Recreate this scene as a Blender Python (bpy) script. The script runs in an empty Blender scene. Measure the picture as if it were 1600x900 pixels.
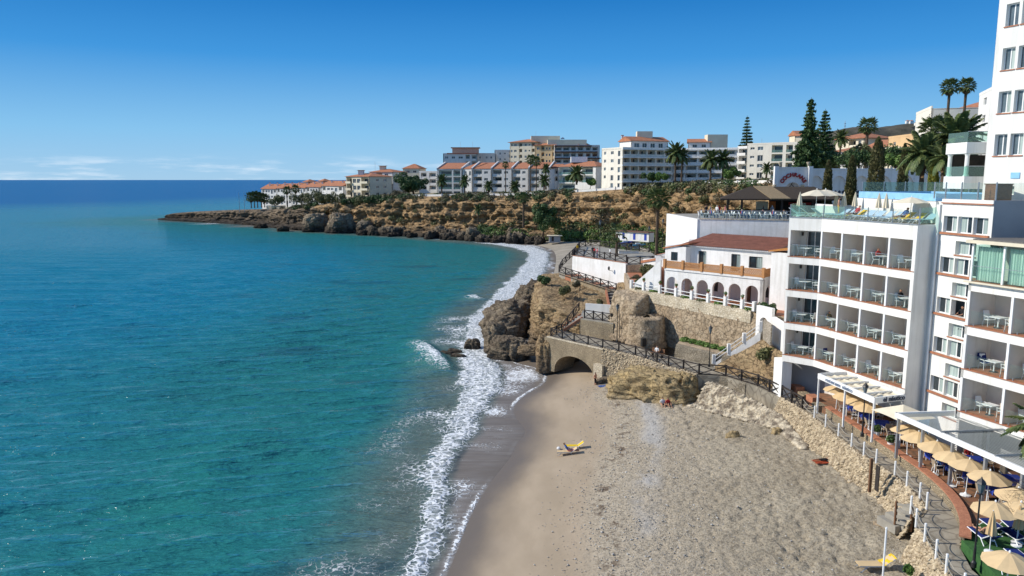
import bpy, bmesh, math, random
import numpy as np
from mathutils import Vector, Matrix
random.seed(7); RNG = np.random.default_rng(7)
R = math.radians
sc = bpy.context.scene
COL = sc.collection
# ------------------------------------------------------------------ camera
CAMF = 1170.0; CAMH = 24.0; PITCH = math.atan(170/1170)
cd = bpy.data.cameras.new('camera'); cam = bpy.data.objects.new('camera', cd); COL.objects.link(cam)
cd.sensor_width = 36; cd.lens = CAMF/1600*36; cd.clip_start = .3; cd.clip_end = 60000
cam.location = (0, 0, CAMH); cam.rotation_euler = (math.pi/2-PITCH, 0, 0)
sc.camera = cam
# ------------------------------------------------------------------ sky, sun, exposure
SUN_EL = R(34); SUN_AZ = math.atan2(-.99, .07)          # azimuth of the sun measured from +Y towards +X
w = bpy.data.worlds.new('World'); sc.world = w; w.use_nodes = True
nt = w.node_tree; nt.nodes.clear()
def N(nt, t, **k):
    n = nt.nodes.new(t)
    for a, b in k.items():
        if a == 'op': n.operation = b
        elif hasattr(n, a): setattr(n, a, b)
        else: n.inputs[a.replace('_', ' ')].default_value = b
    return n
sky = N(nt, 'ShaderNodeTexSky', sky_type='NISHITA', sun_disc=False, sun_elevation=SUN_EL, sun_rotation=SUN_AZ,
        altitude=0, air_density=1.0, dust_density=.25, ozone_density=3.2)
bg = N(nt, 'ShaderNodeBackground', Strength=.15); out = N(nt, 'ShaderNodeOutputWorld')
# thin far cloud bank low over the sea, the same all round the horizon
tc = N(nt, 'ShaderNodeTexCoord'); sx = N(nt, 'ShaderNodeSeparateXYZ'); nt.links.new(tc.outputs['Generated'], sx.inputs[0])
mp = N(nt, 'ShaderNodeMapping'); mp.inputs['Scale'].default_value = (5, 5, 42); nt.links.new(tc.outputs['Generated'], mp.inputs[0])
nz = N(nt, 'ShaderNodeTexNoise', Scale=2.2, Detail=7.0, Roughness=.6); nt.links.new(mp.outputs[0], nz.inputs['Vector'])
r1 = N(nt, 'ShaderNodeMapRange', interpolation_type='SMOOTHSTEP', From_Min=.46, From_Max=.72, To_Max=.5); nt.links.new(nz.outputs[0], r1.inputs[0])
r2 = N(nt, 'ShaderNodeMapRange', interpolation_type='SMOOTHSTEP', From_Min=.035, From_Max=.012); nt.links.new(sx.outputs['Z'], r2.inputs[0])
mm = N(nt, 'ShaderNodeMath', op='MULTIPLY'); nt.links.new(r1.outputs[0], mm.inputs[0]); nt.links.new(r2.outputs[0], mm.inputs[1])
mx = N(nt, 'ShaderNodeMixRGB'); mx.inputs[2].default_value = (4.6, 5.0, 5.4, 1)
hz = N(nt, 'ShaderNodeMapRange', interpolation_type='SMOOTHSTEP', From_Min=.22, From_Max=.75, To_Min=1.0, To_Max=.15); nt.links.new(sx.outputs['Z'], hz.inputs[0])
rmp = N(nt, 'ShaderNodeValToRGB'); nt.links.new(sx.outputs['Z'], rmp.inputs[0])
for i_, (p_, c_) in enumerate(((0., (1.85, 3.0, 4.05)), (.06, (1.2, 2.7, 4.2)), (.15, (.28, 1.55, 3.6)), (.24, (.055, .86, 2.65)))):
    e_ = rmp.color_ramp.elements[i_] if i_ < 2 else rmp.color_ramp.elements.new(p_)
    e_.position = p_; e_.color = (*c_, 1)
hm = N(nt, 'ShaderNodeMixRGB')
nt.links.new(hz.outputs[0], hm.inputs[0]); nt.links.new(sky.outputs[0], hm.inputs[1]); nt.links.new(rmp.outputs[0], hm.inputs[2])
hs = N(nt, 'ShaderNodeHueSaturation', Saturation=1.0, Value=1.0)
nt.links.new(mm.outputs[0], mx.inputs[0]); nt.links.new(hm.outputs[0], mx.inputs[1]); nt.links.new(mx.outputs[0], hs.inputs['Color']); nt.links.new(hs.outputs[0], bg.inputs[0]); nt.links.new(bg.outputs[0], out.inputs[0])
sl = bpy.data.lights.new('sun', 'SUN'); so = bpy.data.objects.new('sun', sl); COL.objects.link(so)
sl.energy = 3.5; sl.angle = R(.53); sl.color = (1, .94, .84)
SDIR = Vector((math.sin(SUN_AZ)*math.cos(SUN_EL), math.cos(SUN_AZ)*math.cos(SUN_EL), math.sin(SUN_EL)))
so.rotation_euler = SDIR.to_track_quat('Z', 'Y').to_euler()
vs = sc.view_settings; vs.view_transform = 'Standard'; vs.look = 'None'; vs.exposure = 0.45; vs.gamma = 1; vs.use_curve_mapping = False
try: sc.cycles.max_bounces = 6; sc.cycles.transparent_max_bounces = 16; sc.cycles.sample_clamp_direct = 6; sc.cycles.sample_clamp_indirect = 6
except Exception: pass

# ------------------------------------------------------------------ pixel -> place
def tn(px, py):
    v = (py-450)/CAMF; u = (px-800)/CAMF
    d = math.sin(PITCH)+v*math.cos(PITCH); f = math.cos(PITCH)-v*math.sin(PITCH)
    return u/f, d/f
def gp(px, py, z):
    a, b = tn(px, py); Y = (CAMH-z)/b; return (a*Y, Y)
def dp(px, py, Y):
    a, b = tn(px, py); return (a*Y, Y, CAMH-b*Y)
def xat(px, py, Y): return tn(px, py)[0]*Y

# ------------------------------------------------------------------ noise (numpy)
def _h(i, j, k):
    n = (i*374761393 + j*668265263 + k*2147483647) & 0xffffffff
    n = ((n ^ (n >> 13))*1274126177) & 0xffffffff
    return ((n ^ (n >> 16)) & 0xffff)/65535.0
def vnoise(p):
    p = np.asarray(p, float); f0 = np.floor(p); t = p-f0; t = t*t*(3-2*t); i = f0.astype(np.int64)
    r = 0
    for a in (0, 1):
        for b in (0, 1):
            for c in (0, 1):
                wgt = (t[:, 0] if a else 1-t[:, 0])*(t[:, 1] if b else 1-t[:, 1])*(t[:, 2] if c else 1-t[:, 2])
                r = r+wgt*_h(i[:, 0]+a, i[:, 1]+b, i[:, 2]+c)
    return r*2-1
def fbm(p, o=4, seed=0, ridged=False):
    p = np.asarray(p, float)+seed*17.13; a = 1; s = 0; tot = 0
    for k in range(o):
        n = vnoise(p*2.03**k+k*5.7)
        if ridged: n = 1-2*np.abs(n)
        s = s+a*n; tot += a; a *= .5
    return s/tot

# ------------------------------------------------------------------ mesh builder
def link_mesh(name, verts, faces, mat, parent=None, smooth=False, local=False, mi=None):
    me = bpy.data.meshes.new(name); me.from_pydata(verts, [], faces)
    for m in (mat if isinstance(mat, (list, tuple)) else [mat]): me.materials.append(m)
    if mi is not None: me.polygons.foreach_set('material_index', np.asarray(mi, dtype=np.int32))
    if smooth: me.polygons.foreach_set('use_smooth', np.ones(len(me.polygons), bool))
    me.update()
    return link_obj(name, me, parent, local)
def link_obj(name, me, parent=None, local=False):
    o = bpy.data.objects.new(name, me); COL.objects.link(o)
    if parent is not None:
        o.parent = parent
        if not local: o.matrix_parent_inverse = WM(parent).inverted()
    return o
def WM(o):
    m = o.matrix_basis.copy()
    if o.parent: m = WM(o.parent) @ o.matrix_parent_inverse @ m
    return m
def nrm(p, q):
    dx, dy = q[0]-p[0], q[1]-p[1]; L = math.hypot(dx, dy); return (dx/L, dy/L), (dy/L, -dx/L), L
class MB:
    def __init__(s): s.v = []; s.f = []; s.m = []; s.cur = 0
    def add(s, vs, fs):
        b = len(s.v); s.v += [tuple(x) for x in vs]; s.f += [tuple(i+b for i in f) for f in fs]; s.m += [s.cur]*len(fs); return s
    def hexa(s, P):
        return s.add(P, [(3,2,1,0),(4,5,6,7),(0,1,5,4),(1,2,6,5),(2,3,7,6),(3,0,4,7)])
    def box(s, c, d, rz=0):
        ca, sa = math.cos(rz), math.sin(rz); P = []
        for z in (-1, 1):
            for x, y in ((-1,-1),(1,-1),(1,1),(-1,1)):
                X, Y = x*d[0]/2, y*d[1]/2; P.append((c[0]+X*ca-Y*sa, c[1]+X*sa+Y*ca, c[2]+z*d[2]/2))
        return s.hexa(P)
    def wall(s, p, q, z0, z1, t=.3, off=0, zq0=None, zq1=None):     # outer face on p->q (outside on the right-hand side), thickness inwards
        d, n, L = nrm(p, q); a = (p[0]+n[0]*off, p[1]+n[1]*off); b = (q[0]+n[0]*off, q[1]+n[1]*off)
        c = (b[0]-n[0]*t, b[1]-n[1]*t); e = (a[0]-n[0]*t, a[1]-n[1]*t)
        if zq0 is None: zq0 = z0
        if zq1 is None: zq1 = z1
        return s.hexa([(*a,z0),(*b,zq0),(*c,zq0),(*e,z0),(*a,z1),(*b,zq1),(*c,zq1),(*e,z1)])
    def beam(s, p, q, w, h=None):
        p, q = Vector(p), Vector(q); h = h or w; d = (q-p).normalized()
        up = Vector((0,0,1)) if abs(d.z) < .95 else Vector((0,1,0))
        x = d.cross(up).normalized()*(w/2); y = x.cross(d).normalized()*(h/2)
        return s.hexa([p-x-y, p+x-y, p+x+y, p-x+y, q-x-y, q+x-y, q+x+y, q-x+y])
    def tube(s, pts, r, n=6, cap=True):
        pts = [Vector(p) for p in pts]; m = len(pts); rs = r if isinstance(r, (list, tuple)) else [r]*m; b = len(s.v); ref = None
        for i, p in enumerate(pts):
            d = (pts[min(i+1, m-1)]-pts[max(i-1, 0)]).normalized()
            if ref is None: ref = Vector((1,0,0)) if abs(d.x) < .8 else Vector((0,1,0))
            x = (ref-d*ref.dot(d)).normalized(); y = d.cross(x); ref = x
            for k in range(n):
                a = 2*math.pi*k/n; s.v.append(tuple(p+(x*math.cos(a)+y*math.sin(a))*rs[i]))
        for i in range(m-1):
            for k in range(n):
                k2 = (k+1) % n; s.f.append((b+i*n+k, b+i*n+k2, b+(i+1)*n+k2, b+(i+1)*n+k)); s.m.append(s.cur)
        if cap:
            s.f.append(tuple(b+k for k in reversed(range(n)))); s.f.append(tuple(b+(m-1)*n+k for k in range(n))); s.m += [s.cur]*2
        return s
    def lathe(s, prof, c=(0,0,0), n=12):
        b = len(s.v)
        for r, z in prof:
            for k in range(n):
                a = 2*math.pi*k/n; s.v.append((c[0]+r*math.cos(a), c[1]+r*math.sin(a), c[2]+z))
        for i in range(len(prof)-1):
            for k in range(n):
                k2 = (k+1) % n; s.f.append((b+i*n+k, b+i*n+k2, b+(i+1)*n+k2, b+(i+1)*n+k)); s.m.append(s.cur)
        s.f.append(tuple(b+k for k in reversed(range(n)))); s.f.append(tuple(b+(len(prof)-1)*n+k for k in range(n))); s.m += [s.cur]*2
        return s
    def prism(s, poly, z0, z1):
        n = len(poly); zz0 = z0 if isinstance(z0, (list, tuple)) else [z0]*n; zz1 = z1 if isinstance(z1, (list, tuple)) else [z1]*n
        a = sum(poly[i][0]*poly[(i+1)%n][1]-poly[(i+1)%n][0]*poly[i][1] for i in range(n))
        if a < 0: poly = poly[::-1]; zz0 = zz0[::-1]; zz1 = zz1[::-1]
        return s.add([(*p[:2], z) for p, z in zip(poly, zz0)]+[(*p[:2], z) for p, z in zip(poly, zz1)],
              [tuple(reversed(range(n))), tuple(range(n, 2*n))]+[(i, (i+1)%n, n+(i+1)%n, n+i) for i in range(n)])
    def holes(s, p, q, z0, z1, t, ops):            # wall with rectangular openings (s0, s1, za, zb)
        d, n, L = nrm(p, q)
        S = sorted({0, L, *[round(x, 4) for o in ops for x in o[:2]]}); Z = sorted({z0, z1, *[round(x, 4) for o in ops for x in o[2:4]]})
        S = [x for x in S if -1e-6 <= x <= L+1e-6]; Z = [z for z in Z if z0-1e-6 <= z <= z1+1e-6]
        def open_(i, j):
            if i < 0 or j < 0 or i >= len(S)-1 or j >= len(Z)-1: return None
            a, z = (S[i]+S[i+1])/2, (Z[j]+Z[j+1])/2
            return any(o[0] < a < o[1] and o[2] < z < o[3] for o in ops)
        def P(a, z, k): return (p[0]+d[0]*a-n[0]*t*k, p[1]+d[1]*a-n[1]*t*k, z)
        for i in range(len(S)-1):
            for j in range(len(Z)-1):
                if open_(i, j): continue
                a, b, e, g = S[i], S[i+1], Z[j], Z[j+1]
                s.add([P(a,e,0),P(b,e,0),P(b,g,0),P(a,g,0)], [(0,1,2,3)]); s.add([P(a,e,1),P(b,e,1),P(b,g,1),P(a,g,1)], [(3,2,1,0)])
                if open_(i-1, j) is not False: s.add([P(a,e,1),P(a,e,0),P(a,g,0),P(a,g,1)], [(0,1,2,3)])
                if open_(i+1, j) is not False: s.add([P(b,e,0),P(b,e,1),P(b,g,1),P(b,g,0)], [(0,1,2,3)])
                if open_(i, j-1) is not False: s.add([P(a,e,1),P(b,e,1),P(b,e,0),P(a,e,0)], [(0,1,2,3)])
                if open_(i, j+1) is not False: s.add([P(a,g,0),P(b,g,0),P(b,g,1),P(a,g,1)], [(0,1,2,3)])
        return s
    def arches(s, p, q, z0, z1, t, arcs, K=10):    # wall with round-headed openings (centre, half width, springing height)
        d, n, L = nrm(p, q); br = [0]
        for c, h, sp, ri in arcs: br += [c+h*math.cos(math.pi*(1-k/K)) for k in range(K+1)]
        br.append(L)
        def P(a, z, k): return (p[0]+d[0]*a-n[0]*t*k, p[1]+d[1]*a-n[1]*t*k, z)
        def low(a, m):
            for c, h, sp, ri in arcs:
                if c-h < m < c+h: return sp+ri*math.sqrt(max(0, 1-((a-c)/h)**2))
            return z0
        for a, b in zip(br[:-1], br[1:]):
            m = (a+b)/2; e, g = low(a, m), low(b, m)
            s.hexa([P(a,e,0),P(b,g,0),P(b,g,1),P(a,e,1),P(a,z1,0),P(b,z1,0),P(b,z1,1),P(a,z1,1)])
        return s
    def build(s, name, mat, parent=None, smooth=False, local=False):
        return link_mesh(name, s.v, s.f, mat, parent, smooth, local, s.m if isinstance(mat, (list, tuple)) else None)
def tag(o, label=None, cat=None, group=None, kind=None):
    if label: o['label'] = label
    if cat: o['category'] = cat
    if group: o['group'] = group
    if kind: o['kind'] = kind
    return o
def thing(name, label, cat, loc=(0,0,0), rz=0, group=None):
    o = bpy.data.objects.new(name, None); COL.objects.link(o); o.location = loc; o.rotation_euler = (0,0,rz); o.empty_display_size = .3
    return tag(o, label, cat, group)
def struct(o): o['kind'] = 'structure'; return o
def dup(root, loc, rz=0, label=None, scale=None, group=None):
    def cp(o, par):
        c = o.copy(); COL.objects.link(c); c.parent = par
        if par is not None: c.matrix_parent_inverse = o.matrix_parent_inverse
        for ch in list(KIDS.get(o.name, [])) or list(o.children): cp(ch, c)
        return c
    r = cp(root, None); r.location = loc; r.rotation_euler = (0,0,rz)
    if label: r['label'] = label
    if group: r['group'] = group
    if scale: r.scale = (scale,)*3 if not isinstance(scale, (tuple, list)) else scale
    return r
KIDS = {}
class Proto:                                       # first use moves the prototype itself, later uses copy it
    def __init__(s, root): s.root = root; s.used = False
    def put(s, loc, rz=0, label=None, scale=None, group=None):
        if not s.used:
            s.used = True; r = s.root; r.location = loc; r.rotation_euler = (0,0,rz)
            if label: r['label'] = label
            if group: r['group'] = group
            s.sc0 = tuple(r.scale)
            if scale: r.scale = (scale,)*3 if not isinstance(scale, (tuple, list)) else scale
            return r
        return dup(s.root, loc, rz, label, scale or s.sc0, group)

# ------------------------------------------------------------------ materials
MATS = {}
def pm(name, c, c2=None, rough=.85, streak=0, scale=1.5, detail=4, bump=0, bscale=8, spec=.3, metal=0, lo=.35, hi=.65, kind='noise', stretch=None, fine=0, rgh=.55):
    if name in MATS: return MATS[name]
    m = bpy.data.materials.new(name); m.use_nodes = True; t = m.node_tree; b = t.nodes['Principled BSDF']; L = t.links.new
    b.inputs['Roughness'].default_value = rough; b.inputs['Metallic'].default_value = metal; b.inputs['Specular IOR Level'].default_value = spec
    c2 = c2 or tuple(x*.82 for x in c)
    g = N(t, 'ShaderNodeNewGeometry'); mpn = N(t, 'ShaderNodeMapping'); L(g.outputs['Position'], mpn.inputs[0])
    if stretch: mpn.inputs['Scale'].default_value = stretch
    n = N(t, 'ShaderNodeTexNoise', Scale=scale, Detail=float(detail), Roughness=rgh); L(mpn.outputs[0], n.inputs['Vector'])
    rr = N(t, 'ShaderNodeMapRange', From_Min=lo, From_Max=hi); L(n.outputs[0], rr.inputs[0])
    x = N(t, 'ShaderNodeMixRGB'); x.inputs[1].default_value = (*c, 1); x.inputs[2].default_value = (*c2, 1); L(rr.outputs[0], x.inputs[0]); col = x.outputs[0]
    if fine:
        n3 = N(t, 'ShaderNodeTexNoise', Scale=bscale*1.7, Detail=3.0); L(mpn.outputs[0], n3.inputs['Vector'])
        r3 = N(t, 'ShaderNodeMapRange', From_Min=.3, From_Max=.7, To_Min=1-fine, To_Max=1+fine); L(n3.outputs[0], r3.inputs[0])
        x3 = N(t, 'ShaderNodeVectorMath', op='SCALE'); L(col, x3.inputs[0]); L(r3.outputs[0], x3.inputs['Scale']); col = x3.outputs[0]
    if streak:
        ms = N(t, 'ShaderNodeMapping'); ms.inputs['Scale'].default_value = (2.2, 2.2, .16); L(g.outputs['Position'], ms.inputs[0])
        n5 = N(t, 'ShaderNodeTexNoise', Scale=1.0, Detail=6.0, Roughness=.65); L(ms.outputs[0], n5.inputs['Vector'])
        r5 = N(t, 'ShaderNodeMapRange', From_Min=.48, From_Max=.74, To_Min=0, To_Max=streak); L(n5.outputs[0], r5.inputs[0])
        x5 = N(t, 'ShaderNodeMixRGB'); x5.inputs[2].default_value = (c[0]*.62, c[1]*.60, c[2]*.55, 1); L(r5.outputs[0], x5.inputs[0]); L(col, x5.inputs[1]); col = x5.outputs[0]
    L(col, b.inputs['Base Color'])
    if bump:
        if kind == 'voronoi':
            n2 = N(t, 'ShaderNodeTexVoronoi', Scale=bscale); L(mpn.outputs[0], n2.inputs['Vector']); hh = n2.outputs['Distance']
        else:
            n2 = N(t, 'ShaderNodeTexNoise', Scale=bscale, Detail=5.0, Roughness=.6); L(mpn.outputs[0], n2.inputs['Vector']); hh = n2.outputs[0]
        bp = N(t, 'ShaderNodeBump', Strength=1.0, Distance=bump); L(hh, bp.inputs['Height']); L(bp.outputs[0], b.inputs['Normal'])
    MATS[name] = m; return m
def stone_mat(name, c1, c2, cm, scale=2.2, bump=.05, jitter=.35, sz=1.4):
    m = bpy.data.materials.new(name); m.use_nodes = True; t = m.node_tree; b = t.nodes['Principled BSDF']; L = t.links.new; b.inputs['Roughness'].default_value = .93; b.inputs['Specular IOR Level'].default_value = .15
    g = N(t, 'ShaderNodeNewGeometry'); mp_ = N(t, 'ShaderNodeMapping'); mp_.inputs['Scale'].default_value = (1, 1, sz); L(g.outputs['Position'], mp_.inputs[0])
    nz_ = N(t, 'ShaderNodeTexNoise', Scale=scale*1.3, Detail=3.0); L(mp_.outputs[0], nz_.inputs['Vector'])
    ad = N(t, 'ShaderNodeVectorMath', op='MULTIPLY_ADD'); L(nz_.outputs['Color'], ad.inputs[0]); ad.inputs[1].default_value = (jitter/scale*2,)*3; L(mp_.outputs[0], ad.inputs[2])
    v1 = N(t, 'ShaderNodeTexVoronoi', Scale=scale); L(ad.outputs[0], v1.inputs['Vector'])
    v2 = N(t, 'ShaderNodeTexVoronoi', Scale=scale, feature='DISTANCE_TO_EDGE'); L(ad.outputs[0], v2.inputs['Vector'])
    sp = N(t, 'ShaderNodeSeparateColor'); L(v1.outputs['Color'], sp.inputs[0])
    x = N(t, 'ShaderNodeMixRGB'); x.inputs[1].default_value = (*c1, 1); x.inputs[2].default_value = (*c2, 1); L(sp.outputs[0], x.inputs[0])
    r_ = N(t, 'ShaderNodeMapRange', From_Min=.02, From_Max=.12, To_Min=1, To_Max=0); L(v2.outputs['Distance'], r_.inputs[0])
    x2 = N(t, 'ShaderNodeMixRGB'); x2.inputs[2].default_value = (*cm, 1); L(r_.outputs[0], x2.inputs[0]); L(x.outputs[0], x2.inputs[1])
    n4 = N(t, 'ShaderNodeTexNoise', Scale=.6, Detail=5.0); L(g.outputs['Position'], n4.inputs['Vector'])
    r4 = N(t, 'ShaderNodeMapRange', From_Min=.3, From_Max=.7, To_Min=.72, To_Max=1.12); L(n4.outputs[0], r4.inputs[0])
    x4 = N(t, 'ShaderNodeVectorMath', op='SCALE'); L(x2.outputs[0], x4.inputs[0]); L(r4.outputs[0], x4.inputs['Scale']); L(x4.outputs[0], b.inputs['Base Color'])
    r5 = N(t, 'ShaderNodeMapRange', From_Max=.25); L(v2.outputs['Distance'], r5.inputs[0])
    bp = N(t, 'ShaderNodeBump', Strength=1.0, Distance=bump); L(r5.outputs[0], bp.inputs['Height']); L(bp.outputs[0], b.inputs['Normal'])
    MATS[name] = m; return m
def glass_mat(name, tint, mixv=.25):
    m = bpy.data.materials.new(name); m.use_nodes = True; t = m.node_tree; t.nodes.clear(); L = t.links.new
    o = N(t, 'ShaderNodeOutputMaterial'); tr = N(t, 'ShaderNodeBsdfTransparent'); tr.inputs[0].default_value = (*tint, 1)
    gl = N(t, 'ShaderNodeBsdfGlossy', Roughness=.03); gl.inputs[0].default_value = (.9, 1, .97, 1)
    df = N(t, 'ShaderNodeBsdfDiffuse'); df.inputs[0].default_value = (.45, .58, .52, 1)
    lw_ = N(t, 'ShaderNodeLayerWeight', Blend=.5); pw_ = N(t, 'ShaderNodeMath', op='POWER'); L(lw_.outputs['Facing'], pw_.inputs[0]); pw_.inputs[1].default_value = 4.0; fr = N(t, 'ShaderNodeMapRange', To_Min=.02, To_Max=.35); L(pw_.outputs[0], fr.inputs[0]); m1 = N(t, 'ShaderNodeMixShader'); m2 = N(t, 'ShaderNodeMixShader'); m1.inputs[0].default_value = mixv
    L(tr.outputs[0], m1.inputs[1]); L(df.outputs[0], m1.inputs[2]); L(fr.outputs[0], m2.inputs[0]); L(m1.outputs[0], m2.inputs[1]); L(gl.outputs[0], m2.inputs[2]); L(m2.outputs[0], o.inputs[0])
    MATS[name] = m; return m
M_white = pm('white_render', (.80,.78,.73), (.74,.72,.67), rough=.9, streak=.55, scale=.5, bump=.004, bscale=30, fine=.02)
M_white2 = pm('white_limewash', (.82,.80,.77), (.73,.71,.67), rough=.95, streak=.5, scale=.8, bump=.02, bscale=3, fine=.03)
M_paint = pm('white_paint', (.80,.80,.78), (.74,.74,.72), rough=.45, scale=2)
M_plastic = pm('white_plastic', (.80,.81,.80), (.74,.75,.74), rough=.4, scale=4)
M_cream = pm('cream_render', (.74,.66,.50), (.66,.58,.43), scale=.3)
M_ivory = pm('ivory_render', (.80,.75,.63), (.72,.67,.57), scale=.3, streak=.4)
M_ochre = pm('ochre_render', (.68,.46,.24), (.58,.38,.20), scale=.3)
M_pale = pm('pale_render', (.76,.73,.67), (.68,.65,.60), scale=.25, streak=.5)
M_tile = pm('terracotta_roof', (.48,.20,.10), (.34,.14,.075), rough=.9, scale=1.2, bump=.08, bscale=6, fine=.2)
M_brick = pm('terracotta_tile', (.42,.17,.085), (.32,.13,.07), rough=.7, scale=3, fine=.12, bscale=10)
M_coping = pm('brick_coping', (.46,.20,.11), (.36,.15,.085), rough=.85, scale=5, fine=.2, bscale=9, bump=.01)
M_lattice = pm('terracotta_lattice', (.50,.25,.10), (.42,.20,.08), rough=.85, scale=3)
M_dark = pm('dark_timber', (.045,.035,.03), (.03,.025,.022), rough=.7, scale=5)
M_black = pm('black_iron', (.012,.012,.013), (.02,.02,.02), rough=.45, scale=4, spec=.5)
M_wood = pm('brown_wood', (.20,.10,.05), (.13,.065,.035), rough=.6, scale=3, stretch=(1,1,4))
M_grey = pm('grey_metal', (.42,.44,.46), (.36,.38,.40), rough=.4, metal=.6, scale=3)
M_greyr = pm('grey_and_shaded_render', (.30,.31,.32), (.25,.26,.27), scale=.4)
M_gravel = pm('roof_gravel', (.17,.16,.15), (.11,.105,.10), scale=6, bump=.03, bscale=20)
M_win = pm('window_glass', (.020,.028,.034), (.045,.055,.06), rough=.06, spec=.6, scale=.7)
M_winl = pm('window_glass_pale', (.13,.17,.19), (.07,.095,.11), rough=.08, spec=.6, scale=.9)
M_curtain = pm('curtain_fabric', (.42,.50,.46), (.20,.26,.25), rough=.5, scale=1, stretch=(7,7,.15), spec=.5)
M_curtg = pm('mint_curtain', (.48,.66,.55), (.36,.52,.44), rough=.6, scale=1, stretch=(8,8,.15))
M_cgrey = pm('beige_partition', (.76,.70,.61), (.70,.64,.56), scale=.6)
M_canvas = pm('sand_canvas', (.66,.48,.26), (.58,.42,.23), rough=.9, scale=1.5)
M_canvasl = pm('pale_canvas', (.72,.64,.48), (.64,.57,.43), rough=.9, scale=1.5)
M_blue = pm('blue_cloth', (.035,.075,.42), (.025,.05,.30), rough=.85, scale=6)
M_navy = pm('navy_mesh', (.012,.03,.17), (.01,.02,.12), rough=.8, scale=6)
M_yellow = pm('yellow_towel', (.75,.50,.02), (.62,.40,.015), rough=.95, scale=5)
M_pool = pm('pool_tile', (.30,.56,.78), (.24,.48,.70), rough=.2, scale=2)
M_turf = pm('artificial_turf', (.045,.13,.035), (.03,.09,.025), rough=.95, scale=4, bump=.01, bscale=60)
M_thatch = pm('thatch', (.085,.062,.042), (.045,.034,.025), rough=1, scale=3, stretch=(6,6,1), bump=.06, bscale=9, fine=.3)
M_thatch2 = pm('bamboo_screen', (.34,.25,.14), (.22,.16,.09), rough=.9, scale=2, stretch=(2,8,8), bump=.03, bscale=9)
M_red = pm('red_paint', (.40,.03,.025), (.33,.025,.02), rough=.6)
M_skin = pm('skin', (.50,.27,.17), (.44,.23,.14), rough=.6, scale=6)
M_hair = pm('dark_hair', (.03,.02,.015), (.045,.03,.02), rough=.7, scale=20)
def cloth(name, c): return pm('cloth_'+name, c, rough=.9, scale=5)
G_glass = glass_mat('balustrade_glass', (.95,.985,.97), .03)
G_glass2 = glass_mat('green_screen_glass', (.80,.95,.90), .12)
def leafmat(name, c, c2, c3=None):
    c, c2 = tuple(x*1.65 for x in c), tuple(x*1.65 for x in c2)
    m = pm(name, c, c2, rough=.6, scale=1.1, detail=5, lo=.38, hi=.62, spec=.35, fine=.25, bscale=1.5)
    return m
L_dark = leafmat('leaf_dark', (.022,.045,.014), (.045,.075,.02))
L_olive = leafmat('leaf_olive', (.055,.06,.022), (.095,.095,.035))
L_brown = leafmat('scrub_dry', (.10,.078,.04), (.055,.05,.026))
L_green = leafmat('leaf_green', (.05,.095,.018), (.09,.14,.03))
L_palm = leafmat('palm_leaf', (.04,.065,.018), (.085,.10,.03))
L_dry = leafmat('dead_palm_leaf', (.15,.095,.045), (.09,.06,.03))
L_cyp = leafmat('cypress_leaf', (.045,.05,.016), (.075,.065,.025))
L_gold = leafmat('golden_leaf', (.16,.15,.02), (.10,.11,.02))
M_bark = pm('bark', (.12,.085,.055), (.07,.05,.035), rough=.95, scale=5, bump=.03, bscale=12)
M_stone = stone_mat('rubble_stone', (.50,.40,.26), (.36,.29,.19), (.24,.19,.13), scale=6.0, bump=.05)
M_stoneg = stone_mat('grey_rubble', (.36,.31,.23), (.27,.23,.17), (.17,.14,.10), scale=5.0, bump=.05)
M_stonew = stone_mat('limewashed_stone', (.66,.58,.44), (.58,.50,.36), (.44,.36,.25), scale=3.0, bump=.03)
M_earthw = pm('weathered_render', (.50,.39,.26), (.24,.175,.115), rough=.97, scale=.9, bump=.10, bscale=5, fine=.32, detail=9, lo=.36, hi=.66, rgh=.7)
M_conc = pm('pale_paving', (.36,.33,.27), (.28,.255,.21), rough=.9, scale=1.2, bump=.01, bscale=12, fine=.12, detail=7)
# ================================================================== terrain and sea
def grid_faces(r, c, wrap=False):
    i = np.arange(r-1)[:, None]; j = np.arange(c if wrap else c-1)[None, :]; j2 = (j+1) % c
    return np.stack([i*c+j, i*c+j2, (i+1)*c+j2, (i+1)*c+j], -1).reshape(-1, 4)
def np_mesh(name, V, Fq, mat, parent=None, smooth=True, attrs=None, local=False):
    V = np.asarray(V, np.float32).reshape(-1, 3); Fq = np.asarray(Fq, np.int32); k = Fq.shape[1]
    me = bpy.data.meshes.new(name); me.vertices.add(len(V)); me.vertices.foreach_set('co', V.ravel())
    me.loops.add(Fq.size); me.loops.foreach_set('vertex_index', Fq.ravel())
    me.polygons.add(len(Fq)); me.polygons.foreach_set('loop_start', np.arange(len(Fq), dtype=np.int32)*k)
    if mat: me.materials.append(mat)
    if smooth: me.polygons.foreach_set('use_smooth', np.ones(len(Fq), bool))
    me.update(calc_edges=True)
    for a, d in (attrs or {}).items():
        at = me.attributes.new(a, 'FLOAT', 'POINT'); at.data.foreach_set('value', np.asarray(d, np.float32).ravel())
    return link_obj(name, me, parent, local)
def sdist(P, poly):          # signed distance to an open polyline, positive on its right-hand side
    best = np.full(len(P), 1e18); sg = np.ones(len(P)); tt = np.zeros(len(P))
    for a, b in zip(poly[:-1], poly[1:]):
        a = np.array(a[:2]); b = np.array(b[:2]); d = b-a; L2 = d@d
        t = np.clip(((P-a)@d)/L2, 0, 1); q = P-(a+t[:, None]*d); ds = (q**2).sum(1)
        m = ds < best-1e-9; best = np.where(m, ds, best)
        cr = d[0]*(P[:, 1]-a[1])-d[1]*(P[:, 0]-a[0]); sg = np.where(m, np.where(cr < 0, 1, -1), sg)
    return np.sqrt(best)*sg
def sstep(a, b, x): t = np.clip((x-a)/(b-a), 0, 1); return t*t*(3-2*t)
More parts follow.
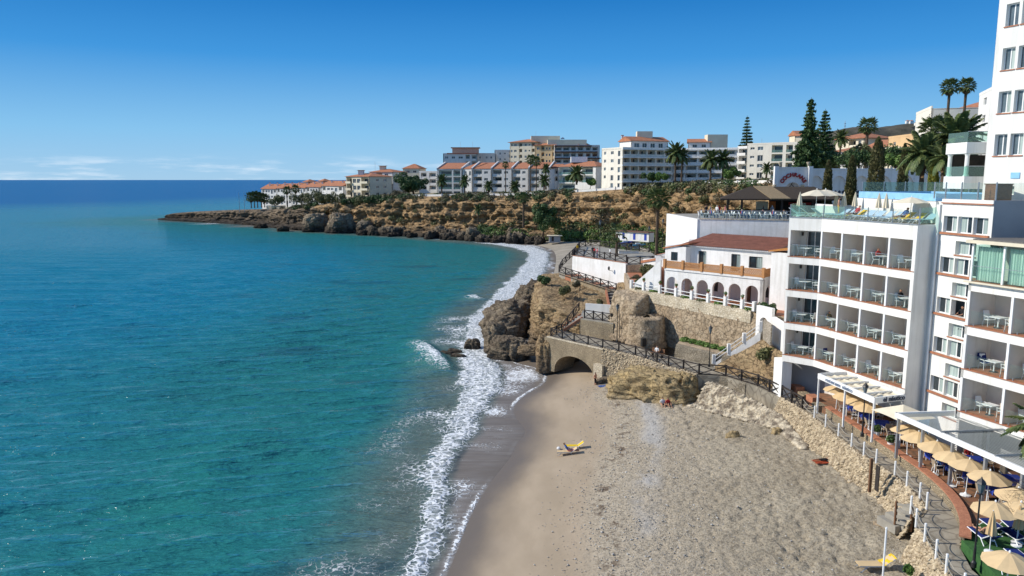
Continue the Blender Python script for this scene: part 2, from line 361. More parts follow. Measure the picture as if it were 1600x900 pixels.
# shore lines in metres, all running away from the camera (land on the right-hand side)
def smooth_line(P, k=2):
    P = [tuple(p) for p in P]
    for _ in range(k):
        Q = [P[0]]
        for a, b in zip(P[:-1], P[1:]):
            Q += [tuple(.75*x+.25*y for x, y in zip(a, b)), tuple(.25*x+.75*y for x, y in zip(a, b))]
        P = Q+[P[-1]]
    return P
SW = smooth_line([(-7,10),(-5.5,32)]+[gp(x, y, 0) for x, y in ((697,900),(716,855),(733,810),(752,775),(772,745),(800,712),(806,695),(824,674),(806,655),(800,638),(818,618),(853,600),(856,585),(842,575),(800,566))]+
     [(1.2,101),(4.5,106),(5,118),(5.5,130),(8,160),(11.5,200),(14,235),(14,258),(9,276),(-4,290),(-26,303),(-42,317),(-68,334),(-100,351),(-135,392),(-165,414),(-204,440),(-212,450),(-200,462),(-150,500),(-60,640),(0,900)])
GW = smooth_line([(-10,10),(-7,32)]+[gp(x, y, 0) for x, y in ((668,900),(690,845),(702,790),(704,740),(712,715),(735,690),(748,655),(772,620),(790,592),(782,575),(768,560))]+
     [(-3,104),(-1,116),(3,130),(5.5,160),(9,200),(12,235),(11.5,255),(6,273),(-6,287),(-27,301),(-43,315.5),(-69,332.5),(-101,349.5),(-136,390),(-166,412),(-205,438),(-214,450),(-202,464),(-150,502),(-60,640),(0,900)])
FW = smooth_line([(-14,10),(-12,32)]+[gp(x, y, 0) for x, y in ((600,900),(640,835),(655,790),(650,755),(660,715),(688,672),(712,630),(708,600),(712,565),(715,530))]+
     [(-8,113),(-8.5,124),(-6,145),(-3,165),(0,190),(4,225),(5,245),(-1,266),(-10,281),(-30,297),(-45,312),(-70,330),(-102,347),(-137,387),(-167,409),(-207,435),(-219,448),(-206,470),(-150,506),(-60,640),(0,900)])
def zb_main(P): return sdist(P, SW)
# ------------------------------------------------------------------ sea
def spaced(segs):
    o = [segs[0][0]]
    for a, b, n, g in segs:
        t = np.linspace(0, 1, n+1)[1:]
        if g: o += list(np.sign(b)*np.exp(np.log(abs(a))+(np.log(abs(b))-np.log(abs(a)))*t))
        else: o += list(a+(b-a)*t)
    return np.array(o)
xs = np.concatenate([-spaced([(85,24000,60,1)])[::-1], spaced([(-85,-15,150,0),(-15,8,105,0),(8,20,14,0)])[1:], [30,60,120,400,1500]])
ys = spaced([(16,36,22,0),(36,125,380,0),(125,310,270,0),(310,24000,95,1)])
X, Y = np.meshgrid(xs, ys); P = np.stack([X.ravel(), Y.ravel()], 1); dS = np.zeros(len(P)); dG = np.zeros(len(P)); dF = np.zeros(len(P))
near = (P[:, 1] < 1500) & (P[:, 0] > -1100)
for arr, ln in ((dS, SW), (dG, GW), (dF, FW)):
    arr[:] = -500; arr[near] = sdist(P[near], ln)
sea_off = np.clip(-dF, 0, 500)                                    # metres out from the surf
def waves(P):
    z = 0; x, y = P[:, 0], P[:, 1]; wob = vnoise(np.stack([x*.05, y*.05, x*0], 1))*1.2
    for dx, dy, lam, amp, ph in ((-.25,.97,13,.13,0),(-.05,1,7.3,.09,1.7),(-.42,.91,4.4,.10,.6),(-.02,1,3.1,.085,2.2),(-.3,.95,2.1,.06,4.)):
        k = 2*math.pi/lam; arg = k*(x*dx+y*dy)+ph+wob*min(3, 13/lam); z = z+amp*(1-2*np.abs(np.sin(arg/2))**1.3)*(1+.8*vnoise(np.stack([x*.9/lam, y*.6/lam, x*0+ph], 1)))
    return z
zw = waves(P)*sstep(1, 14, -dG)*sstep(290, 120, P[:, 1])
zw *= .55+.45*vnoise(np.stack([P[:, 0]*.11, P[:, 1]*.17, P[:, 0]*0+3], 1))+.3
# the breaking crest off the rocks and a lower one further along
def crest(pts, width, h):
    d = sdist(P, pts); a = np.array(pts[0]); b = np.array(pts[-1]); t = ((P-a)@(b-a))/((b-a)@(b-a))
    e = np.sin(np.clip(t, 0, 1)*math.pi)**.6
    return h*e*np.exp(-np.where(d > 0, (d/(width*.35))**2, (d/width)**2)), e*np.exp(-(np.where(d > 0, d/.7, d/2.6))**2)
cw, cf = crest([gp(705,590,0), gp(696,572,0), gp(676,552,0), gp(645,528,0)], 3.2, .75)
cw2, cf2 = crest([gp(760,470,0), gp(742,465,0), gp(728,462,0)], 3.0, .5)
cw3, cf3 = crest([gp(330,870,0), gp(300,790,0), gp(330,720,0), gp(400,660,0)], 5, .22)
zw = zw+cw+cw2+cw3
lump = fbm(np.stack([P[:, 0]*.35, P[:, 1]*.35, P[:, 0]*0], 1), 3, 5)
band = sstep(-.6, 1.4, dF+lump*1.6)*sstep(1.0, -.6, dG+lump*.8)
lace = sstep(11, 0, -dF)*(dF < .8)*np.clip(.48+.9*fbm(np.stack([P[:, 0]*.16, P[:, 1]*.20, P[:, 0]*0], 1), 3, 9), 0, 1)
lace *= np.where(P[:, 1] > 140, .5, 1)
film = sstep(-1.2, .8, dG)*(dS < .6)
strk = film*np.clip(.62+1.1*fbm(np.stack([P[:, 0]*.12, P[:, 1]*.30, P[:, 0]*0], 1), 3, 2), .15, .98)*sstep(.6, -2.0, dS)
edge = np.exp(-((dS+.25)/.28)**2)*film*np.clip(.55+.9*vnoise(np.stack([P[:, 0]*.2, P[:, 1]*.2, P[:, 0]*0], 1)), 0, 1)
fo = np.clip(np.maximum.reduce([band*.86, lace*.8, strk*.92, edge*.9, cf*.92, cf2*.9]), 0, 1.05)
far = P[:, 1] > 285                                               # surf against the far rocks: broken, thin
farf = np.clip(.5+1.2*fbm(np.stack([P[:, 0]*.05, P[:, 1]*.05, P[:, 0]*0], 1), 2, 4), 0, 1)
fo = np.where(far, fo*farf, fo)
zw = zw+band*(.10+.16*np.abs(fbm(np.stack([P[:, 0]*1.1, P[:, 1]*1.1, P[:, 0]*0], 1), 3, 41)))
zw = zw*(1-sstep(.05, .6, film))+.01
teal = np.where(P[:, 1] < 400, sstep(0, 70, sea_off), 1)
attrs = dict(foam=fo, film=film*(1-band), off=sea_off, swell=np.clip(cw*1.2+cw3*2.2+cw2, 0, 1))
sea = struct(np_mesh('sea', np.stack([P[:, 0], P[:, 1], zw], 1), grid_faces(len(ys), len(xs)), None, attrs=attrs))
m = bpy.data.materials.new('sea_water'); m.use_nodes = True; t = m.node_tree; b = t.nodes['Principled BSDF']; L = t.links.new
def A(name): n = N(t, 'ShaderNodeAttribute', attribute_name=name); return n.outputs['Fac']
g = N(t, 'ShaderNodeNewGeometry'); pos = g.outputs['Position']
def mapv(sx_, sy_, rz=0.0):
    n = N(t, 'ShaderNodeMapping'); n.inputs['Scale'].default_value = (sx_, sy_, 1); n.inputs['Rotation'].default_value = (0, 0, rz); L(pos, n.inputs[0]); return n.outputs[0]
def noise(vec, s, d=4.0, r=.55): n = N(t, 'ShaderNodeTexNoise', Scale=s, Detail=d, Roughness=r); L(vec, n.inputs['Vector']); return n.outputs[0]
def mr(v, a, b_, c=0.0, d=1.0, sm=True):
    n = N(t, 'ShaderNodeMapRange', From_Min=a, From_Max=b_, To_Min=c, To_Max=d)
    if sm: n.interpolation_type = 'SMOOTHSTEP'
    L(v, n.inputs[0]); return n.outputs[0]
def mixc(f, c1, c2):
    n = N(t, 'ShaderNodeMixRGB')
    if isinstance(f, float): n.inputs[0].default_value = f
    else: L(f, n.inputs[0])
    for i, c in ((1, c1), (2, c2)):
        if isinstance(c, tuple): n.inputs[i].default_value = (*c, 1)
        else: L(c, n.inputs[i])
    return n.outputs[0]
def ma(op, a, b_):
    n = N(t, 'ShaderNodeMath', op=op)
    for i, v in ((0, a), (1, b_)):
        if isinstance(v, (int, float)): n.inputs[i].default_value = v
        else: L(v, n.inputs[i])
    return n.outputs[0]
off = A('off'); patch = noise(mapv(.012, .02, .2), 1.0, 4.0)
offn = ma('ADD', off, ma('MULTIPLY', ma('SUBTRACT', patch, .5), 60))
c = mixc(mr(off, 0, 9), (.11,.15,.125), (.020,.172,.165))
c = mixc(mr(offn, 10, 75), c, (.010,.190,.275))
c = mixc(mr(offn, 120, 480), c, (.005,.120,.30))
bed = mr(noise(mapv(.05, .09, .3), 1.0, 5.0), .56, .70, 0, .55)   # weed and rock on the sea bed
c = mixc(ma('MULTIPLY', bed, mr(off, 110, 20)), c, (.016,.075,.10))
c = mixc(A('swell'), c, (.018,.19,.155))  # swell shading put into the colour along the crests
sand_wet = mixc(noise(mapv(.25, 1.6), 1.0), (.12,.10,.082), (.20,.17,.14))
c = mixc(A('film'), c, sand_wet)
fa = A('foam')
c = mixc(ma('MULTIPLY', ma('MULTIPLY', fa, A('film')), mr(noise(mapv(.3, 2.6), 1.0, 6.0, .65), .35, .7, .1, .6)), c, (.62,.62,.61))
f1 = noise(mapv(.75, 1.7, .12), 2.3, 9.0, .72)
vor = N(t, 'ShaderNodeTexVoronoi', Scale=1.5, feature='DISTANCE_TO_EDGE'); wv = N(t, 'ShaderNodeVectorMath', op='MULTIPLY_ADD')
nzc = N(t, 'ShaderNodeTexNoise', Scale=1.1, Detail=4.0); L(pos, nzc.inputs['Vector']); L(nzc.outputs['Color'], wv.inputs[0]); wv.inputs[1].default_value = (1.6,)*3; L(pos, wv.inputs[2]); L(wv.outputs[0], vor.inputs['Vector'])
net = mr(vor.outputs['Distance'], .16, .0)
fval = ma('ADD', ma('MULTIPLY', f1, .62), ma('MULTIPLY', net, .26))
thr = ma('SUBTRACT', .80, ma('MULTIPLY', fa, .62))
fm = mr(ma('SUBTRACT', fval, thr), -.07, .17)
fm = ma('MULTIPLY', fm, mr(fa, .02, .12))
c = mixc(fm, c, (.82,.83,.82))
t.links.new(c, b.inputs['Base Color'])
L(mr(fm, 0, 1, .07, .8), b.inputs['Roughness'])
b.inputs['Specular IOR Level'].default_value = 0.0
rdg = lambda n_: ma('SUBTRACT', 1.0, ma('ABSOLUTE', ma('SUBTRACT', ma('MULTIPLY', n_, 4.0), 2.0), 0))
h1 = rdg(noise(mapv(.17, .62, .24), 1.0, 3.0, .5)); h2 = rdg(noise(mapv(.7, 2.3, .12), 1.0, 3.0, .55)); h3 = noise(mapv(.06, .22, .25), 1.0, 4.0, .55)
hh = ma('ADD', ma('ADD', ma('MULTIPLY', ma('SUBTRACT', h1, .5), .34), ma('MULTIPLY', ma('SUBTRACT', h2, .5), .12)), ma('MULTIPLY', ma('SUBTRACT', h3, .5), .9))
hh = ma('MULTIPLY', hh, mr(A('film'), 0, 1, 1, .06))
hh = ma('ADD', hh, ma('MULTIPLY', fm, .10))
bp = N(t, 'ShaderNodeBump', Strength=.85, Distance=1.0); L(hh, bp.inputs['Height']); L(bp.outputs[0], b.inputs['Normal'])
frs = N(t, 'ShaderNodeFresnel', IOR=1.33); L(bp.outputs[0], frs.inputs['Normal']); gls = N(t, 'ShaderNodeBsdfGlossy', Roughness=.07); L(bp.outputs[0], gls.inputs['Normal'])
msh = N(t, 'ShaderNodeMixShader'); L(ma('MULTIPLY', ma('MULTIPLY', ma('MINIMUM', frs.outputs[0], mr(off, 120, 480, .44, .20)), mr(fm, 0, 1, 1, .05)), mr(A('film'), 0, 1, 1, .3)), msh.inputs[0]); L(b.outputs[0], msh.inputs[1]); L(gls.outputs[0], msh.inputs[2]); L(msh.outputs[0], t.nodes['Material Output'].inputs['Surface'])
sea.data.materials.append(m)

# ------------------------------------------------------------------ beaches
def beach_z(P):
    d = sdist(P, SW); z = np.where(d > 0, 3.75*(1-np.exp(-d/19.))*1.08, d*.16)
    return np.clip(z, -1.2, 3.9), d
xs = np.concatenate([np.linspace(-14, -6, 12), np.linspace(-5.5, 25.5, 215), np.linspace(26, 32, 6)]); ys = np.concatenate([np.linspace(14, 32, 18), np.linspace(32.3, 84, 330), np.linspace(84.4, 112, 50)])
X, Y = np.meshgrid(xs, ys); P = np.stack([X.ravel(), Y.ravel()], 1); z, d = beach_z(P)
rough = sstep(5, 19, d)*(.95+.5*fbm(np.column_stack([P*.12, P[:, 0]*0]), 2, 31))
P3 = np.stack([P[:, 0], P[:, 1], P[:, 0]*0], 1)
z = z+rough*(-.06*sstep(.05, .55, vnoise(P3*1.3+4.2))-.13*sstep(.0, .5, vnoise(P3*2.5+9.1))-.09*sstep(.1, .5, vnoise(P3*3.4+1.7))+.07*fbm(P3*.5, 2, 3)+.08)+.02*fbm(P3*.4, 2, 8)*sstep(0, 3, d)
beach = struct(np_mesh('beach', np.stack([P[:, 0], P[:, 1], z], 1), grid_faces(len(ys), len(xs)), None, attrs=dict(inl=d)))
m = bpy.data.materials.new('beach_sand'); m.use_nodes = True; t = m.node_tree; b = t.nodes['Principled BSDF']; L = t.links.new
g = N(t, 'ShaderNodeNewGeometry'); pos = g.outputs['Position']
inl = A('inl'); inln = ma('ADD', inl, ma('MULTIPLY', ma('SUBTRACT', noise(mapv(.18, .12), 1.0, 4.0), .5), 3.2))
big = noise(mapv(.22, .22), 1.0, 6.0, .6); gr = noise(mapv(1, 1), 5.5, 4.0, .7); gr2 = noise(mapv(1, 1), 16, 3.0, .7)
dry = mixc(mr(big, .35, .65), (.455,.385,.275), (.375,.31,.215))
c = mixc(mr(inl, 12, 20), (.45,.375,.27), dry)
c = mixc(mr(gr, .47, .60, 0, .62), c, (.15,.125,.09))           # darker speckle in the dry sand
c = mixc(ma('MULTIPLY', mr(gr2, .58, .70), mr(inl, 6, 10)), c, (.60,.57,.50))
smooth_s = mixc(mr(noise(mapv(.5, .2), 1.0, 4.0), .3, .7), (.40,.315,.22), (.345,.27,.185))
c = mixc(mr(inln, 7.5, 9.5), smooth_s, c)
shing = ma('MULTIPLY', mr(ma('ABSOLUTE', ma('SUBTRACT', inln, 12.2), 0), 1.6, .2), mr(noise(mapv(.09, .07), 1.0, 2.0), .44, .56))
c = mixc(ma('MULTIPLY', shing, .65), c, (.47,.46,.44))           # pale shingle ridge
weed = ma('MULTIPLY', mr(ma('ABSOLUTE', ma('SUBTRACT', inln, 9.6), 0), 1.1, .1), mr(noise(mapv(.9, .9), 1.0, 6.0, .7), .50, .60))
c = mixc(ma('MULTIPLY', weed, .8), c, (.085,.052,.03))           # weed line
c = mixc(mr(inln, 4.2, .4), c, (.15,.122,.095))                 # wet sand
L(c, b.inputs['Base Color']); L(mr(inln, .5, 3.5, .45, .95), b.inputs['Roughness']); b.inputs['Specular IOR Level'].default_value = .15
hh = ma('MULTIPLY', ma('ADD', ma('MULTIPLY', gr, .16), ma('MULTIPLY', gr2, .03)), mr(inl, 6, 14, .05, 1.0))
bp = N(t, 'ShaderNodeBump', Strength=1.0, Distance=1.0); L(hh, bp.inputs['Height']); L(bp.outputs[0], b.inputs['Normal'])
beach.data.materials.append(m); M_sand = m
# pebbles scattered over the shingle
def pebble_field(name, pts, sizes, mat, label, cat, kind='stuff', parent=None):
    base = np.array([(1,0,0),(0,1,0),(-1,0,0),(0,-1,0),(0,0,.8),(0,0,-.6)]); fc = np.array([(0,1,4),(1,2,4),(2,3,4),(3,0,4),(1,0,5),(2,1,5),(3,2,5),(0,3,5)])
    n = len(pts); a = RNG.uniform(0, 6.28, n); s = sizes[:, None, None]*(RNG.uniform(.65, 1.3, (n, 6, 1)))
    V = base[None]*s; c_, s_ = np.cos(a)[:, None], np.sin(a)[:, None]
    V = np.stack([V[..., 0]*c_-V[..., 1]*s_, V[..., 0]*s_+V[..., 1]*c_, V[..., 2]], -1)+pts[:, None]
    Fq = (fc[None]+np.arange(n)[:, None, None]*6).reshape(-1, 3)
    return tag(np_mesh(name, V.reshape(-1, 3), Fq, mat, parent, smooth=False), label, cat, kind=kind)
M_peb = pm('pebble', (.58,.55,.49), (.22,.19,.16), rough=.9, scale=9, lo=.4, hi=.6)
n = 34000; q = np.stack([RNG.uniform(-5, 25, n), RNG.uniform(33, 92, n)], 1); zq, dq = beach_z(q)
dens = np.exp(-((dq-11.5)/4.5)**2)*.9+.16*(dq > 7); k = (RNG.uniform(0, 1, n) < dens) & (dq > 5); q, zq = q[k], zq[k]
pebble_field('pebbles', np.column_stack([q, zq+.03]), RNG.gamma(2.0, .013, len(q))+.008, M_peb, 'loose pale and dark pebbles strewn over the beach sand', 'pebbles')
# cove beach and the ground behind it
xs = np.linspace(-30, 110, 130); ys = np.linspace(98, 330, 200); X, Y = np.meshgrid(xs, ys); P = np.stack([X.ravel(), Y.ravel()], 1); d = sdist(P, SW)
z = np.where(d > 0, 2.2*(1-np.exp(-d/14.)), d*.15); z = np.clip(z, -2, 9)+np.where(d > 26, (d-26)*.16, 0)+.18*fbm(np.column_stack([P*.16, P[:, 0]*0]), 3, 3)*sstep(3, 10, d)
M_cove = pm('cove_sand', (.37,.32,.25), (.27,.235,.18), rough=.95, scale=.25, bump=.05, bscale=2, fine=.15, detail=7)
struct(np_mesh('cove_ground', np.stack([P[:, 0], P[:, 1], z], 1), grid_faces(len(ys), len(xs)), M_cove))

# ------------------------------------------------------------------ cliffs and plateau
def rock_mat(name, hi, hi2, mid, low, zlow, zhigh, scale=.35, bump=.35, bs=1.2, strata=3.0):
    m = bpy.data.materials.new(name); m.use_nodes = True; global t, L, pos
    t = m.node_tree; b = t.nodes['Principled BSDF']; L = t.links.new; b.inputs['Roughness'].default_value = .95; b.inputs['Specular IOR Level'].default_value = .12
    g = N(t, 'ShaderNodeNewGeometry'); pos = g.outputs['Position']
    m1 = N(t, 'ShaderNodeMapping'); m1.inputs['Scale'].default_value = (1, 1, strata); L(pos, m1.inputs[0])
    n1 = noise(m1.outputs[0], scale, 8.0, .62); n2 = noise(pos, scale*5, 6.0, .65); n3 = noise(m1.outputs[0], bs, 9.0, .68)
    c = mixc(mr(n1, .36, .64), hi, hi2); c = mixc(mr(n2, .50, .68, 0, .62), c, mid)
    s = N(t, 'ShaderNodeSeparateXYZ'); L(pos, s.inputs[0])
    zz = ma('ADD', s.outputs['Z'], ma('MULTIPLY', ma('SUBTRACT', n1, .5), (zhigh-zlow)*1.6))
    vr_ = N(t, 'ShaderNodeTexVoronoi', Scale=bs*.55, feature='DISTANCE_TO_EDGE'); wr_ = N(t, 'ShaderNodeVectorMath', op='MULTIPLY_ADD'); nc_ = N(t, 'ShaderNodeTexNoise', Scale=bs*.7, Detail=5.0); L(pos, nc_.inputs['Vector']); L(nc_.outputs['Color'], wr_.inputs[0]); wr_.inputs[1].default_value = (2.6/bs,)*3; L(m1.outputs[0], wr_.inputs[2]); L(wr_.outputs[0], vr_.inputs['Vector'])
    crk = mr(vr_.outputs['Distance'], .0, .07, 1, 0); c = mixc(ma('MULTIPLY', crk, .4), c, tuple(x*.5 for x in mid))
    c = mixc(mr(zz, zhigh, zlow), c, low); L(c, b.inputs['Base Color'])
    bp = N(t, 'ShaderNodeBump', Strength=1.0, Distance=bump); L(ma('SUBTRACT', ma('ADD', n3, ma('MULTIPLY', n2, .5)), ma('MULTIPLY', crk, .35)), bp.inputs['Height']); L(bp.outputs[0], b.inputs['Normal'])
    MATS[name] = m; return m
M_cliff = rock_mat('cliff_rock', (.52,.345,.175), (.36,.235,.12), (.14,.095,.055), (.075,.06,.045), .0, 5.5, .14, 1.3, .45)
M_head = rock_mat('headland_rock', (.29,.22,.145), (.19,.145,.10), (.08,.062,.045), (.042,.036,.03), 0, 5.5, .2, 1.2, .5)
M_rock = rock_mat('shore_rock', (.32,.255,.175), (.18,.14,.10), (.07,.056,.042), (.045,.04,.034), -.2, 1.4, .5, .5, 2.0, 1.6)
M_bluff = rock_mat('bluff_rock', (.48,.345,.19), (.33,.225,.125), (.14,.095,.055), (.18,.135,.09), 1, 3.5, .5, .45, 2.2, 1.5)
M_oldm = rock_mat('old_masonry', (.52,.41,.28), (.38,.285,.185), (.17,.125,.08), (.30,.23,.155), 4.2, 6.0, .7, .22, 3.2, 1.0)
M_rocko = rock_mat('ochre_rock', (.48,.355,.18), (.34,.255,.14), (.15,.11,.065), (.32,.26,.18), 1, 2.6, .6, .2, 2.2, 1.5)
COAST = [(-212,450,-205,449,3.2),(-203,440,-197,445,4.6),(-165,414,-160,422,6.8),(-135,393,-129,401,8.0),(-118,372,-110,382,9.4),(-100,352,-89,363,12.4),(-68,335,-62,350,15.6),(-42,318,-36,334,16.4),(-26,303,-14,322,16.8),
         (-8,292,4,312,17.3),(10,284,20,300,18.4),(28,272,38,284,20),(44,252,56,260,21.6),(56,222,68,228,22.6),(64,188,76,192,23.1),(70,150,82,152,23.3),(72,112,84,112,23.3)]
co = np.array(smooth_line(COAST, 2)); seg = np.r_[0, np.cumsum(np.hypot(np.diff(co[:, 0]), np.diff(co[:, 1])))]
S = np.linspace(0, seg[-1], 820); C5 = np.stack([np.interp(S, seg, co[:, i]) for i in range(5)], 1)
prof = [(-.10,-.10),(0,0),(.06,.07),(.2,.14),(.40,.19),(.58,.25),(.66,.34),(.70,.44),(.73,.54),(.76,.64),(.79,.74),(.83,.83),(.88,.91),(.95,.97),(1.0,1.0),(1.25,1.01),(1.6,1.02)]
pr = np.array(prof); uu = np.interp(np.linspace(0, 1, 64), np.linspace(0, 1, len(pr)), pr[:, 0]); vv = np.interp(np.linspace(0, 1, 64), np.linspace(0, 1, len(pr)), pr[:, 1])
B = C5[:, :2]; T = C5[:, 2:4]; TZ = C5[:, 4]
V = np.zeros((64, 820, 3)); V[..., 0] = B[None, :, 0]+(T-B)[None, :, 0]*uu[:, None]; V[..., 1] = B[None, :, 1]+(T-B)[None, :, 1]*uu[:, None]; V[..., 2] = TZ[None]*vv[:, None]-.6*(vv[:, None] <= 0)
Vf = V.reshape(-1, 3); out = (B-T)/np.linalg.norm(B-T, axis=1)[:, None]; O2 = np.tile(out, (64, 1))
hn = vv.repeat(820); amp = np.clip(hn*6, .25, 1)*np.clip((1.02-hn)*5, .06, 1)*np.tile(np.clip(TZ/10, .62, 1), 64)
sp = Vf*np.array([1, 1, 2.2]); dsp = 3.2*fbm(Vf*.06, 4, 11)+3.0*fbm(Vf*np.array([.2,.2,.07]), 4, 12, True)+1.5*fbm(sp*.42, 4, 13, True)+.7*fbm(sp*1.1, 3, 19, True)
strat = .9*np.sin(Vf[:, 2]*1.5+3*vnoise(Vf*.04))*(np.abs(np.sin(Vf[:, 2]*1.5)) > .3)
Vf = Vf+np.column_stack([O2*((dsp+strat)*amp)[:, None], .9*fbm(sp*.2, 3, 14)*amp])
Fc = grid_faces(64, 820)[:, ::-1]; hd_ = Vf[Fc[:, 0], 0] < -92+4*np.sin(Vf[Fc[:, 0], 2])
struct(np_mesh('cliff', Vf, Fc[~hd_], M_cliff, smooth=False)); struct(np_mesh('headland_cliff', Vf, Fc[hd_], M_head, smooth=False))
CL = Vf.reshape(64, 820, 3)
KB = [(-200,455,2.4),(-188,452,2.8),(-150,470,5),(-110,520,8),(-80,560,12),(-40,600,17),(0,650,22),(40,720,28),(90,740,34),(140,740,38),(200,700,42),(240,620,44),(280,540,45),(330,420,44),(360,330,42),(380,240,40),(380,150,38)]
kb = np.array(smooth_line(KB, 2)); kb = np.stack([np.interp(np.linspace(0, 1, 820), np.linspace(0, 1, len(kb)), kb[:, i]) for i in range(3)], 1)
ts = np.linspace(0, 1, 24)**1.3; T3 = np.column_stack([T, TZ-.05])
G = T3[None, ::5]*(1-ts[:, None, None])+kb[None, ::5]*ts[:, None, None]; G = G.reshape(-1, 3); G[:, 2] += .15*fbm(G*np.array([.1,.1,0]), 2, 4)
M_ground = pm('town_ground', (.26,.22,.15), (.13,.12,.07), rough=.95, scale=.12, bump=.1, bscale=1, detail=7)
struct(np_mesh('headland_ground', G, grid_faces(24, len(T3[::5]))[:, ::-1], M_ground))
def land_z(x, y):             # height of the town plateau near a point
    k = np.argmin(((G[:, :2]-np.array([x, y]))**2).sum(1)); return float(G[k, 2])
# far hills
xs = np.linspace(600, 2600, 120); ys = np.linspace(2300, 3600, 40); X, Y = np.meshgrid(xs, ys); P = np.stack([X.ravel(), Y.ravel()], 1)
rid = np.interp(X.ravel(), [600,900,1090,1130,1200,1260,1330,1380,1420,1600,2000,2600], [40,110,165,188,200,196,208,215,205,150,120,80])
z = rid*sstep(2300, 2620, P[:, 1])*(1-.4*sstep(2700, 3600, P[:, 1]))+14*fbm(np.column_stack([P*.012, P[:, 0]*0]), 4, 6)*sstep(2300, 2450, P[:, 1])
M_hill = pm('hillside_scrub', (.050,.050,.034), (.105,.092,.070), rough=1, scale=.012, detail=8, bump=8, bscale=.03, fine=.2)
struct(np_mesh('hills', np.column_stack([P, z]), grid_faces(40, 120), M_hill))
mb = MB(); x_, y_, z_ = 1150, 2640, 190
mb.tube([(x_, y_, z_), (x_, y_, z_+34)], [1.6, .7], 4)
mast = thing('transmitter_mast', 'thin lattice transmitter mast on the far hilltop', 'mast', (x_, y_, z_)); mb.build('mast_pole', M_grey, mast)
for h_ in (16, 24): MB().box((x_, y_, z_+h_), (5, 5, 2)).build('antenna_platform', M_grey, mast)

# ------------------------------------------------------------------ rocks
def rock(name, c, rx, ry, z0, z1, seed, mat, label, group=None, rz=0, amp=.22, n=(40, 56), lean=(0, 0), parent=None, cat='rock', fs=1.0, zk=.45):
    r, k = n; tt_ = np.linspace(0, 1, r)[:, None]; ph = np.linspace(0, 2*math.pi, k, endpoint=False)[None]
    rad = np.where(tt_ < .3, 1.0, np.sqrt(np.clip(1-((tt_-.3)/.7)**2.2, 0, 1)))*(1-.12*tt_)
    x = rad*np.cos(ph); y = rad*np.sin(ph); sq = 1/np.maximum(np.abs(np.cos(ph)), np.abs(np.sin(ph)))**.45
    x, y = x*sq, y*sq; z = np.repeat(np.minimum(tt_/.85, 1), k, 1)
    D = np.stack([x, y, z], -1).reshape(-1, 3); size = (rx+ry)/2
    dn = amp*(fbm(D*1.3*fs, 3, seed)+.8*fbm(D*np.array([2.4,2.4,2.9])*fs, 5, seed+1, True)+.35*fbm(D*np.array([7,7,8.])*fs, 3, seed+4, True))
    D2 = D.copy(); D2[:, :2] *= (1+dn)[:, None]; D2[:, 2] += zk*(dn*.8+.25*fbm(D*2, 3, seed+2))*sstep(.2, .8, D[:, 2])
    ca, sa = math.cos(rz), math.sin(rz); h = z1-z0
    W = np.column_stack([c[0]+(D2[:, 0]*rx*ca-D2[:, 1]*ry*sa)+lean[0]*D2[:, 2]*h, c[1]+(D2[:, 0]*rx*sa+D2[:, 1]*ry*ca)+lean[1]*D2[:, 2]*h, z0+D2[:, 2]*h])
    o = np_mesh(name, W, grid_faces(r, k, True), mat, parent, smooth=False)
    if parent is None: tag(o, label, cat, group)
    return o
def mass(name, poly, z0, zt, seed, mat, batter=1.0, amp=.5, rows=22, step=.5, parent=None, fs=.5, rings=9, topamp=.25):
    n = len(poly); a = sum(poly[i][0]*poly[(i+1)%n][1]-poly[(i+1)%n][0]*poly[i][1] for i in range(n))
    zt = list(zt) if isinstance(zt, (list, tuple)) else [zt]*n
    if a < 0: poly = poly[::-1]; zt = zt[::-1]
    Q = np.array([(*p[:2], z) for p, z in zip(poly, zt)]); Q = np.vstack([Q, Q[:1]])
    s = np.r_[0, np.cumsum(np.hypot(np.diff(Q[:, 0]), np.diff(Q[:, 1])))]; k = max(24, int(s[-1]/step)); tt_ = np.linspace(0, s[-1], k, endpoint=False)
    Pq = np.stack([np.interp(tt_, s, Q[:, i]) for i in range(3)], 1); nx = np.roll(Pq, -1, 0)[:, :2]-np.roll(Pq, 1, 0)[:, :2]
    nn = np.stack([nx[:, 1], -nx[:, 0]], 1); nn /= np.linalg.norm(nn, axis=1)[:, None]+1e-9; cen = Pq[:, :2].mean(0); rowsV = []; nr = []; am = []
    for i in range(rows):
        f = i/(rows-1); e = batter*(1-f)**1.3
        rowsV.append(np.column_stack([Pq[:, :2]+nn*e, z0+(Pq[:, 2]-z0)*f])); nr.append(np.column_stack([nn, nn[:, 0]*0])); am.append(np.full(k, 1.0 if f < .9 else .5))
    zc = Pq[:, 2].mean()
    for i in range(1, rings+1):
        f = i/rings*.98; rowsV.append(np.column_stack([Pq[:, :2]*(1-f)+cen*f, Pq[:, 2]*(1-f)+zc*f])); nr.append(np.tile([0, 0, topamp/amp], (k, 1))); am.append(np.full(k, 1.0))
    Vv = np.vstack(rowsV); NN = np.vstack(nr); am = np.concatenate(am)
    dn = fbm(Vv*fs*.6, 3, seed)+.9*fbm(Vv*np.array([1,1,1.8])*fs*1.4, 4, seed+1, True)
    dn = dn+.75*fbm(Vv*np.array([1,1,2.2])*1.2, 4, seed+5, True)+.35*fbm(Vv*np.array([1,1,1.6])*3.2, 2, seed+8, True)
    Vv = Vv+NN*(dn*amp*am)[:, None]
    return np_mesh(name, Vv, grid_faces(rows+rings, k, True), mat, parent, smooth=False)
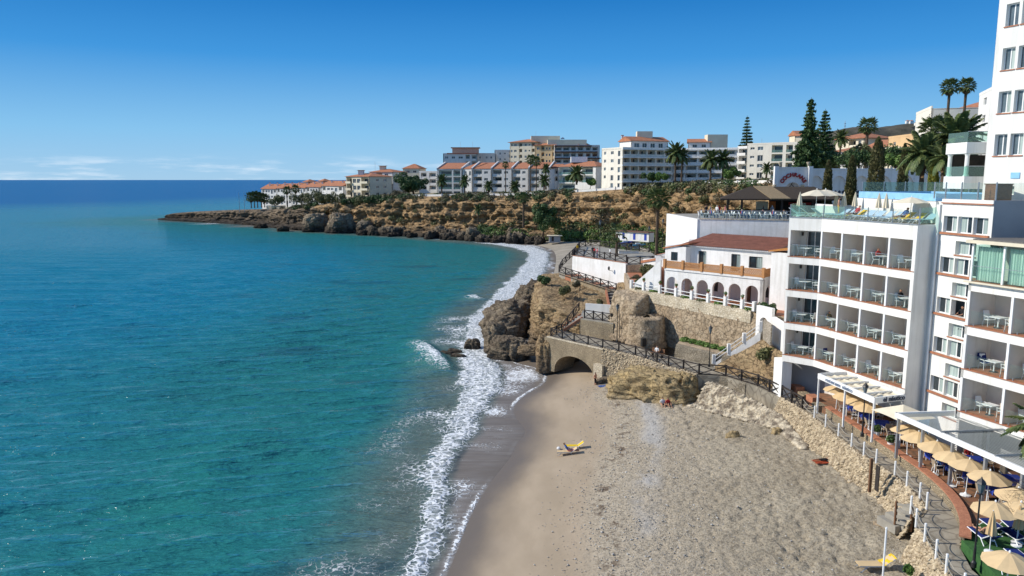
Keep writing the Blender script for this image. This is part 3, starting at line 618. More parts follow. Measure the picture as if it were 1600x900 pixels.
# ================================================================== vegetation builders
def leaf_arrays(blobs, n, size, rng=RNG, shell=.55, flat=0.0, aspect=.55):
    B = np.array([b if len(b) == 6 else (*b[:3], b[3], b[3], b[3]) for b in blobs], float); vol = (B[:, 3]*B[:, 4]*B[:, 5])**(2/3); pr_ = vol/vol.sum()
    k = rng.choice(len(B), n, p=pr_); d = rng.normal(size=(n, 3)); d /= np.linalg.norm(d, axis=1)[:, None]; r = shell+(1-shell)*rng.random(n)**.6
    lump = 1+.30*fbm(d*2.2+k[:, None]*3.1, 2, 7)
    C = B[k, :3]+d*B[k, 3:]*(r*lump)[:, None]
    nrm_ = d+rng.normal(size=(n, 3))*.75; nrm_[:, 2] += flat; nrm_ /= np.linalg.norm(nrm_, axis=1)[:, None]
    u = np.cross(nrm_, rng.normal(size=(n, 3))); u /= np.linalg.norm(u, axis=1)[:, None]; v = np.cross(nrm_, u)
    s = size*rng.uniform(.6, 1.4, n)[:, None]; u = u*s; v = v*s*aspect
    V = np.stack([C-u, C-v*.9+u*.1, C+u, C+v*.9+u*.1], 1).reshape(-1, 3); return V, np.arange(4*n).reshape(n, 4)
def leaf_cloud(name, blobs, n, size, mat, parent=None, **k):
    V, F_ = leaf_arrays(blobs, n, size, **k); return np_mesh(name, V, F_, mat, parent, smooth=False)
def tree(name, label, base, blobs, n, size, mat, trunk_r=.25, cat='tree', group=None, limbs=True, cmat=None):
    t_ = thing(name, label, cat, base, group=group); b = Vector(base); cs = [Vector(x[:3]) for x in blobs]; top = sum(cs, Vector())/len(cs); mb = MB()
    mid = b+(top-b)*.55+Vector((random.uniform(-.2,.2), random.uniform(-.2,.2), 0)); mb.tube([b, b+(mid-b)*.5, mid, top], [trunk_r, trunk_r*.8, trunk_r*.6, trunk_r*.2], 7)
    if limbs:
        for c_ in cs[:9]: mb.tube([mid, mid+(c_-mid)*.5+Vector((0,0,.1)), c_], [trunk_r*.45, trunk_r*.3, trunk_r*.08], 5)
    mb.build('trunk', cmat or M_bark, t_, smooth=True); leaf_cloud('crown', blobs, n, size, mat, t_); return t_
def blobset(c, rx, ry, rz, k, r, seed):
    rg = np.random.default_rng(seed); o = []
    for _ in range(k):
        d = rg.normal(size=3); d /= np.linalg.norm(d); q = rg.random()**.45
        o.append((c[0]+d[0]*rx*q, c[1]+d[1]*ry*q, c[2]+d[2]*rz*q, r*rg.uniform(.6, 1.25)))
    return o
# palms: shared frond meshes, each frond a part
def frond_mesh(L_=3.2, droop=1.0, nl=26, seed=1, leaf=.62, mat=None):
    rg = random.Random(seed); mb = MB(); pts = []
    for i in range(9): f = i/8; pts.append((L_*f*(1-.12*droop*f), 0, L_*(.30*f-.62*droop*f*f)))
    mb.tube(pts, [.035*(1-.85*i/8) for i in range(9)], 3)
    for i in range(nl):
        f = .10+.90*i/nl; k = min(int(f*8), 7); a = Vector(pts[k]).lerp(Vector(pts[k+1]), f*8-k); tdir = (Vector(pts[k+1])-Vector(pts[k])).normalized()
        ln = leaf*(math.sin(math.pi*(.12+.84*f))**.6)*rg.uniform(.85,1.1)
        for s in (-1, 1):
            tip = a+tdir*ln*.55+Vector((0, s*ln*.80, -ln*(.16+.30*rg.random()))); w_ = tdir*.035
            mb.add([a-w_, a+w_, (a+tip)/2+w_*1.3+Vector((0,0,.03)), tip, (a+tip)/2-w_*1.3+Vector((0,0,.03))], [(0,1,2,3,4)])
    me = bpy.data.meshes.new('frond'); me.from_pydata(mb.v, [], mb.f); me.materials.append(mat or L_palm); return me
def fan_mesh(L_=1.3, seed=1, mat=None, droop=.5):
    rg = random.Random(seed); mb = MB(); mb.tube([(0,0,0),(L_*.5,0,.12),(L_*.9,0,.02)], [.03,.022,.015], 3); c_ = Vector((L_*.9,0,.02))
    for i in range(15):
        a = R(-110+220*i/14); r_ = L_*.72*rg.uniform(.9,1.05)*(1-.25*abs(a)/2); tip = c_+Vector((math.cos(a)*r_, math.sin(a)*r_, -droop*r_*.55*rg.uniform(.6,1.3))); m_ = c_+(tip-c_)*.55+Vector((0,0,.10*r_))
        sd = Vector((-math.sin(a), math.cos(a), 0))*.075; mb.add([c_, m_-sd, tip, m_+sd], [(0,1,2,3)])
    me = bpy.data.meshes.new('leaf'); me.from_pydata(mb.v, [], mb.f); me.materials.append(mat or L_palm); return me
FR = [frond_mesh(1.0, d, seed=i, leaf=.22) for i, d in enumerate((.55, .9, 1.35))]; FRD = frond_mesh(1.0, 1.9, 18, 9, .2, L_dry)
for me in FR+[FRD]: pass
FN = [fan_mesh(1.0, i, None, d) for i, d in enumerate((.3, .6, 1.0))]; FND = fan_mesh(1.0, 7, L_dry, 1.5)
def palm(base, h, r, label, kind='date', n=46, group='palm trees', skirt=10, tr=.22, seed=0, lean=0, name='palm_tree', cat='palm'):
    rg = random.Random(seed*7+3); t_ = thing(name, label, cat, base, group=group); mb = MB(); pts = []; rs = []
    for i in range(13):
        f = i/12; pts.append((lean*f*f, 0, h*f)); rs.append(tr*(1.35-.45*f if f < .15 else 1.05-.2*f)*(1+.07*(i % 2)))
    if kind == 'date': rs[-1] *= 1.35; rs[-2] *= 1.3
    mb.tube(pts, rs, 9); mb.build('trunk', M_bark, t_, local=True)
    top = Vector(pts[-1])
    def put(me, el, az, s, nm):
        o = bpy.data.objects.new(nm, me); COL.objects.link(o); o.parent = t_; o.location = top+Vector((math.cos(az),math.sin(az),0))*tr*.6+Vector((0,0,.05+.12*el)); o.rotation_euler = (rg.uniform(-.2,.2), -el, az); o.scale = (s, s, s)
    for i in range(n):
        f = (i+.5)/n; el = R(80-112*f**.85) if kind == 'date' else R(75-115*f); az = i*2.39996+rg.uniform(-.15,.15)
        put((FR if kind == 'date' else FN)[min(2, int(f*3))], el, az, r*rg.uniform(.85,1.08), 'frond')
    for i in range(skirt): put(FRD if kind == 'date' else FND, R(-55-rg.uniform(0,25)), i*2.4+rg.uniform(-.3,.3), r*rg.uniform(.55,.8) if kind == 'date' else r*.75, 'dead_frond')
    return t_
def cypress(base, h, r, label, mat=L_cyp, seed=0, n=5200, size=.11):
    t_ = thing('cypress_tree', label, 'cypress', base, group='columnar cypresses'); MB().tube([base, (base[0], base[1], base[2]+h*.9)], [.12, .03], 6).build('trunk', M_bark, t_)
    rg = np.random.default_rng(seed); z = rg.random(n)**.85; a = rg.uniform(0, 6.283, n); rad = r*np.interp(z, [0,.08,.35,.75,.93,1], [.72,.92,1,.72,.38,.04])*(1+.22*fbm(np.stack([np.cos(a)*1.5, np.sin(a)*1.5, z*h*1.1], 1), 3, seed))*(rg.random(n)**.35)
    C = np.stack([base[0]+rad*np.cos(a), base[1]+rad*np.sin(a), base[2]+.15+z*(h-.15)], 1); up = np.stack([np.cos(a)*.35, np.sin(a)*.35, np.ones(n)], 1)+rg.normal(size=(n,3))*.3; up /= np.linalg.norm(up, axis=1)[:, None]
    w_ = np.cross(up, rg.normal(size=(n,3))); w_ /= np.linalg.norm(w_, axis=1)[:, None]; s = size*rg.uniform(.7,1.5,n)[:, None]
    np_mesh('foliage', np.stack([C-w_*s*.45, C-up*s*.8, C+w_*s*.45, C+up*s*1.5], 1).reshape(-1,3), np.arange(4*n).reshape(n,4), mat, t_, smooth=False); return t_
def conifer(base, h, r, label, seed=0, tiers=20, dens=1.0, mat=L_dark, name='norfolk_pine', cat='conifer', droop=.1, ragged=0.0):
    t_ = thing(name, label, cat, base); rg = np.random.default_rng(seed); mb = MB(); mb.tube([base, (base[0],base[1],base[2]+h)], [h*.018+.06, .03], 7); VV = []; 
    for i in range(tiers):
        f = (i+.5)/tiers; z = base[2]+h*(.12+.86*f); rr = r*(1-f)**.75*(1+ragged*rg.uniform(-.5,.4))+.15; nb_ = 6 if f < .8 else 4
        for k in range(nb_):
            a = 6.283*(k+rg.random()*.5)/nb_+i*.7; L2 = rr*rg.uniform(.75,1.1); d = np.array([math.cos(a), math.sin(a), 0.0]); m_ = int(60*dens*max(.35,L2/2)); u = rg.random(m_)
            C = np.array([base[0], base[1], z])+d*(u*L2)[:, None]+np.array([0,0,1])*(L2*(.12*u-droop*u*u))[:, None]+rg.normal(size=(m_,3))*np.array([.16,.16,.10])*(.4+L2*.25)
            mb.tube([(base[0],base[1],z), tuple(np.array([base[0],base[1],z])+d*L2*.95+np.array([0,0,L2*(.12-droop)]))], [.05*max(.3,1-f), .012], 4, False); VV.append(C)
    C = np.vstack(VV); n = len(C); nn = rg.normal(size=(n,3)); u = nn/np.linalg.norm(nn, axis=1)[:, None]; w_ = np.cross(u, rg.normal(size=(n,3))); w_ /= np.linalg.norm(w_, axis=1)[:, None]; s = (h*.017)*rg.uniform(.6,1.5,n)[:, None]
    mb.build('trunk', M_bark, t_); np_mesh('foliage', np.stack([C-u*s, C-w_*s*.4, C+u*s, C+w_*s*.4], 1).reshape(-1,3), np.arange(4*n).reshape(n,4), mat, t_, smooth=False); return t_
# ================================================================== near shore: path, walls, rocks, railings
ZP = 4.75
# the promenade: outer (beach) edge and inner edge, from near to far
OUT = [(20.6,30.5),(21.2,33.6),(21.6,35.6),(22.0,37.4),(22.5,39.2),(23.3,40.9),(24.3,42.0),(24.6,43.4),(24.8,45.2),(24.85,47.4),(24.5,50),(24.4,52.5),(24.4,55.5),(24.4,58.5),(24.3,61),(23.8,64.5),(22.9,68.2),(20.9,71.8),(18.4,72.4),(16.0,75.5),(13.4,80.5),(10.2,83.9),(7.2,87.3),(4.6,90.4)]
INN = [(22.3,29.5),(22.9,32.6),(22.9,34.9),(23.6,37.0),(25.1,39.4),(26.1,42.4),(26.5,45.9),(26.4,49.6),(26.1,54.8),(25.9,59.6),(25.6,62.5),(25.2,66.5),(24.0,70.5),(22.2,74.2),(19.6,77.5),(17.3,80.5),(14.6,84.5),(12.0,88.0),(9.2,91.5),(6.2,94.0)]
M_flag = stone_mat('flagstone_paving', (.36,.315,.24), (.30,.265,.205), (.22,.19,.145), scale=1.1, bump=.008, jitter=.2, sz=1)
struct(MB().prism(OUT+INN[::-1], 3.2, ZP).build('promenade_path', M_flag))
# battered sea wall under the path edge, rough stones
_bx = np.linspace(-6, 27, 100); _by = np.linspace(28, 112, 250); _bg = beach_z(np.array([(a, b2) for b2 in _by for a in _bx]))[0].reshape(250, 100)
M_rip2 = pm('wall_stone', (.56,.46,.31), (.34,.265,.175), rough=.95, scale=3.0, lo=.4, hi=.6, fine=.25, bscale=7)
def beach_h(x, y):
    i = int(np.clip((y-28)/84*249, 0, 249)); j = int(np.clip((x+6)/33*99, 0, 99)); return float(_bg[i, j])
def battered(name, line, ztop, foot, mat, label, seed=1, zf=None, amp=.10, cat='wall', parent=None, rows=14, step=.22, cap=.35, stones=0):
    Ln = np.array(smooth_line([p[:2] for p in line], 1)); s = np.r_[0, np.cumsum(np.hypot(np.diff(Ln[:, 0]), np.diff(Ln[:, 1])))]
    k = int(s[-1]/step); tt_ = np.linspace(0, s[-1], k); Q = np.stack([np.interp(tt_, s, Ln[:, i]) for i in (0, 1)], 1)
    tg = np.gradient(Q, axis=0); tg /= np.linalg.norm(tg, axis=1)[:, None]; nn = np.stack([-tg[:, 1], tg[:, 0]], 1)
    z0 = np.array([beach_h(*(q+n_*foot)) for q, n_ in zip(Q, nn)])-.3 if zf is None else np.full(k, zf)
    zt_ = np.full(k, ztop) if not callable(ztop) else np.array([ztop(a) for a in tt_/s[-1]])
    V_ = []
    for i in range(rows):
        f = i/(rows-1); e = foot*(1-f)
        V_.append(np.column_stack([Q+nn*e, z0+(zt_-z0)*f]))
    for e in (-.12, -cap): V_.append(np.column_stack([Q+nn*e, zt_+.03*(1 if e > -.2 else 0)]))
    V_ = np.vstack(V_); N3 = np.tile(np.column_stack([nn, nn[:, 0]*0+.3]), (rows+2, 1))
    dn = fbm(V_*1.6, 3, seed)+.9*fbm(V_*3.4, 2, seed+3, True); am = np.repeat(np.r_[np.ones(rows-1), .25, .15, 0], k)
    o = np_mesh(name, V_+N3*(dn*amp*am)[:, None], grid_faces(rows+2, k), mat, parent, smooth=False)
    if parent is None: tag(o, label, cat)
    if stones:
        nS = int(s[-1]*stones); W_ = (V_+N3*(dn*amp*am)[:, None]).reshape(rows+2, k, 3); ri = RNG.uniform(0, rows+.4, nS); ci = RNG.integers(0, k-1, nS); fr_ = RNG.random(nS)[:, None]; r0_ = ri.astype(int).clip(0, rows); fz = (ri-r0_)[:, None]
        Pq = (W_[r0_, ci]*(1-fr_)+W_[r0_, ci+1]*fr_)*(1-fz)+(W_[r0_+1, ci]*(1-fr_)+W_[r0_+1, ci+1]*fr_)*fz
        so_ = pebble_field('stones', Pq, RNG.gamma(5, .015, nS)+.02, M_rip2 if len(label) % 2 else M_rip2, 'x', 'x', 'stuff', o); del so_['label']; del so_['category']
    return o
battered('stone_wall', OUT[5:16], ZP+.03, .85, M_stone, 'battered rubble stone sea wall below the white rope posts', 3, stones=300)
battered('stone_wall', OUT[:5], ZP+.03, .8, M_stone, 'battered rubble stone wall beside the curving path end, small shrub on it', 5, stones=300)
battered('stone_wall', [OUT[18], OUT[19], OUT[20], (10.35,83.75)], ZP+.03, .7, M_stoneg, 'grey stone retaining wall between the footpath arch and ochre rock', 7, amp=.12, stones=260)
# steps and openings down to the sand
gate = thing('beach_stairs', 'concrete stair and landing cut through the rubble sea wall', 'stairs', (24.2,42.5,3.6))
for i in range(4): MB().box((23.95-i*.42, 42.15+i*.12, 4.35-i*.3), (.5, 1.5, .5), .25).build('step', M_conc, gate)
MB().box((22.95, 43.0, beach_h(22.95,43.0)-.02), (1.0, 1.5, .3), .35).build('landing', M_earthw, gate)
tg_ = thing('timber_gate', 'tall weathered timber gate post with boards beside the beach stair', 'gate', (23.6,46.6,3.6))
MB().box((23.55, 46.9, 4.75), (.16, .16, 2.3)).build('post', M_wood, tg_); MB().box((23.75, 46.4, 4.75), (.06, .38, 1.7), .1).build('board', M_dark, tg_)
tg_ = thing('timber_barrier', 'short open gate of slanting pale boards at the foot of the stair', 'gate', (22.9,41.6,3.6))
MB().box((22.75,42.0,4.4), (.12,.12,1.5)).build('post', M_wood, tg_); MB().box((23.25,41.2,4.4), (.12,.12,1.5)).build('post', M_wood, tg_)
for i in range(4): MB().beam((22.75,42.0,3.85+i*.38), (23.25,41.2,4.0+i*.38), .05, .16).build('board', M_conc, tg_)
# arched footbridge wall at the point
ab = thing('stone_arch', 'low rubble stone arch carrying the footpath over a sea cave', 'arch', (7.4,86.6,1.0))
p_, q_ = (4.0,90.75), (10.4,83.45); L_ = math.hypot(6.4,7.3)
M_arch = M_stone
o = MB().arches(p_, q_, .6, ZP-.02, 3.4, [(5.1, 3.3, .9, 2.2)], 16).build('wall', M_arch, ab)
MB().wall((p_[0]+.3,p_[1]-.3), q_, ZP-.02, ZP+.10, .5, .06).build('coping', M_stonew, ab)
MB().box((10.2,83.5,2.0), (1.2,1.3,2.2), .75).build('buttress', M_stonew, ab)
rock('rock', (4.3,91.2), 1.15, 1.2, .3, 4.3, 31, M_bluff, 'pitted tan rock holding the seaward end of the footpath arch', amp=.3)
rock('rock', (6.0,94.3), 2.2, 1.7, .2, 4.5, 33, M_bluff, 'flat topped tan rock under the railing corner of the footpath', amp=.25)
rock('rock', (2.6,96.4), 1.7, .8, 1.2, 2.3, 36, M_bluff, 'thin rock ledge running from the dark rocks to the footpath arch', amp=.3, rz=-.3)
# sea rocks off the point
rock('rock', (-.2,117.5), 3.8, 3.6, -.6, 4.4, 41, M_rock, 'massive grey slab rock with pale weathered layers standing in the surf', amp=.34, rz=.5, lean=(.12,.1), n=(56, 80))
rock('rock', (2.6,124), 2.8, 3.4, -.6, 6.1, 42, M_rock, 'tall dark jagged rock leaning against the tan bluff', amp=.36, rz=.3, lean=(.14,0), n=(56, 80))
rock('rock', (-1.0,112.9), 2.9, 2.2, -.5, 3.0, 43, M_rock, 'low wedge of lighter rock at the foot of the slab rock', amp=.3, rz=.25, lean=(.1,.2))
rock('rock', (-2.0,102.6), 1.5, 1.8, -.4, 3.6, 44, M_rock, 'upright pointed brown rock beside the ledge, nearer the sea', amp=.34, lean=(-.1,.1))
rock('rock', (-.6,99.6), 2.2, 1.9, -.4, 2.6, 45, M_rock, 'broad dark rock at the edge of the swash under the ledge', amp=.36, rz=-.4, n=(48, 70))
rock('rock', (1.0,98.4), 1.3, 1.5, -.3, 2.3, 46, M_rock, 'rounded dark rock tucked beside the cave mouth of the arch', amp=.34)
rock('rock', (-5.7,104.8), 1.0, .9, -.5, 1.2, 47, M_rock, 'small pointed rock standing alone in white surf', amp=.4)
for i, (x, y) in enumerate(((-9.0,101.5),(-8.0,102.5),(-7.3,99.8))):
    rock('rock', (x, y), 1.1, .4, -.5, .35, 50+i, M_rock, 'low wet black rock just breaking the surface in surf', 'low wet rocks in the surf', rz=-.4, amp=.35, n=(20, 28))
# the bluff under the upper walkway
bl = mass('bluff', [(4.2,104.5),(4.0,114),(5.2,122),(9.5,124.5),(17,112),(16.2,104),(13.6,98.2),(9,99.6)], -.3, [6.6,7.9,8.6,8.4,7.4,5.8,4.9,5.2], 61, M_bluff, 1.1, .75, 36, .3, fs=.55, topamp=.3); struct(bl)
mass_o = mass('rocky_bank', [(15.8,110),(17,114),(24,112),(24.5,100),(19,95),(14.6,94),(13.8,99)], 1, [8.6,9.0,9.5,9.8,9.3,8.0,6.0], 65, M_bluff, .4, .4, 14, .6); struct(mass_o)
# lower platform with rubble front, small white wall
pf = thing('stone_platform', 'raised stair platform faced with pale rubble beside the footpath', 'platform', (10.2,93,4.7))
PLAT = [(8.6,93.6),(12.4,90.2),(14.2,93.0),(13.5,98),(9.5,99.4)]
MB().prism(PLAT, 4.2, 6.4).build('rubble_base', M_stone, pf); MB().prism([(x+.0, y) for x, y in PLAT], 6.404, 6.52).build('deck', M_conc, pf)
MB().wall((9.7,97.6), (13.2,96.2), 6.52, 7.75, .25).build('parapet', M_white, pf)
st = thing('stone_steps', 'short flight of grey steps with pink kerb rising to the platform', 'stairs', (7.2,93.4,4.75))
for i in range(6): MB().box((6.9+i*.36, 95.0-i*.05, 4.85+i*.27), (.4, 2.0, .32+.02*i)).build('step', M_conc, st)
for yy in (93.85, 96.15): MB().beam((6.6,yy,4.9), (9.0,yy-.2,6.6), .3, .3).build('kerb', M_brick, st)
us = thing('walkway_stairs', 'steep flight of dark timber steps climbing beside the old tower', 'stairs', (13.4,97,6.5))
for i in range(14):
    f = i/13; MB().box((13.7+.6*f, 96.6+9.5*f, 6.6+1.35*f+.02), (1.5, .55, .14)).build('step', M_dark if i % 2 else M_conc, us)
MB().beam((12.9,96.4,6.55), (13.5,106.4,8.1), .25, .5).build('kerb', M_brick, us)
wk = thing('walkway', 'stepped terracotta walkway climbing along the plaza wall', 'walkway', (9,118,8))
for i in range(9):
    f = i/9; a = (15.2-7.6*f, 107.5+12.5*f); b_ = (15.2-7.6*(f+1/9), 107.5+12.5*(f+1/9)); c_ = (16.4-6.7*f, 108.5+12.2*f); e_ = (16.4-6.7*(f+1/9), 108.5+12.2*(f+1/9))
    MB().prism([a, b_, e_, c_], 6.0, 7.95+1.2*f).build('step', M_coping if i % 2 else M_conc, wk)
battered('stone_wall', [(7.55,120.2),(11.2,114.0),(15.1,107.4)], lambda f: 9.0-1.1*f, -.15, M_stone, 'narrow pink stone edge below the stepped walkway', 9, zf=5.5, amp=.08)
# plaza
PA, PB = (9.8,120.6), (16.8,109.8)
PLZ = [PA, PB, (23.2,112.2), (24,128), (14,143), (11.5,138)]
struct(MB().prism(PLZ, 2, 11.5).build('plaza_ground', M_conc))
pw = thing('plaza_wall', 'tall blank whitewashed wall holding up the lookout plaza', 'wall', (13.3,115.2,7.4))
MB().wall(PA, PB, 5.0, 11.75, .35, .05).build('wall_face', M_white2, pw); MB().wall(PA, PB, 11.754, 11.80, .45, .1).build('coping', M_coping, pw)
MB().wall((PB[0]+.2,PB[1]+.1), (19.8,111.0), 4, 11.45, .2, .12).build('end_face', M_earthw, pw)
lw = thing('wall_lantern', 'small black iron lantern on a bracket fixed to the plaza wall', 'lantern', (15.4,111.9,10.4))
d_, n_, _ = nrm(PA, PB); bx_, by_ = 15.2+n_[0]*.05, 112.27+n_[1]*.05
MB().beam((bx_,by_,10.3), (bx_+n_[0]*.7,by_+n_[1]*.7,10.45), .06).build('bracket', M_black, lw)
MB().lathe([(.06,0),(.14,.1),(.17,.4),(.05,.6)], (bx_+n_[0]*.7,by_+n_[1]*.7,10.45), 6).build('lamp_head', M_black, lw)
# ------------------------------------------------------------------ timber railings
def railing(pts, zs, label, h=1.05, name='timber_railing', mat=M_dark, sp=2.0, brace=True, r=.11):
    zs = zs if isinstance(zs, (list, tuple)) else [zs]*len(pts)
    th = thing(name, label, 'railing', (*pts[0][:2], zs[0])); P_ = []
    for (a, za), (b2, zb) in zip(zip(pts[:-1], zs[:-1]), zip(pts[1:], zs[1:])):
        L2 = math.hypot(a[0]-b2[0], a[1]-b2[1]); k = max(1, round(L2/sp))
        for i in range(k): f = i/k; P_.append((a[0]+(b2[0]-a[0])*f, a[1]+(b2[1]-a[1])*f, za+(zb-za)*f))
    P_.append((*pts[-1][:2], zs[-1]))
    for p in P_: MB().box((p[0],p[1],p[2]+h/2+.05), (r*1.4,r*1.4,h+.1)).build('post', mat, th)
    for a, b2 in zip(P_[:-1], P_[1:]):
        up = lambda p, e: (p[0], p[1], p[2]+e)
        MB().beam(up(a,h), up(b2,h), r*.9).build('top_rail', mat, th)
        if brace:
            MB().beam(up(a,.12), up(b2,h-.06), r*.7).build('brace', mat, th); MB().beam(up(a,h-.06), up(b2,.12), r*.7).build('brace', mat, th)
        MB().beam(up(a,.1), up(b2,.1), r*.7).build('bottom_rail', mat, th)
    return th
railing([(x+.2, y+.1) for x, y in OUT[14:]][::-1], ZP, 'dark timber cross-braced railing along the footpath over the arch', sp=2.2)
railing([(4.8,90.6),(6.3,93.2),(9.0,99.2)], [ZP,ZP,6.5], 'dark timber railing climbing beside the short grey steps')
railing([(9.2,93.6),(12.3,90.8)], 6.52, 'dark timber railing on the rubble stair platform', sp=1.6)
railing([(15.1,107.5),(11.3,113.9),(7.6,120.1)], [7.95,8.5,9.1], 'dark timber railing following the stepped walkway under the plaza wall', sp=1.9)
railing([(7.6,120.2),(8.4,124.5),(11.3,131)], [9.1,9.6,11.3], 'dark timber railing at the seaward turn of the walkway', sp=1.9)
railing([PA,(12.5,138),(15,142),(24,130)], 11.5, 'dark timber railing along the seaward rim of the lookout plaza', sp=2.4)
railing([(PA[0]+.3,PA[1]+.1),(PB[0]+.1,PB[1]+.2)], 11.82, 'dark timber railing on top of the blank white plaza wall', sp=2.4)
railing([(PB[0]+.3,PB[1]+.3),(23,112.3)], 11.5, 'dark timber railing on the plaza edge above the planted slope', sp=2.4)
# ------------------------------------------------------------------ white rope posts on the promenade
def rope_fence(pts, label):
    th = thing('rope_fence', label, 'rope fence', (*pts[0], ZP))
    for x, y in pts: MB().lathe([(.065,0),(.065,1.02),(.07,1.04),(.055,1.10)], (x,y,ZP), 8).build('post', M_paint, th)
    for a, b2 in zip(pts[:-1], pts[1:]):
        for h_ in (.95, .52):
            MB().tube([(a[0]+(b2[0]-a[0])*f, a[1]+(b2[1]-a[1])*f, ZP+h_-.22*4*f*(1-f)) for f in np.linspace(0,1,9)], .022, 5).build('rope', M_conc, th)
inset = lambda l, k: [(x+k, y) for x, y in l]
rope_fence(inset([(24.3,61.2),(24.3,58.6),(24.3,56.4),(24.35,54.2),(24.35,52.0),(24.4,50.2),(24.6,48.8)], .22), 'white posts and sagging ropes between the timber railing and the beach stair')
rope_fence(inset([(24.75,46.6),(24.65,44.9),(24.5,43.1),(24.15,41.7)], .22), 'white posts and sagging ropes opposite the bend, four posts long')
rope_fence(inset([(22.95,41.2),(22.35,39.5),(21.85,37.7),(21.45,35.9),(21.1,34.4),(20.9,32.6)], .22), 'white posts and sagging ropes along the curved path end beside green turf')
# ------------------------------------------------------------------ ochre rock, riprap and other rocks on the sand
rock('rock', (14.4,74.6), 4.0, 2.3, .9, 4.3, 71, M_rocko, 'big ochre rock on the sand below the footpath with bathers at its foot', amp=.36, rz=-.55, n=(64, 96), fs=1.05)
rock('rock', (17.6,73.2), .95, 1.6, 1.2, 4.6, 72, M_rocko, 'narrow upright ochre rock against the masonry recess', amp=.28, fs=1.4)
battered('stone_wall', [(22.3,69.3),(20.9,72.0),(18.3,72.6)], ZP, .1, M_stoneg, 'shaded masonry recess wall beside the ochre rock', 11, amp=.08)
M_rip = pm('riprap_stone', (.56,.48,.35), (.20,.16,.115), rough=.95, scale=1.6, lo=.4, hi=.6, fine=.2, bscale=6)
pts = []; sz_ = []
for _ in range(5200):
    f = random.random(); k = f*(len(OUT)-1-6-0); 
    a, b2 = (18.8,71.6), (23.4,62.0)
    if f < .75: x, y = 19.3+(23.6-19.3)*(f/.75), 71.2-(71.2-62.5)*(f/.75)
    else: x, y = 23.5, 62.5-5.5*(f-.75)/.25
    e = random.random()**.8*2.5*(1-.72*f); x -= e*.85; y -= e*.55
    bh_ = beach_h(x, y); z = bh_+max(0, ZP-.35-e*1.15*(1+.3*f)-bh_)*(1-min(1, f*1.05)**2.2)+.04; pts.append((x, y, z)); sz_.append(random.uniform(.08,.32))
pebble_field('riprap', np.array(pts), np.array(sz_), M_rip, 'heap of broken pale stones spilled below the footpath railing', 'stones')
rock('rock', (18.6,60.6), .5, .34, beach_h(18.6,60.6)-.3, beach_h(18.6,60.6)+.45, 75, M_rocko, 'small pale boulder lying alone on the trampled sand', amp=.3, n=(20,28))
rock('rock', (22.3,60.6), .4, .34, beach_h(22.3,60.6)-.3, beach_h(22.3,60.6)+.45, 76, M_rocko, 'small tan boulder at the foot of the riprap', amp=.3, n=(20,28))
rock('rock', (10.9,82.2), 1.5, .5, 1.2, 1.9, 77, M_rock, 'flat slanting slab on the sand beside the arch buttress', amp=.25, n=(20,28), rz=.5)
# ================================================================== hotel and restaurant
ORD = ['first','second','third','fourth','fifth','sixth','seventh','eighth','ninth','tenth','eleventh','twelfth']
def lerp(a, b, f): return tuple(x+(y-x)*f for x, y in zip(a, b))
def inw(p, n, k): return (p[0]-n[0]*k, p[1]-n[1]*k)
def window(parent, p, q, s0, s1, z0, z1, n=2, rec=.14, glass=(M_win,), frame=M_paint, fw=.06, sill=None, name='window'):
    d, nn, L_ = nrm(p, q); mb = MB()
    def W(s, z, k): return (p[0]+d[0]*s-nn[0]*k, p[1]+d[1]*s-nn[1]*k, z)
    def bar(a, b2, z_0, z_1, k0=rec, k1=rec+.06): mb.hexa([W(a,z_0,k0),W(b2,z_0,k0),W(b2,z_0,k1),W(a,z_0,k1),W(a,z_1,k0),W(b2,z_1,k0),W(b2,z_1,k1),W(a,z_1,k1)])
    bar(s0, s1, z0, z0+fw); bar(s0, s1, z1-fw, z1)
    w_ = (s1-s0)/n
    bar(s0, s0+fw, z0+fw, z1-fw); bar(s1-fw, s1, z0+fw, z1-fw)
    for i in range(1, n): bar(s0+i*w_-fw*.6, s0+i*w_+fw*.6, z0+fw, z1-fw)
    o = mb.build(name, frame, parent)
    for i in range(n):
        mb = MB(); a, b2 = s0+i*w_+fw*.5, s0+(i+1)*w_-fw*.5; k = rec+.03
        mb.hexa([W(a,z0+fw*.5,k),W(b2,z0+fw*.5,k),W(b2,z0+fw*.5,k+.02),W(a,z0+fw*.5,k+.02),W(a,z1-fw*.5,k),W(b2,z1-fw*.5,k),W(b2,z1-fw*.5,k+.02),W(a,z1-fw*.5,k+.02)])
        mb.build('pane', glass[i % len(glass)], o)
    if sill:
        mb = MB(); mb.hexa([W(s0-.06,z0-.08,-.06),W(s1+.06,z0-.08,-.06),W(s1+.06,z0-.08,rec),W(s0-.06,z0-.08,rec),W(s0-.06,z0-.004,-.06),W(s1+.06,z0-.004,-.06),W(s1+.06,z0-.004,rec),W(s0-.06,z0-.004,rec)]); mb.build('sill', sill, o)
    return o
def text_mesh(name, txt, size, mat, origin, xdir, up=(0,0,1), parent=None, extrude=.02, align='CENTER', bold=0):
    cu = bpy.data.curves.new(name, 'FONT'); cu.body = txt; cu.size = size; cu.extrude = extrude; cu.align_x = align; cu.offset = bold
    to = bpy.data.objects.new(name, cu); COL.objects.link(to); dg = bpy.context.evaluated_depsgraph_get()
    me = bpy.data.meshes.new_from_object(to.evaluated_get(dg)); bpy.data.objects.remove(to)
    x = Vector(xdir).normalized(); y = Vector(up).normalized(); z = x.cross(y)
    me.transform(Matrix(((x.x,y.x,z.x,origin[0]),(x.y,y.y,z.y,origin[1]),(x.z,y.z,z.z,origin[2]),(0,0,0,1))))
    me.materials.clear(); me.materials.append(mat); me.name = name
    return link_obj(name, me, parent)
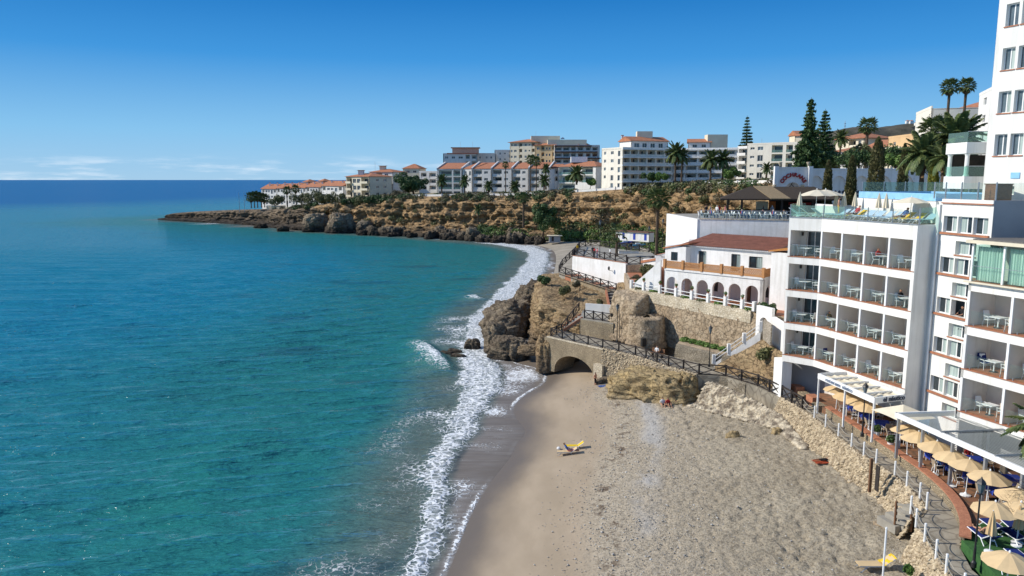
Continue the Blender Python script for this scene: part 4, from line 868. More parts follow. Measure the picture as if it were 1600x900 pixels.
# ---- furniture prototypes
def chair_proto(name, label, cat, mat, fab=None):
    t_ = thing(name, label, cat); fab = fab or mat
    MB().hexa([(-.24,-.24,.42),(.24,-.24,.42),(.23,.22,.40),(-.23,.22,.40),(-.24,-.24,.455),(.24,-.24,.455),(.23,.22,.435),(-.23,.22,.435)]).build('seat', fab, t_, local=True)
    MB().hexa([(-.23,.20,.45),(.23,.20,.45),(.23,.245,.45),(-.23,.245,.45),(-.19,.36,.98),(.19,.36,.98),(.19,.40,.98),(-.19,.40,.98)]).build('backrest', fab, t_, local=True)
    for sx_ in (-1, 1):
        MB().tube([(sx_*.25,-.22,0),(sx_*.24,-.20,.42),(sx_*.255,-.22,.64)], .022, 5).build('leg', mat, t_, local=True)
        MB().tube([(sx_*.25,.30,0),(sx_*.235,.2,.42)], .022, 5).build('leg', mat, t_, local=True)
        MB().beam((sx_*.26,-.26,.655), (sx_*.25,.28,.655), .055, .03).build('armrest', mat, t_, local=True)
    return Proto(t_)
def table_proto(name, label, cat, mat, r=.38, square=True, h=.72, basem=None):
    t_ = thing(name, label, cat)
    if square: MB().box((0,0,h-.02), (2*r,2*r,.045)).build('table_top', mat, t_, local=True)
    else: MB().lathe([(r,0),(r,.045)], (0,0,h-.04), 18).build('table_top', mat, t_, local=True)
    MB().lathe([(.06,.04),(.045,.3),(.06,h-.05)], n=8).build('pedestal', mat, t_, local=True)
    MB().lathe([(.27,0),(.25,.035),(.06,.05)], n=12).build('base', basem or mat, t_, local=True)
    return Proto(t_)
bchair = chair_proto('balcony_chair', 'x', 'chair', M_plastic); btable = table_proto('balcony_table', 'x', 'table', M_plastic, basem=M_black)
rchair = chair_proto('restaurant_chair', 'x', 'chair', M_plastic, pm('wicker', (.42,.34,.24), (.34,.27,.19), scale=20))
def cloth_table():
    t_ = thing('restaurant_table', 'x', 'table'); MB().lathe([(.3,0),(.05,.05),(.05,.68)], n=8).build('pedestal', M_black, t_, local=True)
    mb = MB(); mb.box((0,0,.72), (.92,.92,.04))
    for k in range(4):
        a = k*math.pi/2; ca, sa = math.cos(a), math.sin(a); rot = lambda x, y, z: (x*ca-y*sa, x*sa+y*ca, z)
        mb.add([rot(-.47,-.47,.735),rot(.47,-.47,.735),rot(.44,-.50,.40),rot(.2,-.48,.42),rot(-.1,-.51,.39),rot(-.44,-.5,.41)], [(0,5,4,3,2,1)])
    mb.build('tablecloth', M_blue, t_, local=True); return Proto(t_)
rtable = cloth_table()
def parasol(label, mat=M_canvas, r=1.14, h=2.25, drop=.46, n=8, group='sand coloured parasols along the restaurant terrace'):
    t_ = thing('parasol', label, 'parasol', group=group)
    MB().tube([(0,0,0),(0,0,h+.08)], .03, 6).build('pole', M_plastic, t_, local=True)
    MB().lathe([(.30,0),(.30,.07),(.12,.12),(.05,.22)], n=12).build('base', M_plastic, t_, local=True)
    for k in range(n):
        a0, a1 = 2*math.pi*k/n, 2*math.pi*(k+1)/n; am_ = (a0+a1)/2; v_ = []; K = 6
        for i in range(K+1):
            f = i/K; zz = h-drop*(f**1.35); rr = r*f
            v_ += [(rr*math.cos(a0),rr*math.sin(a0),zz),(rr*.965*math.cos(am_),rr*.965*math.sin(am_),zz-.05*f),(rr*math.cos(a1),rr*math.sin(a1),zz)]
        f_ = [(3*i+j, 3*i+3+j, 3*i+4+j, 3*i+1+j) for i in range(K) for j in (0, 1)]
        MB().add(v_, f_).build('canopy_panel', mat, t_, local=True)
    MB().lathe([(.05,0),(.05,.06),(.0,.12)], (0,0,h+.02), 6).build('finial', M_plastic, t_, local=True)
    return Proto(t_)
sand_par = parasol('x'); pale_par = parasol('x', M_canvasl, 1.6, 2.3, .5, group='pale parasols on the hotel roof terrace')
def closed_parasol(mat, label):
    t_ = thing('closed_parasol', label, 'parasol', group='furled parasols'); MB().tube([(0,0,0),(0,0,2.5)], .028, 6).build('pole', M_plastic, t_, local=True)
    MB().lathe([(.28,0),(.28,.07),(.1,.12)], n=12).build('base', M_plastic, t_, local=True)
    mb = MB(); b_ = 0; n = 16
    for i, (rr, zz) in enumerate(((.30,1.05),(.26,1.4),(.15,2.0),(.03,2.48))):
        for k in range(n): a = 2*math.pi*k/n; r2 = rr*(1 if k % 2 else .62); mb.v.append((r2*math.cos(a), r2*math.sin(a), zz))
    for i in range(3):
        for k in range(n): mb.f.append((i*n+k, i*n+(k+1)%n, (i+1)*n+(k+1)%n, (i+1)*n+k)); mb.m.append(0)
    mb.build('folded_canopy', mat, t_, local=True); return Proto(t_)
furled = closed_parasol(M_canvasl, 'x'); furledb = closed_parasol(M_canvas, 'x')
def lounger_proto(fab, frame=M_plastic):
    t_ = thing('sun_lounger', 'x', 'sun lounger')
    MB().hexa([(-.30,-.95,.30),(.30,-.95,.30),(.30,.35,.30),(-.30,.35,.30),(-.30,-.95,.34),(.30,-.95,.34),(.30,.35,.34),(-.30,.35,.34)]).build('seat', fab, t_, local=True)
    MB().hexa([(-.30,.36,.31),(.30,.36,.31),(.30,.39,.28),(-.30,.39,.28),(-.30,.93,.74),(.30,.93,.74),(.30,.96,.71),(-.30,.96,.71)]).build('backrest', fab, t_, local=True)
    for s_ in (-1, 1):
        MB().tube([(s_*.33,-.98,.31),(s_*.33,.36,.31),(s_*.33,.96,.75)], .028, 5).build('side_rail', frame, t_, local=True)
        MB().tube([(s_*.33,-.55,.30),(s_*.33,-.85,0),(s_*.33,-.95,0)], .025, 5).build('leg', frame, t_, local=True); MB().tube([(s_*.33,.25,.30),(s_*.33,.6,0)], .025, 5).build('leg', frame, t_, local=True)
    return Proto(t_)
M_bluew = pm('pale_blue_mesh', (.42,.55,.66), (.36,.48,.58), scale=8)
lounge_w = lounger_proto(M_bluew); lounge_y = lounger_proto(M_yellow); lounge_n = lounger_proto(M_navy)
# ---- block with open balconies
FLZ = [8.7, 11.6, 14.5, 17.4]; FLN = ['first', 'second', 'third', 'top']
Q0, Q1, Q2 = (23.9,64.7), (25.9,62.75), (28.95,53.55)
hotel = thing('hotel', 'white seaside hotel with stacked glass fronted balconies above the restaurant', 'hotel', (28,58,5))
nA = nrm(Q0, Q1)[1]; dB, nB, LB = nrm(Q1, Q2); dA, _, LA = nrm(Q0, Q1)
nM = ((nA[0]+nB[0])/2, (nA[1]+nB[1])/2); kM = 1/(nM[0]**2+nM[1]**2)
def front(k): return [inw(Q0, nA, k), (Q1[0]-nM[0]*kM*k, Q1[1]-nM[1]*kM*k), inw(Q2, nB, k)]
DEP = 2.0
bk = front(DEP)
for fi, z in enumerate(FLZ):
    MB().prism([Q0, Q1, Q2]+front(DEP)[::-1], z-.62, z-.03).build('balcony_slab', M_white, hotel)
    f0 = front(-.05)
    MB().prism(f0+front(DEP)[::-1], z-.028, z+.02).build('tiled_edge', M_brick, hotel)
MB().prism([Q0, Q1, Q2]+front(DEP)[::-1], 17.4+2.27, 20.75).build('roof_slab', M_white, hotel)
MB().prism(front(-.06)+front(.25)[::-1], 20.752, 20.80).build('roof_edge', M_grey, hotel)
# body behind the balconies
body = front(DEP+.32); back = [(36,70),(40,62),(38,52)]
MB().prism([body[0], body[1], body[2], (30.75,54.2), (31.0,54.3), (40,56), (40,72), (28,74)], 4.0, 20.56).build('body', M_white, hotel)
bays = [(Q1, Q2, LB*.25*i, LB*.25*(i+1)) for i in range(4)]
M_back = M_cgrey
for fi, z in enumerate(FLZ):
    zt = z+2.27
    # corner bay
    p, q = bk[0], bk[1]; LL = nrm(p, q)[2]
    MB().holes(p, q, z+.021, zt, .3, [(.75, 2.15, z+.02, z+2.12)]).build('back_wall', M_back, hotel); window(hotel, p, q, .77, 2.13, z+.05, z+2.1, 2, .12, (M_win,), name='balcony_door')
    MB().wall(Q0, bk[0], z+.021, zt, .16).build('end_partition', M_white, hotel) if False else MB().prism([Q0, (Q0[0]+dA[0]*.18, Q0[1]+dA[1]*.18), (bk[0][0]+dA[0]*.18, bk[0][1]+dA[1]*.18), bk[0]], z+.021, zt).build('end_partition', M_white, hotel)
    p, q = bk[1], bk[2]; dd, nn, LL = nrm(p, q); ops = []
    for i in range(4): a = LL*.25*i; ops.append((a+.85, a+LL*.25-.12, z+.02, z+2.12))
    MB().holes(p, q, z+.021, zt, .3, ops).build('back_wall', M_back, hotel)
    for i, o_ in enumerate(ops): window(hotel, p, q, o_[0]+.01, o_[1]-.01, z+.05, z+2.1, 2, .12, (M_win, M_winl) if (i+fi) % 3 == 0 else (M_win,), name='balcony_door')
    for i in range(5):
        a = LB*.25*i; th = .16; a0 = min(max(a-th/2, 0.0), LB-th)
        P0 = (Q1[0]+dB[0]*a0, Q1[1]+dB[1]*a0); P1 = (P0[0]+dB[0]*th, P0[1]+dB[1]*th)
        if i < 4: MB().prism([inw(P0,nB,.05), inw(P1,nB,.05), inw(P1,nB,DEP), inw(P0,nB,DEP)], z+.021, zt).build('partition', [M_cgrey, M_white][0], hotel); MB().prism([inw(P0,nB,-.01), inw(P1,nB,-.01), inw(P1,nB,.049), inw(P0,nB,.049)], z+.021, zt).build('partition_edge', M_paint, hotel)
        else: MB().prism([inw(P0,nB,-.01), inw(P1,nB,-.01), inw(P1,nB,DEP), inw(P0,nB,DEP)], z+.021, zt).build('end_partition', M_white, hotel)
    # glass fronts
    segs = [(Q0, Q1, .2, LA-.12)]+[(Q1, Q2, LB*.25*i+.14, LB*.25*(i+1)-.14) for i in range(4)]
    for p, q, a, b2 in segs:
        d_, n_, _ = nrm(p, q); A_ = (p[0]+d_[0]*a-n_[0]*.12, p[1]+d_[1]*a-n_[1]*.12); B_ = (p[0]+d_[0]*b2-n_[0]*.12, p[1]+d_[1]*b2-n_[1]*.12)
        g_ = MB().wall(A_, B_, z+.10, z+1.0, .02).build('glass_balustrade', G_glass, hotel)
        for f in (.12, .88): P_ = lerp(A_, B_, f); MB().box((P_[0],P_[1],z+.10), (.06,.06,.16)).build('clamp', M_grey, g_)
        MB().beam((*A_,z+1.01), (*B_,z+1.01), .03).build('handrail', M_grey, g_)
    # table and chairs
    for bi, (p, q, a, b2) in enumerate(segs):
        d_, n_, _ = nrm(p, q); mid = (a+b2)/2; ang = math.atan2(d_[1], d_[0]); fl = FLN[fi]; wh = 'corner bay beside the arched house' if bi == 0 else f'{ORD[bi-1]} bay from the corner'
        jit = lambda s: random.uniform(-s, s)
        at = lambda s, k: (p[0]+d_[0]*s-n_[0]*k, p[1]+d_[1]*s-n_[1]*k, z+.021)
        btable.put(at(mid+jit(.3), .85+jit(.15)), ang+jit(.3), f'white square table, {fl} floor hotel balcony, {wh}', group='tables on the hotel balconies')
        bchair.put(at(mid-.72, .95+jit(.15)), ang+math.pi/2+jit(.8), f'white armchair beyond the table, {fl} floor hotel balcony, {wh}', group='chairs on the hotel balconies')
        bchair.put(at(mid+.72, 1.15+jit(.15)), ang-math.pi/2+jit(.8), f'white armchair by the door, {fl} floor hotel balcony, {wh}', group='chairs on the hotel balconies')
    MB().box((bk[0][0]+dA[0]*.42-nA[0]*-.1, bk[0][1]+dA[1]*.42-nA[1]*-.1, z+1.85), (.14,.14,.3)).build('wall_light', M_black, hotel)
# end wall towards the camera and pipe column
RW = (30.7,54.15)
MB().wall(Q2, RW, 4.6, 20.745, .3, .035).build('end_wall', M_white, hotel)
MB().box((30.75,53.85,13.4), (.5,.42,17.6)).build('pilaster', M_white, hotel)
MB().tube([(30.45,53.6,5.2),(30.45,53.6,20.2)], .07, 8).build('drain_pipe', M_paint, hotel)
# wall with the staggered windows
W0, W1 = (30.62,53.55), (31.5,49.2); dW, nW, LW = nrm(W0, W1); ops = []; wn = []
for k, zz in enumerate((20.3, 17.4, 14.5, 11.6, 8.7)):
    for j in range(3): a = .22+j*1.33; ops.append((a, a+1.22, zz, zz+1.15)); wn.append((ops[-1], 1))
    if k < 5: ops.append((1.5, 3.3, zz-1.5, zz-.55)); wn.append((ops[-1], 0))
MB().holes(W0, W1, 4.6, 22.3, .4, ops).build('window_wall', M_white, hotel)
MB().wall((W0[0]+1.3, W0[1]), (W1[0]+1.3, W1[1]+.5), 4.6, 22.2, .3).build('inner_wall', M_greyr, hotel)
for i, (o_, big) in enumerate(wn):
  if not (abs(o_[2]-14.5) < .01 and 1.4 < o_[0] < 1.7 and big): window(hotel, W0, W1, o_[0], o_[1], o_[2], o_[3], 2, .22 if big else .3, (M_curtain, M_win) if i % 2 else (M_win, M_curtain), sill=M_brick)
for zz in (8.7,11.6,14.5,17.4,20.3): MB().wall((W0[0]+dW[0]*.05,W0[1]+dW[1]*.05), (W0[0]+dW[0]*4.3,W0[1]+dW[1]*4.3), zz-.15, zz-.005, .12, .13).build('tile_sill', M_brick, hotel)
MB().wall(W0, W1, 22.302, 22.38, .6, .12).build('tile_coping', M_brick, hotel)
MB().wall(W0, W1, 22.384, 22.62, .5, .06).build('deck_edge', M_white, hotel)
MB().wall(W1, (43,48.7), 14, 22.62, .4).build('shaded_wall', M_greyr, hotel)  # the shade on this wall is put into its grey colour
MB().prism([(31.2,54.6),(31.95,49.6),(43,49.2),(43,70),(31.0,66)], 20.57, 22.40).build('pool_podium', M_white, hotel)
# near block of the hotel
E0, E2 = (29.8,48.4), (33.35,38.6); dE, nE, LE = nrm(E0, E2)
nb = thing('hotel_wing', 'nearer white hotel wing with deep balconies under a glazed sun room', 'hotel', (33,44,5))
atE = lambda s, k, z: (E0[0]+dE[0]*s-nE[0]*k, E0[1]+dE[1]*s-nE[1]*k, z)
for z in (8.7, 11.6, 14.5, 17.4):
    MB().prism([atE(0,0,0)[:2], atE(LE,0,0)[:2], atE(LE,2.3,0)[:2], atE(0,2.3,0)[:2]], z-.6, z-.03).build('balcony_slab', M_white, nb)
    MB().prism([atE(0,-.06,0)[:2], atE(LE,-.06,0)[:2], atE(LE,2.3,0)[:2], atE(0,2.3,0)[:2]], z-.028, z+.02).build('tiled_edge', M_brick, nb)
MB().prism([atE(0,2.62,0)[:2], atE(LE,2.62,0)[:2], atE(LE,9,0)[:2], atE(0,7,0)[:2]], 4, 19.9).build('body', M_white, nb)
MB().wall(atE(0,2.3,0)[:2], atE(0,0,0)[:2], 5.2, 17.3, .2).build('end_wall', M_white, nb)
for fi, z in enumerate((8.7, 11.6, 14.5)):
    ops = [(s+1.4, s+2.8, z+.02, z+2.1) for s in (0, 2.97, 5.94)]
    MB().holes(atE(0,2.3,0)[:2], atE(LE,2.3,0)[:2], z+.021, z+2.3, .3, ops).build('back_wall', M_cgrey, nb)
    for o_ in ops: window(nb, atE(0,2.3,0)[:2], atE(LE,2.3,0)[:2], o_[0], o_[1], z+.05, z+2.08, 2, .12, (M_winl, M_win), name='balcony_door')
    for i, s in enumerate((.02, 2.97, 5.94)):
        MB().prism([atE(s,.06,0)[:2], atE(s+.16,.06,0)[:2], atE(s+.16,2.3,0)[:2], atE(s,2.3,0)[:2]], z+.021, z+2.3).build('partition', M_cgrey, nb)
        MB().prism([atE(s,-.01,0)[:2], atE(s+.16,-.01,0)[:2], atE(s+.16,.059,0)[:2], atE(s,.059,0)[:2]], z+.021, z+2.3).build('partition_edge', M_paint, nb)
        g_ = MB().wall(atE(s+.22,.12,0)[:2], atE(s+2.9,.12,0)[:2], z+.1, z+1.0, .02).build('glass_balustrade', G_glass, nb)
        for f in (.5, 2.6): P_ = atE(s+f,.12,0); MB().box((P_[0],P_[1],z+.10), (.06,.06,.16)).build('clamp', M_grey, g_)
        if i < 2:
            fl = FLN[fi]; wh = ['end bay', 'second bay'][i]; ang = math.atan2(dE[1], dE[0])
            btable.put(atE(s+1.5, 1.0, z+.021), ang, f'white square table on the {fl} floor balcony of the nearer wing, {wh}', group='tables on the hotel balconies')
            bchair.put(atE(s+.8, 1.1, z+.021), ang+1.3, f'white armchair beyond the table on the nearer wing, {fl} floor {wh}', group='chairs on the hotel balconies')
            bchair.put(atE(s+2.2, 1.2, z+.021), ang-1.4, f'white armchair by the door on the nearer wing, {fl} floor {wh}', group='chairs on the hotel balconies')
# glazed sun room
sr = thing('sun_room', 'glazed sun room with mint curtains and dark flat roof on the hotel wing', 'sun room', atE(1,0,17.42))
for s in np.arange(0, LE-.5, 2.15):
    MB().box(atE(s+.05,.1,18.65), (.12,.12,2.4), math.atan2(dE[1],dE[0])).build('post', M_paint, sr)
    MB().wall(atE(s+.14,.10,0)[:2], atE(s+2.08,.10,0)[:2], 17.45, 19.8, .02).build('pane', G_glass, sr)
    mb = MB(); K = 40
    for i in range(K):
        a, b2 = s+.15+1.9*i/K, s+.15+1.9*(i+1)/K; ka, kb_ = .42+.05*math.sin(i*1.7), .42+.05*math.sin((i+1)*1.7)
        mb.add([atE(a,ka,17.5),atE(b2,kb_,17.5),atE(b2,kb_,19.7),atE(a,ka,19.7)], [(0,1,2,3)])
    mb.build('curtain', M_curtg, sr)
    MB().beam(atE(s,.06,18.45), atE(s+2.15,.06,18.45), .03).build('handrail', M_grey, sr)
mb = MB(); mb.wall(atE(.05,2.3,0)[:2], atE(.05,.2,0)[:2], 17.45, 19.8, .02); mb.build('end_pane', G_glass2, sr)
RP = [atE(-.25,-.25,0)[:2], atE(LE,-.25,0)[:2], atE(LE,9,0)[:2], atE(-.25,7,0)[:2]]
MB().prism(RP, 19.92, 20.12).build('roof_edge', M_canvasl, sr)
MB().prism([atE(0,.05,0)[:2], atE(LE,.05,0)[:2], atE(LE,8.8,0)[:2], atE(0,6.8,0)[:2]], 20.124, 20.2).build('roof', M_gravel, sr)
MB().beam(atE(-.2,-.2,17.40), atE(LE,-.2,17.40), .14, .1).build('ledge', M_canvasl, sr)
# ---- roof terrace
rt = front(0)
tf = thing('terrace_balustrade', 'clear glass balustrade with steel posts round the sun lounger roof terrace', 'balustrade', (25,62,20.8))
F1 = front(.16)
for p, q in ((F1[0], F1[1]), (F1[1], F1[2])):
    d_, n_, L_ = nrm(p, q); k = max(1, round(L_/2.3))
    for i in range(k):
        A_, B_ = lerp(p, q, i/k), lerp(p, q, (i+1)/k); MB().wall(lerp(A_,B_,.02), lerp(A_,B_,.98), 20.86, 21.8, .02).build('glass_panel', G_glass2 if i == 0 else G_glass, tf)
        MB().box((*A_, 21.3), (.06,.06,1.1)).build('post', M_grey, tf)
MB().wall(F1[2], inw(F1[2], nB, 2.2), 20.86, 22.0, .02).build('glass_panel', G_glass2, tf); MB().box((*F1[2], 21.35), (.08,.08,1.2)).build('post', M_grey, tf)
MB().wall(inw(F1[0], nA, 3), F1[0], 20.86, 21.9, .02).build('glass_panel', G_glass2, tf)
struct(MB().prism(front(.3)+[(30.7,55.0),(30.6,65.4),(28.4,71)], 20.757, 20.79).build('roof_terrace', M_conc))
pwl = thing('pool_wall', 'white wall of the raised pool behind the roof terrace', 'wall', (30.7,60,20.8)); MB().wall((30.2,66.2), (30.95,55.0), 20.79, 22.38, .35).build('wall_face', M_white, pwl)
MB().wall((28.6,71), (30.15,66.4), 20.79, 21.7, .3).build('low_wall', M_white, pwl)
pool = thing('swimming_pool', 'raised swimming pool with pale blue tiled rim behind the roof terrace', 'pool', (34,60,22.4))
PP = [(30.35,66.0),(31.05,55.2),(37,55.6),(37,66.4)]
for i in range(4): MB().wall(PP[i], PP[(i+1)%4], 22.41, 22.95, .3).build('tiled_rim', M_pool, pool)
MB().prism([(30.7,65.6),(31.4,55.6),(36.6,56),(36.6,66)], 22.45, 22.86).build('water', pm('pool_water', (.10,.42,.60), (.08,.36,.55), rough=.05, spec=.5), pool)
ws = thing('glass_windbreak', 'long pale green glass windbreak behind the raised pool', 'windbreak', (34,67.5,22.4))
for i in range(9): a = 31.4+i*1.9; MB().wall((a, 67.6), (a+1.84, 67.6), 22.45, 23.75, .03).build('glass_panel', G_glass2, ws); MB().box((a-.02,67.6,23.1), (.06,.06,1.4)).build('post', M_grey, ws)
dr = thing('deck_balustrade', 'glass balustrade with steel posts on the pool deck edge above staggered windows', 'balustrade', (31,51,22.6))
for a, b2, k in (((30.9,55.2), (30.75,53.6), 1), ((30.75,53.5), (31.6,49.3), 3), ((31.6,49.25), (39,48.95), 4)):
    for i in range(k): A_, B_ = lerp(a, b2, i/k), lerp(a, b2, (i+1)/k); MB().wall(lerp(A_,B_,.03), lerp(A_,B_,.97), 22.68, 23.75, .02).build('glass_panel', G_glass, dr); MB().box((*A_, 23.2), (.07,.07,1.2)).build('post', M_grey, dr)
tag(MB().box((32.6,50.6,23.1), (1.0,1.3,1.1)).box((32.6,50.6,23.68), (1.1,1.4,.06)).build('storage_chest', M_wood), 'brown timber chest standing on the pool deck', 'chest')
# loungers and parasols on the roof terrace
k = 0
for i in range(10):
    f = (i+.6)/10.4; p = lerp(front(1.5)[1], front(1.5)[2], f); pr_ = [lounge_w, lounge_w, lounge_y, lounge_w, lounge_w, lounge_w, lounge_w, lounge_y, lounge_y, lounge_w][i]
    colr = 'yellow towelled' if pr_ is lounge_y else 'pale blue'
    pr_.put((p[0], p[1], 20.79), math.atan2(dB[1], dB[0])+random.uniform(-.1,.1), f'{colr} sun lounger on the roof terrace, {ORD[i]} along the balustrade from the bar', group='sun loungers on the roof terrace')
for i in range(5):
    p = lerp(front(3.4)[1], front(3.4)[2], (i+.5)/5.5); (lounge_w if i != 2 else lounge_n).put((p[0], p[1], 20.79), math.atan2(dB[1], dB[0])+random.uniform(-.2,.2), f'{"navy" if i == 2 else "pale blue"} sun lounger in the row against the pool wall, {ORD[i]} from the bar', group='sun loungers on the roof terrace')
for i in range(3):
    p = lerp(front(1.4)[0], front(1.4)[1], (i+.4)/3.2); (lounge_y if i == 1 else lounge_w).put((p[0], p[1], 20.79), 1.0+i*.3, f'{"yellow towelled" if i == 1 else "pale blue"} sun lounger by the corner glass of the roof terrace, {ORD[i]} from the bar', group='sun loungers on the roof terrace')
pale_par.put((30.0,56.6,20.79), .2, 'cream parasol open low over yellow loungers at the terrace end', scale=.82)
for i, (x, y) in enumerate(((26.9,66.6),(28.0,67.4))): pale_par.put((x, y, 20.79), .3*i, ['cream parasol open beside the thatched bar, nearer the balustrade','cream parasol open beside the thatched bar, behind its twin'][i], scale=1.0)
for i, (x, y) in enumerate(((24.9,65.2),(28.8,66.9),(29.3,66.5),(29.6,65.0),(30.0,61.6),(30.1,60.6))): furled.put((x, y, 20.79), 0, f'cream furled parasol on the roof terrace, {ORD[i]} from the thatched bar', scale=.85)
# ---- tall tower and veranda
tw = thing('hotel_tower', 'tall plain white hotel tower with paired recessed windows', 'tower', (35,49,22.4))
T0 = (33.05,53.05); dT = (.403,-.915); T1 = (T0[0]+dT[0]*11, T0[1]+dT[1]*11); ops = []
for r_ in range(9):
    zz = 25.6+2.86*r_
    for s in (.55, 1.62, 4.6, 5.7): ops.append((s, s+.86, zz, zz+1.45))
for s in (.4, 1.5): ops.append((s, s+.7, 22.95, 23.55))
MB().holes(T0, T1, 22.4, 52, .45, ops).build('front_wall', M_white, tw)
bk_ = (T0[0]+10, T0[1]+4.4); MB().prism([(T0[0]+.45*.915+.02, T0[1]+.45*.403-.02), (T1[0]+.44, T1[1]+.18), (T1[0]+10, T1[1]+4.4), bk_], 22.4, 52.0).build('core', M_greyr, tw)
MB().wall((bk_[0],bk_[1]), T0, 22.4, 52, .4).build('side_wall', M_white, tw)
for i, o_ in enumerate(ops): window(tw, T0, T1, o_[0], o_[1], o_[2], o_[3], 2, .26, (M_winl, M_curtain) if i % 3 else (M_winl, M_winl), sill=M_brick if o_[2] > 24 else None)
tag(MB().wall((T0[0]+dT[0]*1.9,T0[1]+dT[1]*1.9), (T0[0]+dT[0]*2.5,T0[1]+dT[1]*2.5), 24.05, 24.45, .04, .05).build('tile_sign', M_pool), 'small blue tile plaque on the tower wall', 'sign')
vr = thing('hotel_veranda', 'two storey veranda with white columns attached to the white tower', 'veranda', (33,58,22.4))
VX = 32.9; MB().box((VX+2.4,56.2,26.25), (5.0,2.6,.8)).build('floor_slab', M_white, vr); MB().box((VX+2.4,56.2,23.75), (5.0,2.6,.9)).build('floor_slab', M_white, vr)
for x, y in ((VX+.15,55.15),(VX+.15,57.3),(VX+2.6,55.15)): MB().lathe([(.22,0),(.15,.15),(.14,1.45),(.2,1.62)], (x,y,24.21), 10).build('column', M_white, vr)
for z in (24.22, 26.68):
    MB().wall((VX-.05,57.4), (VX-.05,54.95), z, z+.7, .02).build('glass_rail', G_glass2, vr); MB().wall((VX-.05,54.93), (VX+4,54.93), z, z+.7, .02).build('glass_rail', G_glass2, vr); MB().beam((VX-.05,54.93,z+.72), (VX+4,54.93,z+.72), .05).build('handrail', M_grey, vr)
MB().box((VX+2.6,57.4,25.0), (4.4,.15,1.6)).build('interior_shade_sheet', M_dark, vr)  # dark sheet added for the shade inside the veranda
# ================================================================== restaurant terrace
ZT = 5.25
TER = [INN[3], INN[4], INN[5], INN[6], INN[7], INN[8], INN[9], INN[10], (27.5,64.6), (31,60), (33,50), (36,38), (34,30), (25.5,31)]
struct(MB().prism(TER, 3, ZT).build('restaurant_terrace', stone_mat('terracotta_paving', (.30,.155,.085), (.24,.12,.07), (.16,.10,.065), scale=1.2, bump=.004, jitter=.02, sz=1)))
lowl = [INN[3], INN[4], INN[5], INN[6], INN[7], INN[8], INN[9]]
tw_ = thing('terrace_wall', 'curving low stone wall with brick coping between path and restaurant', 'wall', (*INN[6], 4.7))
ls = smooth_line(lowl, 2); A_ = np.array(ls); tg2 = np.gradient(A_, axis=0); tg2 /= np.linalg.norm(tg2, axis=1)[:, None]; n2 = np.stack([-tg2[:, 1], tg2[:, 0]], 1)
def strip(name, k0, k1, z0, z1, mat, par):
    a = [tuple(x) for x in A_+n2*k0]; b2 = [tuple(x) for x in A_+n2*k1]; mb = MB()
    for i in range(len(a)-1): mb.hexa([(*a[i],z0),(*a[i+1],z0),(*b2[i+1],z0),(*b2[i],z0),(*a[i],z1),(*a[i+1],z1),(*b2[i+1],z1),(*b2[i],z1)])
    return mb.build(name, mat, par)
strip('rubble_face', .06, -.12, 4.6, ZT+.16, M_stone, tw_); strip('coping', .14, -.42, ZT+.163, ZT+.25, M_coping, tw_)
# steps of brick planters by the hotel corner
pl = thing('brick_planters', 'stepped brick planter boxes descending beside the hotel corner', 'planter', (25,63,4.8))
for i, (x, y) in enumerate(((25.35,66.6),(25.6,65.2),(25.75,63.8),(25.9,62.3),(25.85,60.9))): MB().box((x,y,5.0+.25*(i % 2)), (.75,1.15,1.0-.1*i), .1).build('planter_box', M_coping if i % 2 else M_stone, pl)
MB().wall((23.75,66.2), (23.9,64.55), 4.6, 8.05, .9).build('corner_pier', M_white, hotel)
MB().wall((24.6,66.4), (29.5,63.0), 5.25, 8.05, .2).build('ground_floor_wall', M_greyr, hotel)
# awning with lettering
aw = thing('awning', 'white framed restaurant awning with cream folds and the restaurant name', 'awning', (26.5,55.5,8.2))
AWN = [(24.6,58.6),(25.85,51.7),(28.55,52.6),(27.3,59.2)]; ZA = 8.35
for a, b2 in ((0,1),(1,2),(2,3),(3,0)): MB().wall(AWN[a], AWN[b2], ZA-.22, ZA+.22, .12).build('fascia', M_paint, aw)
for i in range(1, 5): f = i/5; MB().beam((*lerp(AWN[0],AWN[1],f),ZA+.1), (*lerp(AWN[3],AWN[2],f),ZA+.1), .09, .12).build('cross_beam', M_paint, aw)
for i in range(5):
    mb = MB(); K = 14
    for k in range(K):
        u0, u1 = k/K, (k+1)/K; h0, h1 = ZA+.06-.10*abs(math.sin(u0*math.pi*4)), ZA+.06-.10*abs(math.sin(u1*math.pi*4))
        P_ = lambda s, u: lerp(lerp(AWN[0],AWN[1],(i+s)/5), lerp(AWN[3],AWN[2],(i+s)/5), .03+.94*u)
        mb.add([(*P_(.04,u0),h0),(*P_(.96,u0),h0),(*P_(.96,u1),h1),(*P_(.04,u1),h1)], [(0,1,2,3)])
    mb.build('canvas_fold', M_canvasl, aw)
for f in (.01, .5, .985): x, y = lerp(AWN[0],AWN[1],f); MB().box((x+.08,y,(ZT+ZA)/2-.1), (.12,.12,ZA-ZT-.2)).build('post', M_paint, aw)
M_lett = pm('grey_lettering', (.22,.27,.36), (.2,.25,.33), rough=.6); M_lettd = pm('dark_lettering', (.06,.07,.10), rough=.6)
d_, n_, L_ = nrm(AWN[0], AWN[1]); c_ = lerp(AWN[0],AWN[1],.40)
text_mesh('lettering', 'restaurante  náutico', .42, M_lett, (c_[0]+n_[0]*.03, c_[1]+n_[1]*.03, ZA-.12), (d_[0],d_[1],0), parent=aw)
d_, n_, L_ = nrm(AWN[1], AWN[2]); c_ = lerp(AWN[1],AWN[2],.62)
text_mesh('lettering', 'el náutico', .50, M_lettd, (c_[0]+n_[0]*.03, c_[1]+n_[1]*.03, ZA-.14), (d_[0],d_[1],0), parent=aw, bold=.01)
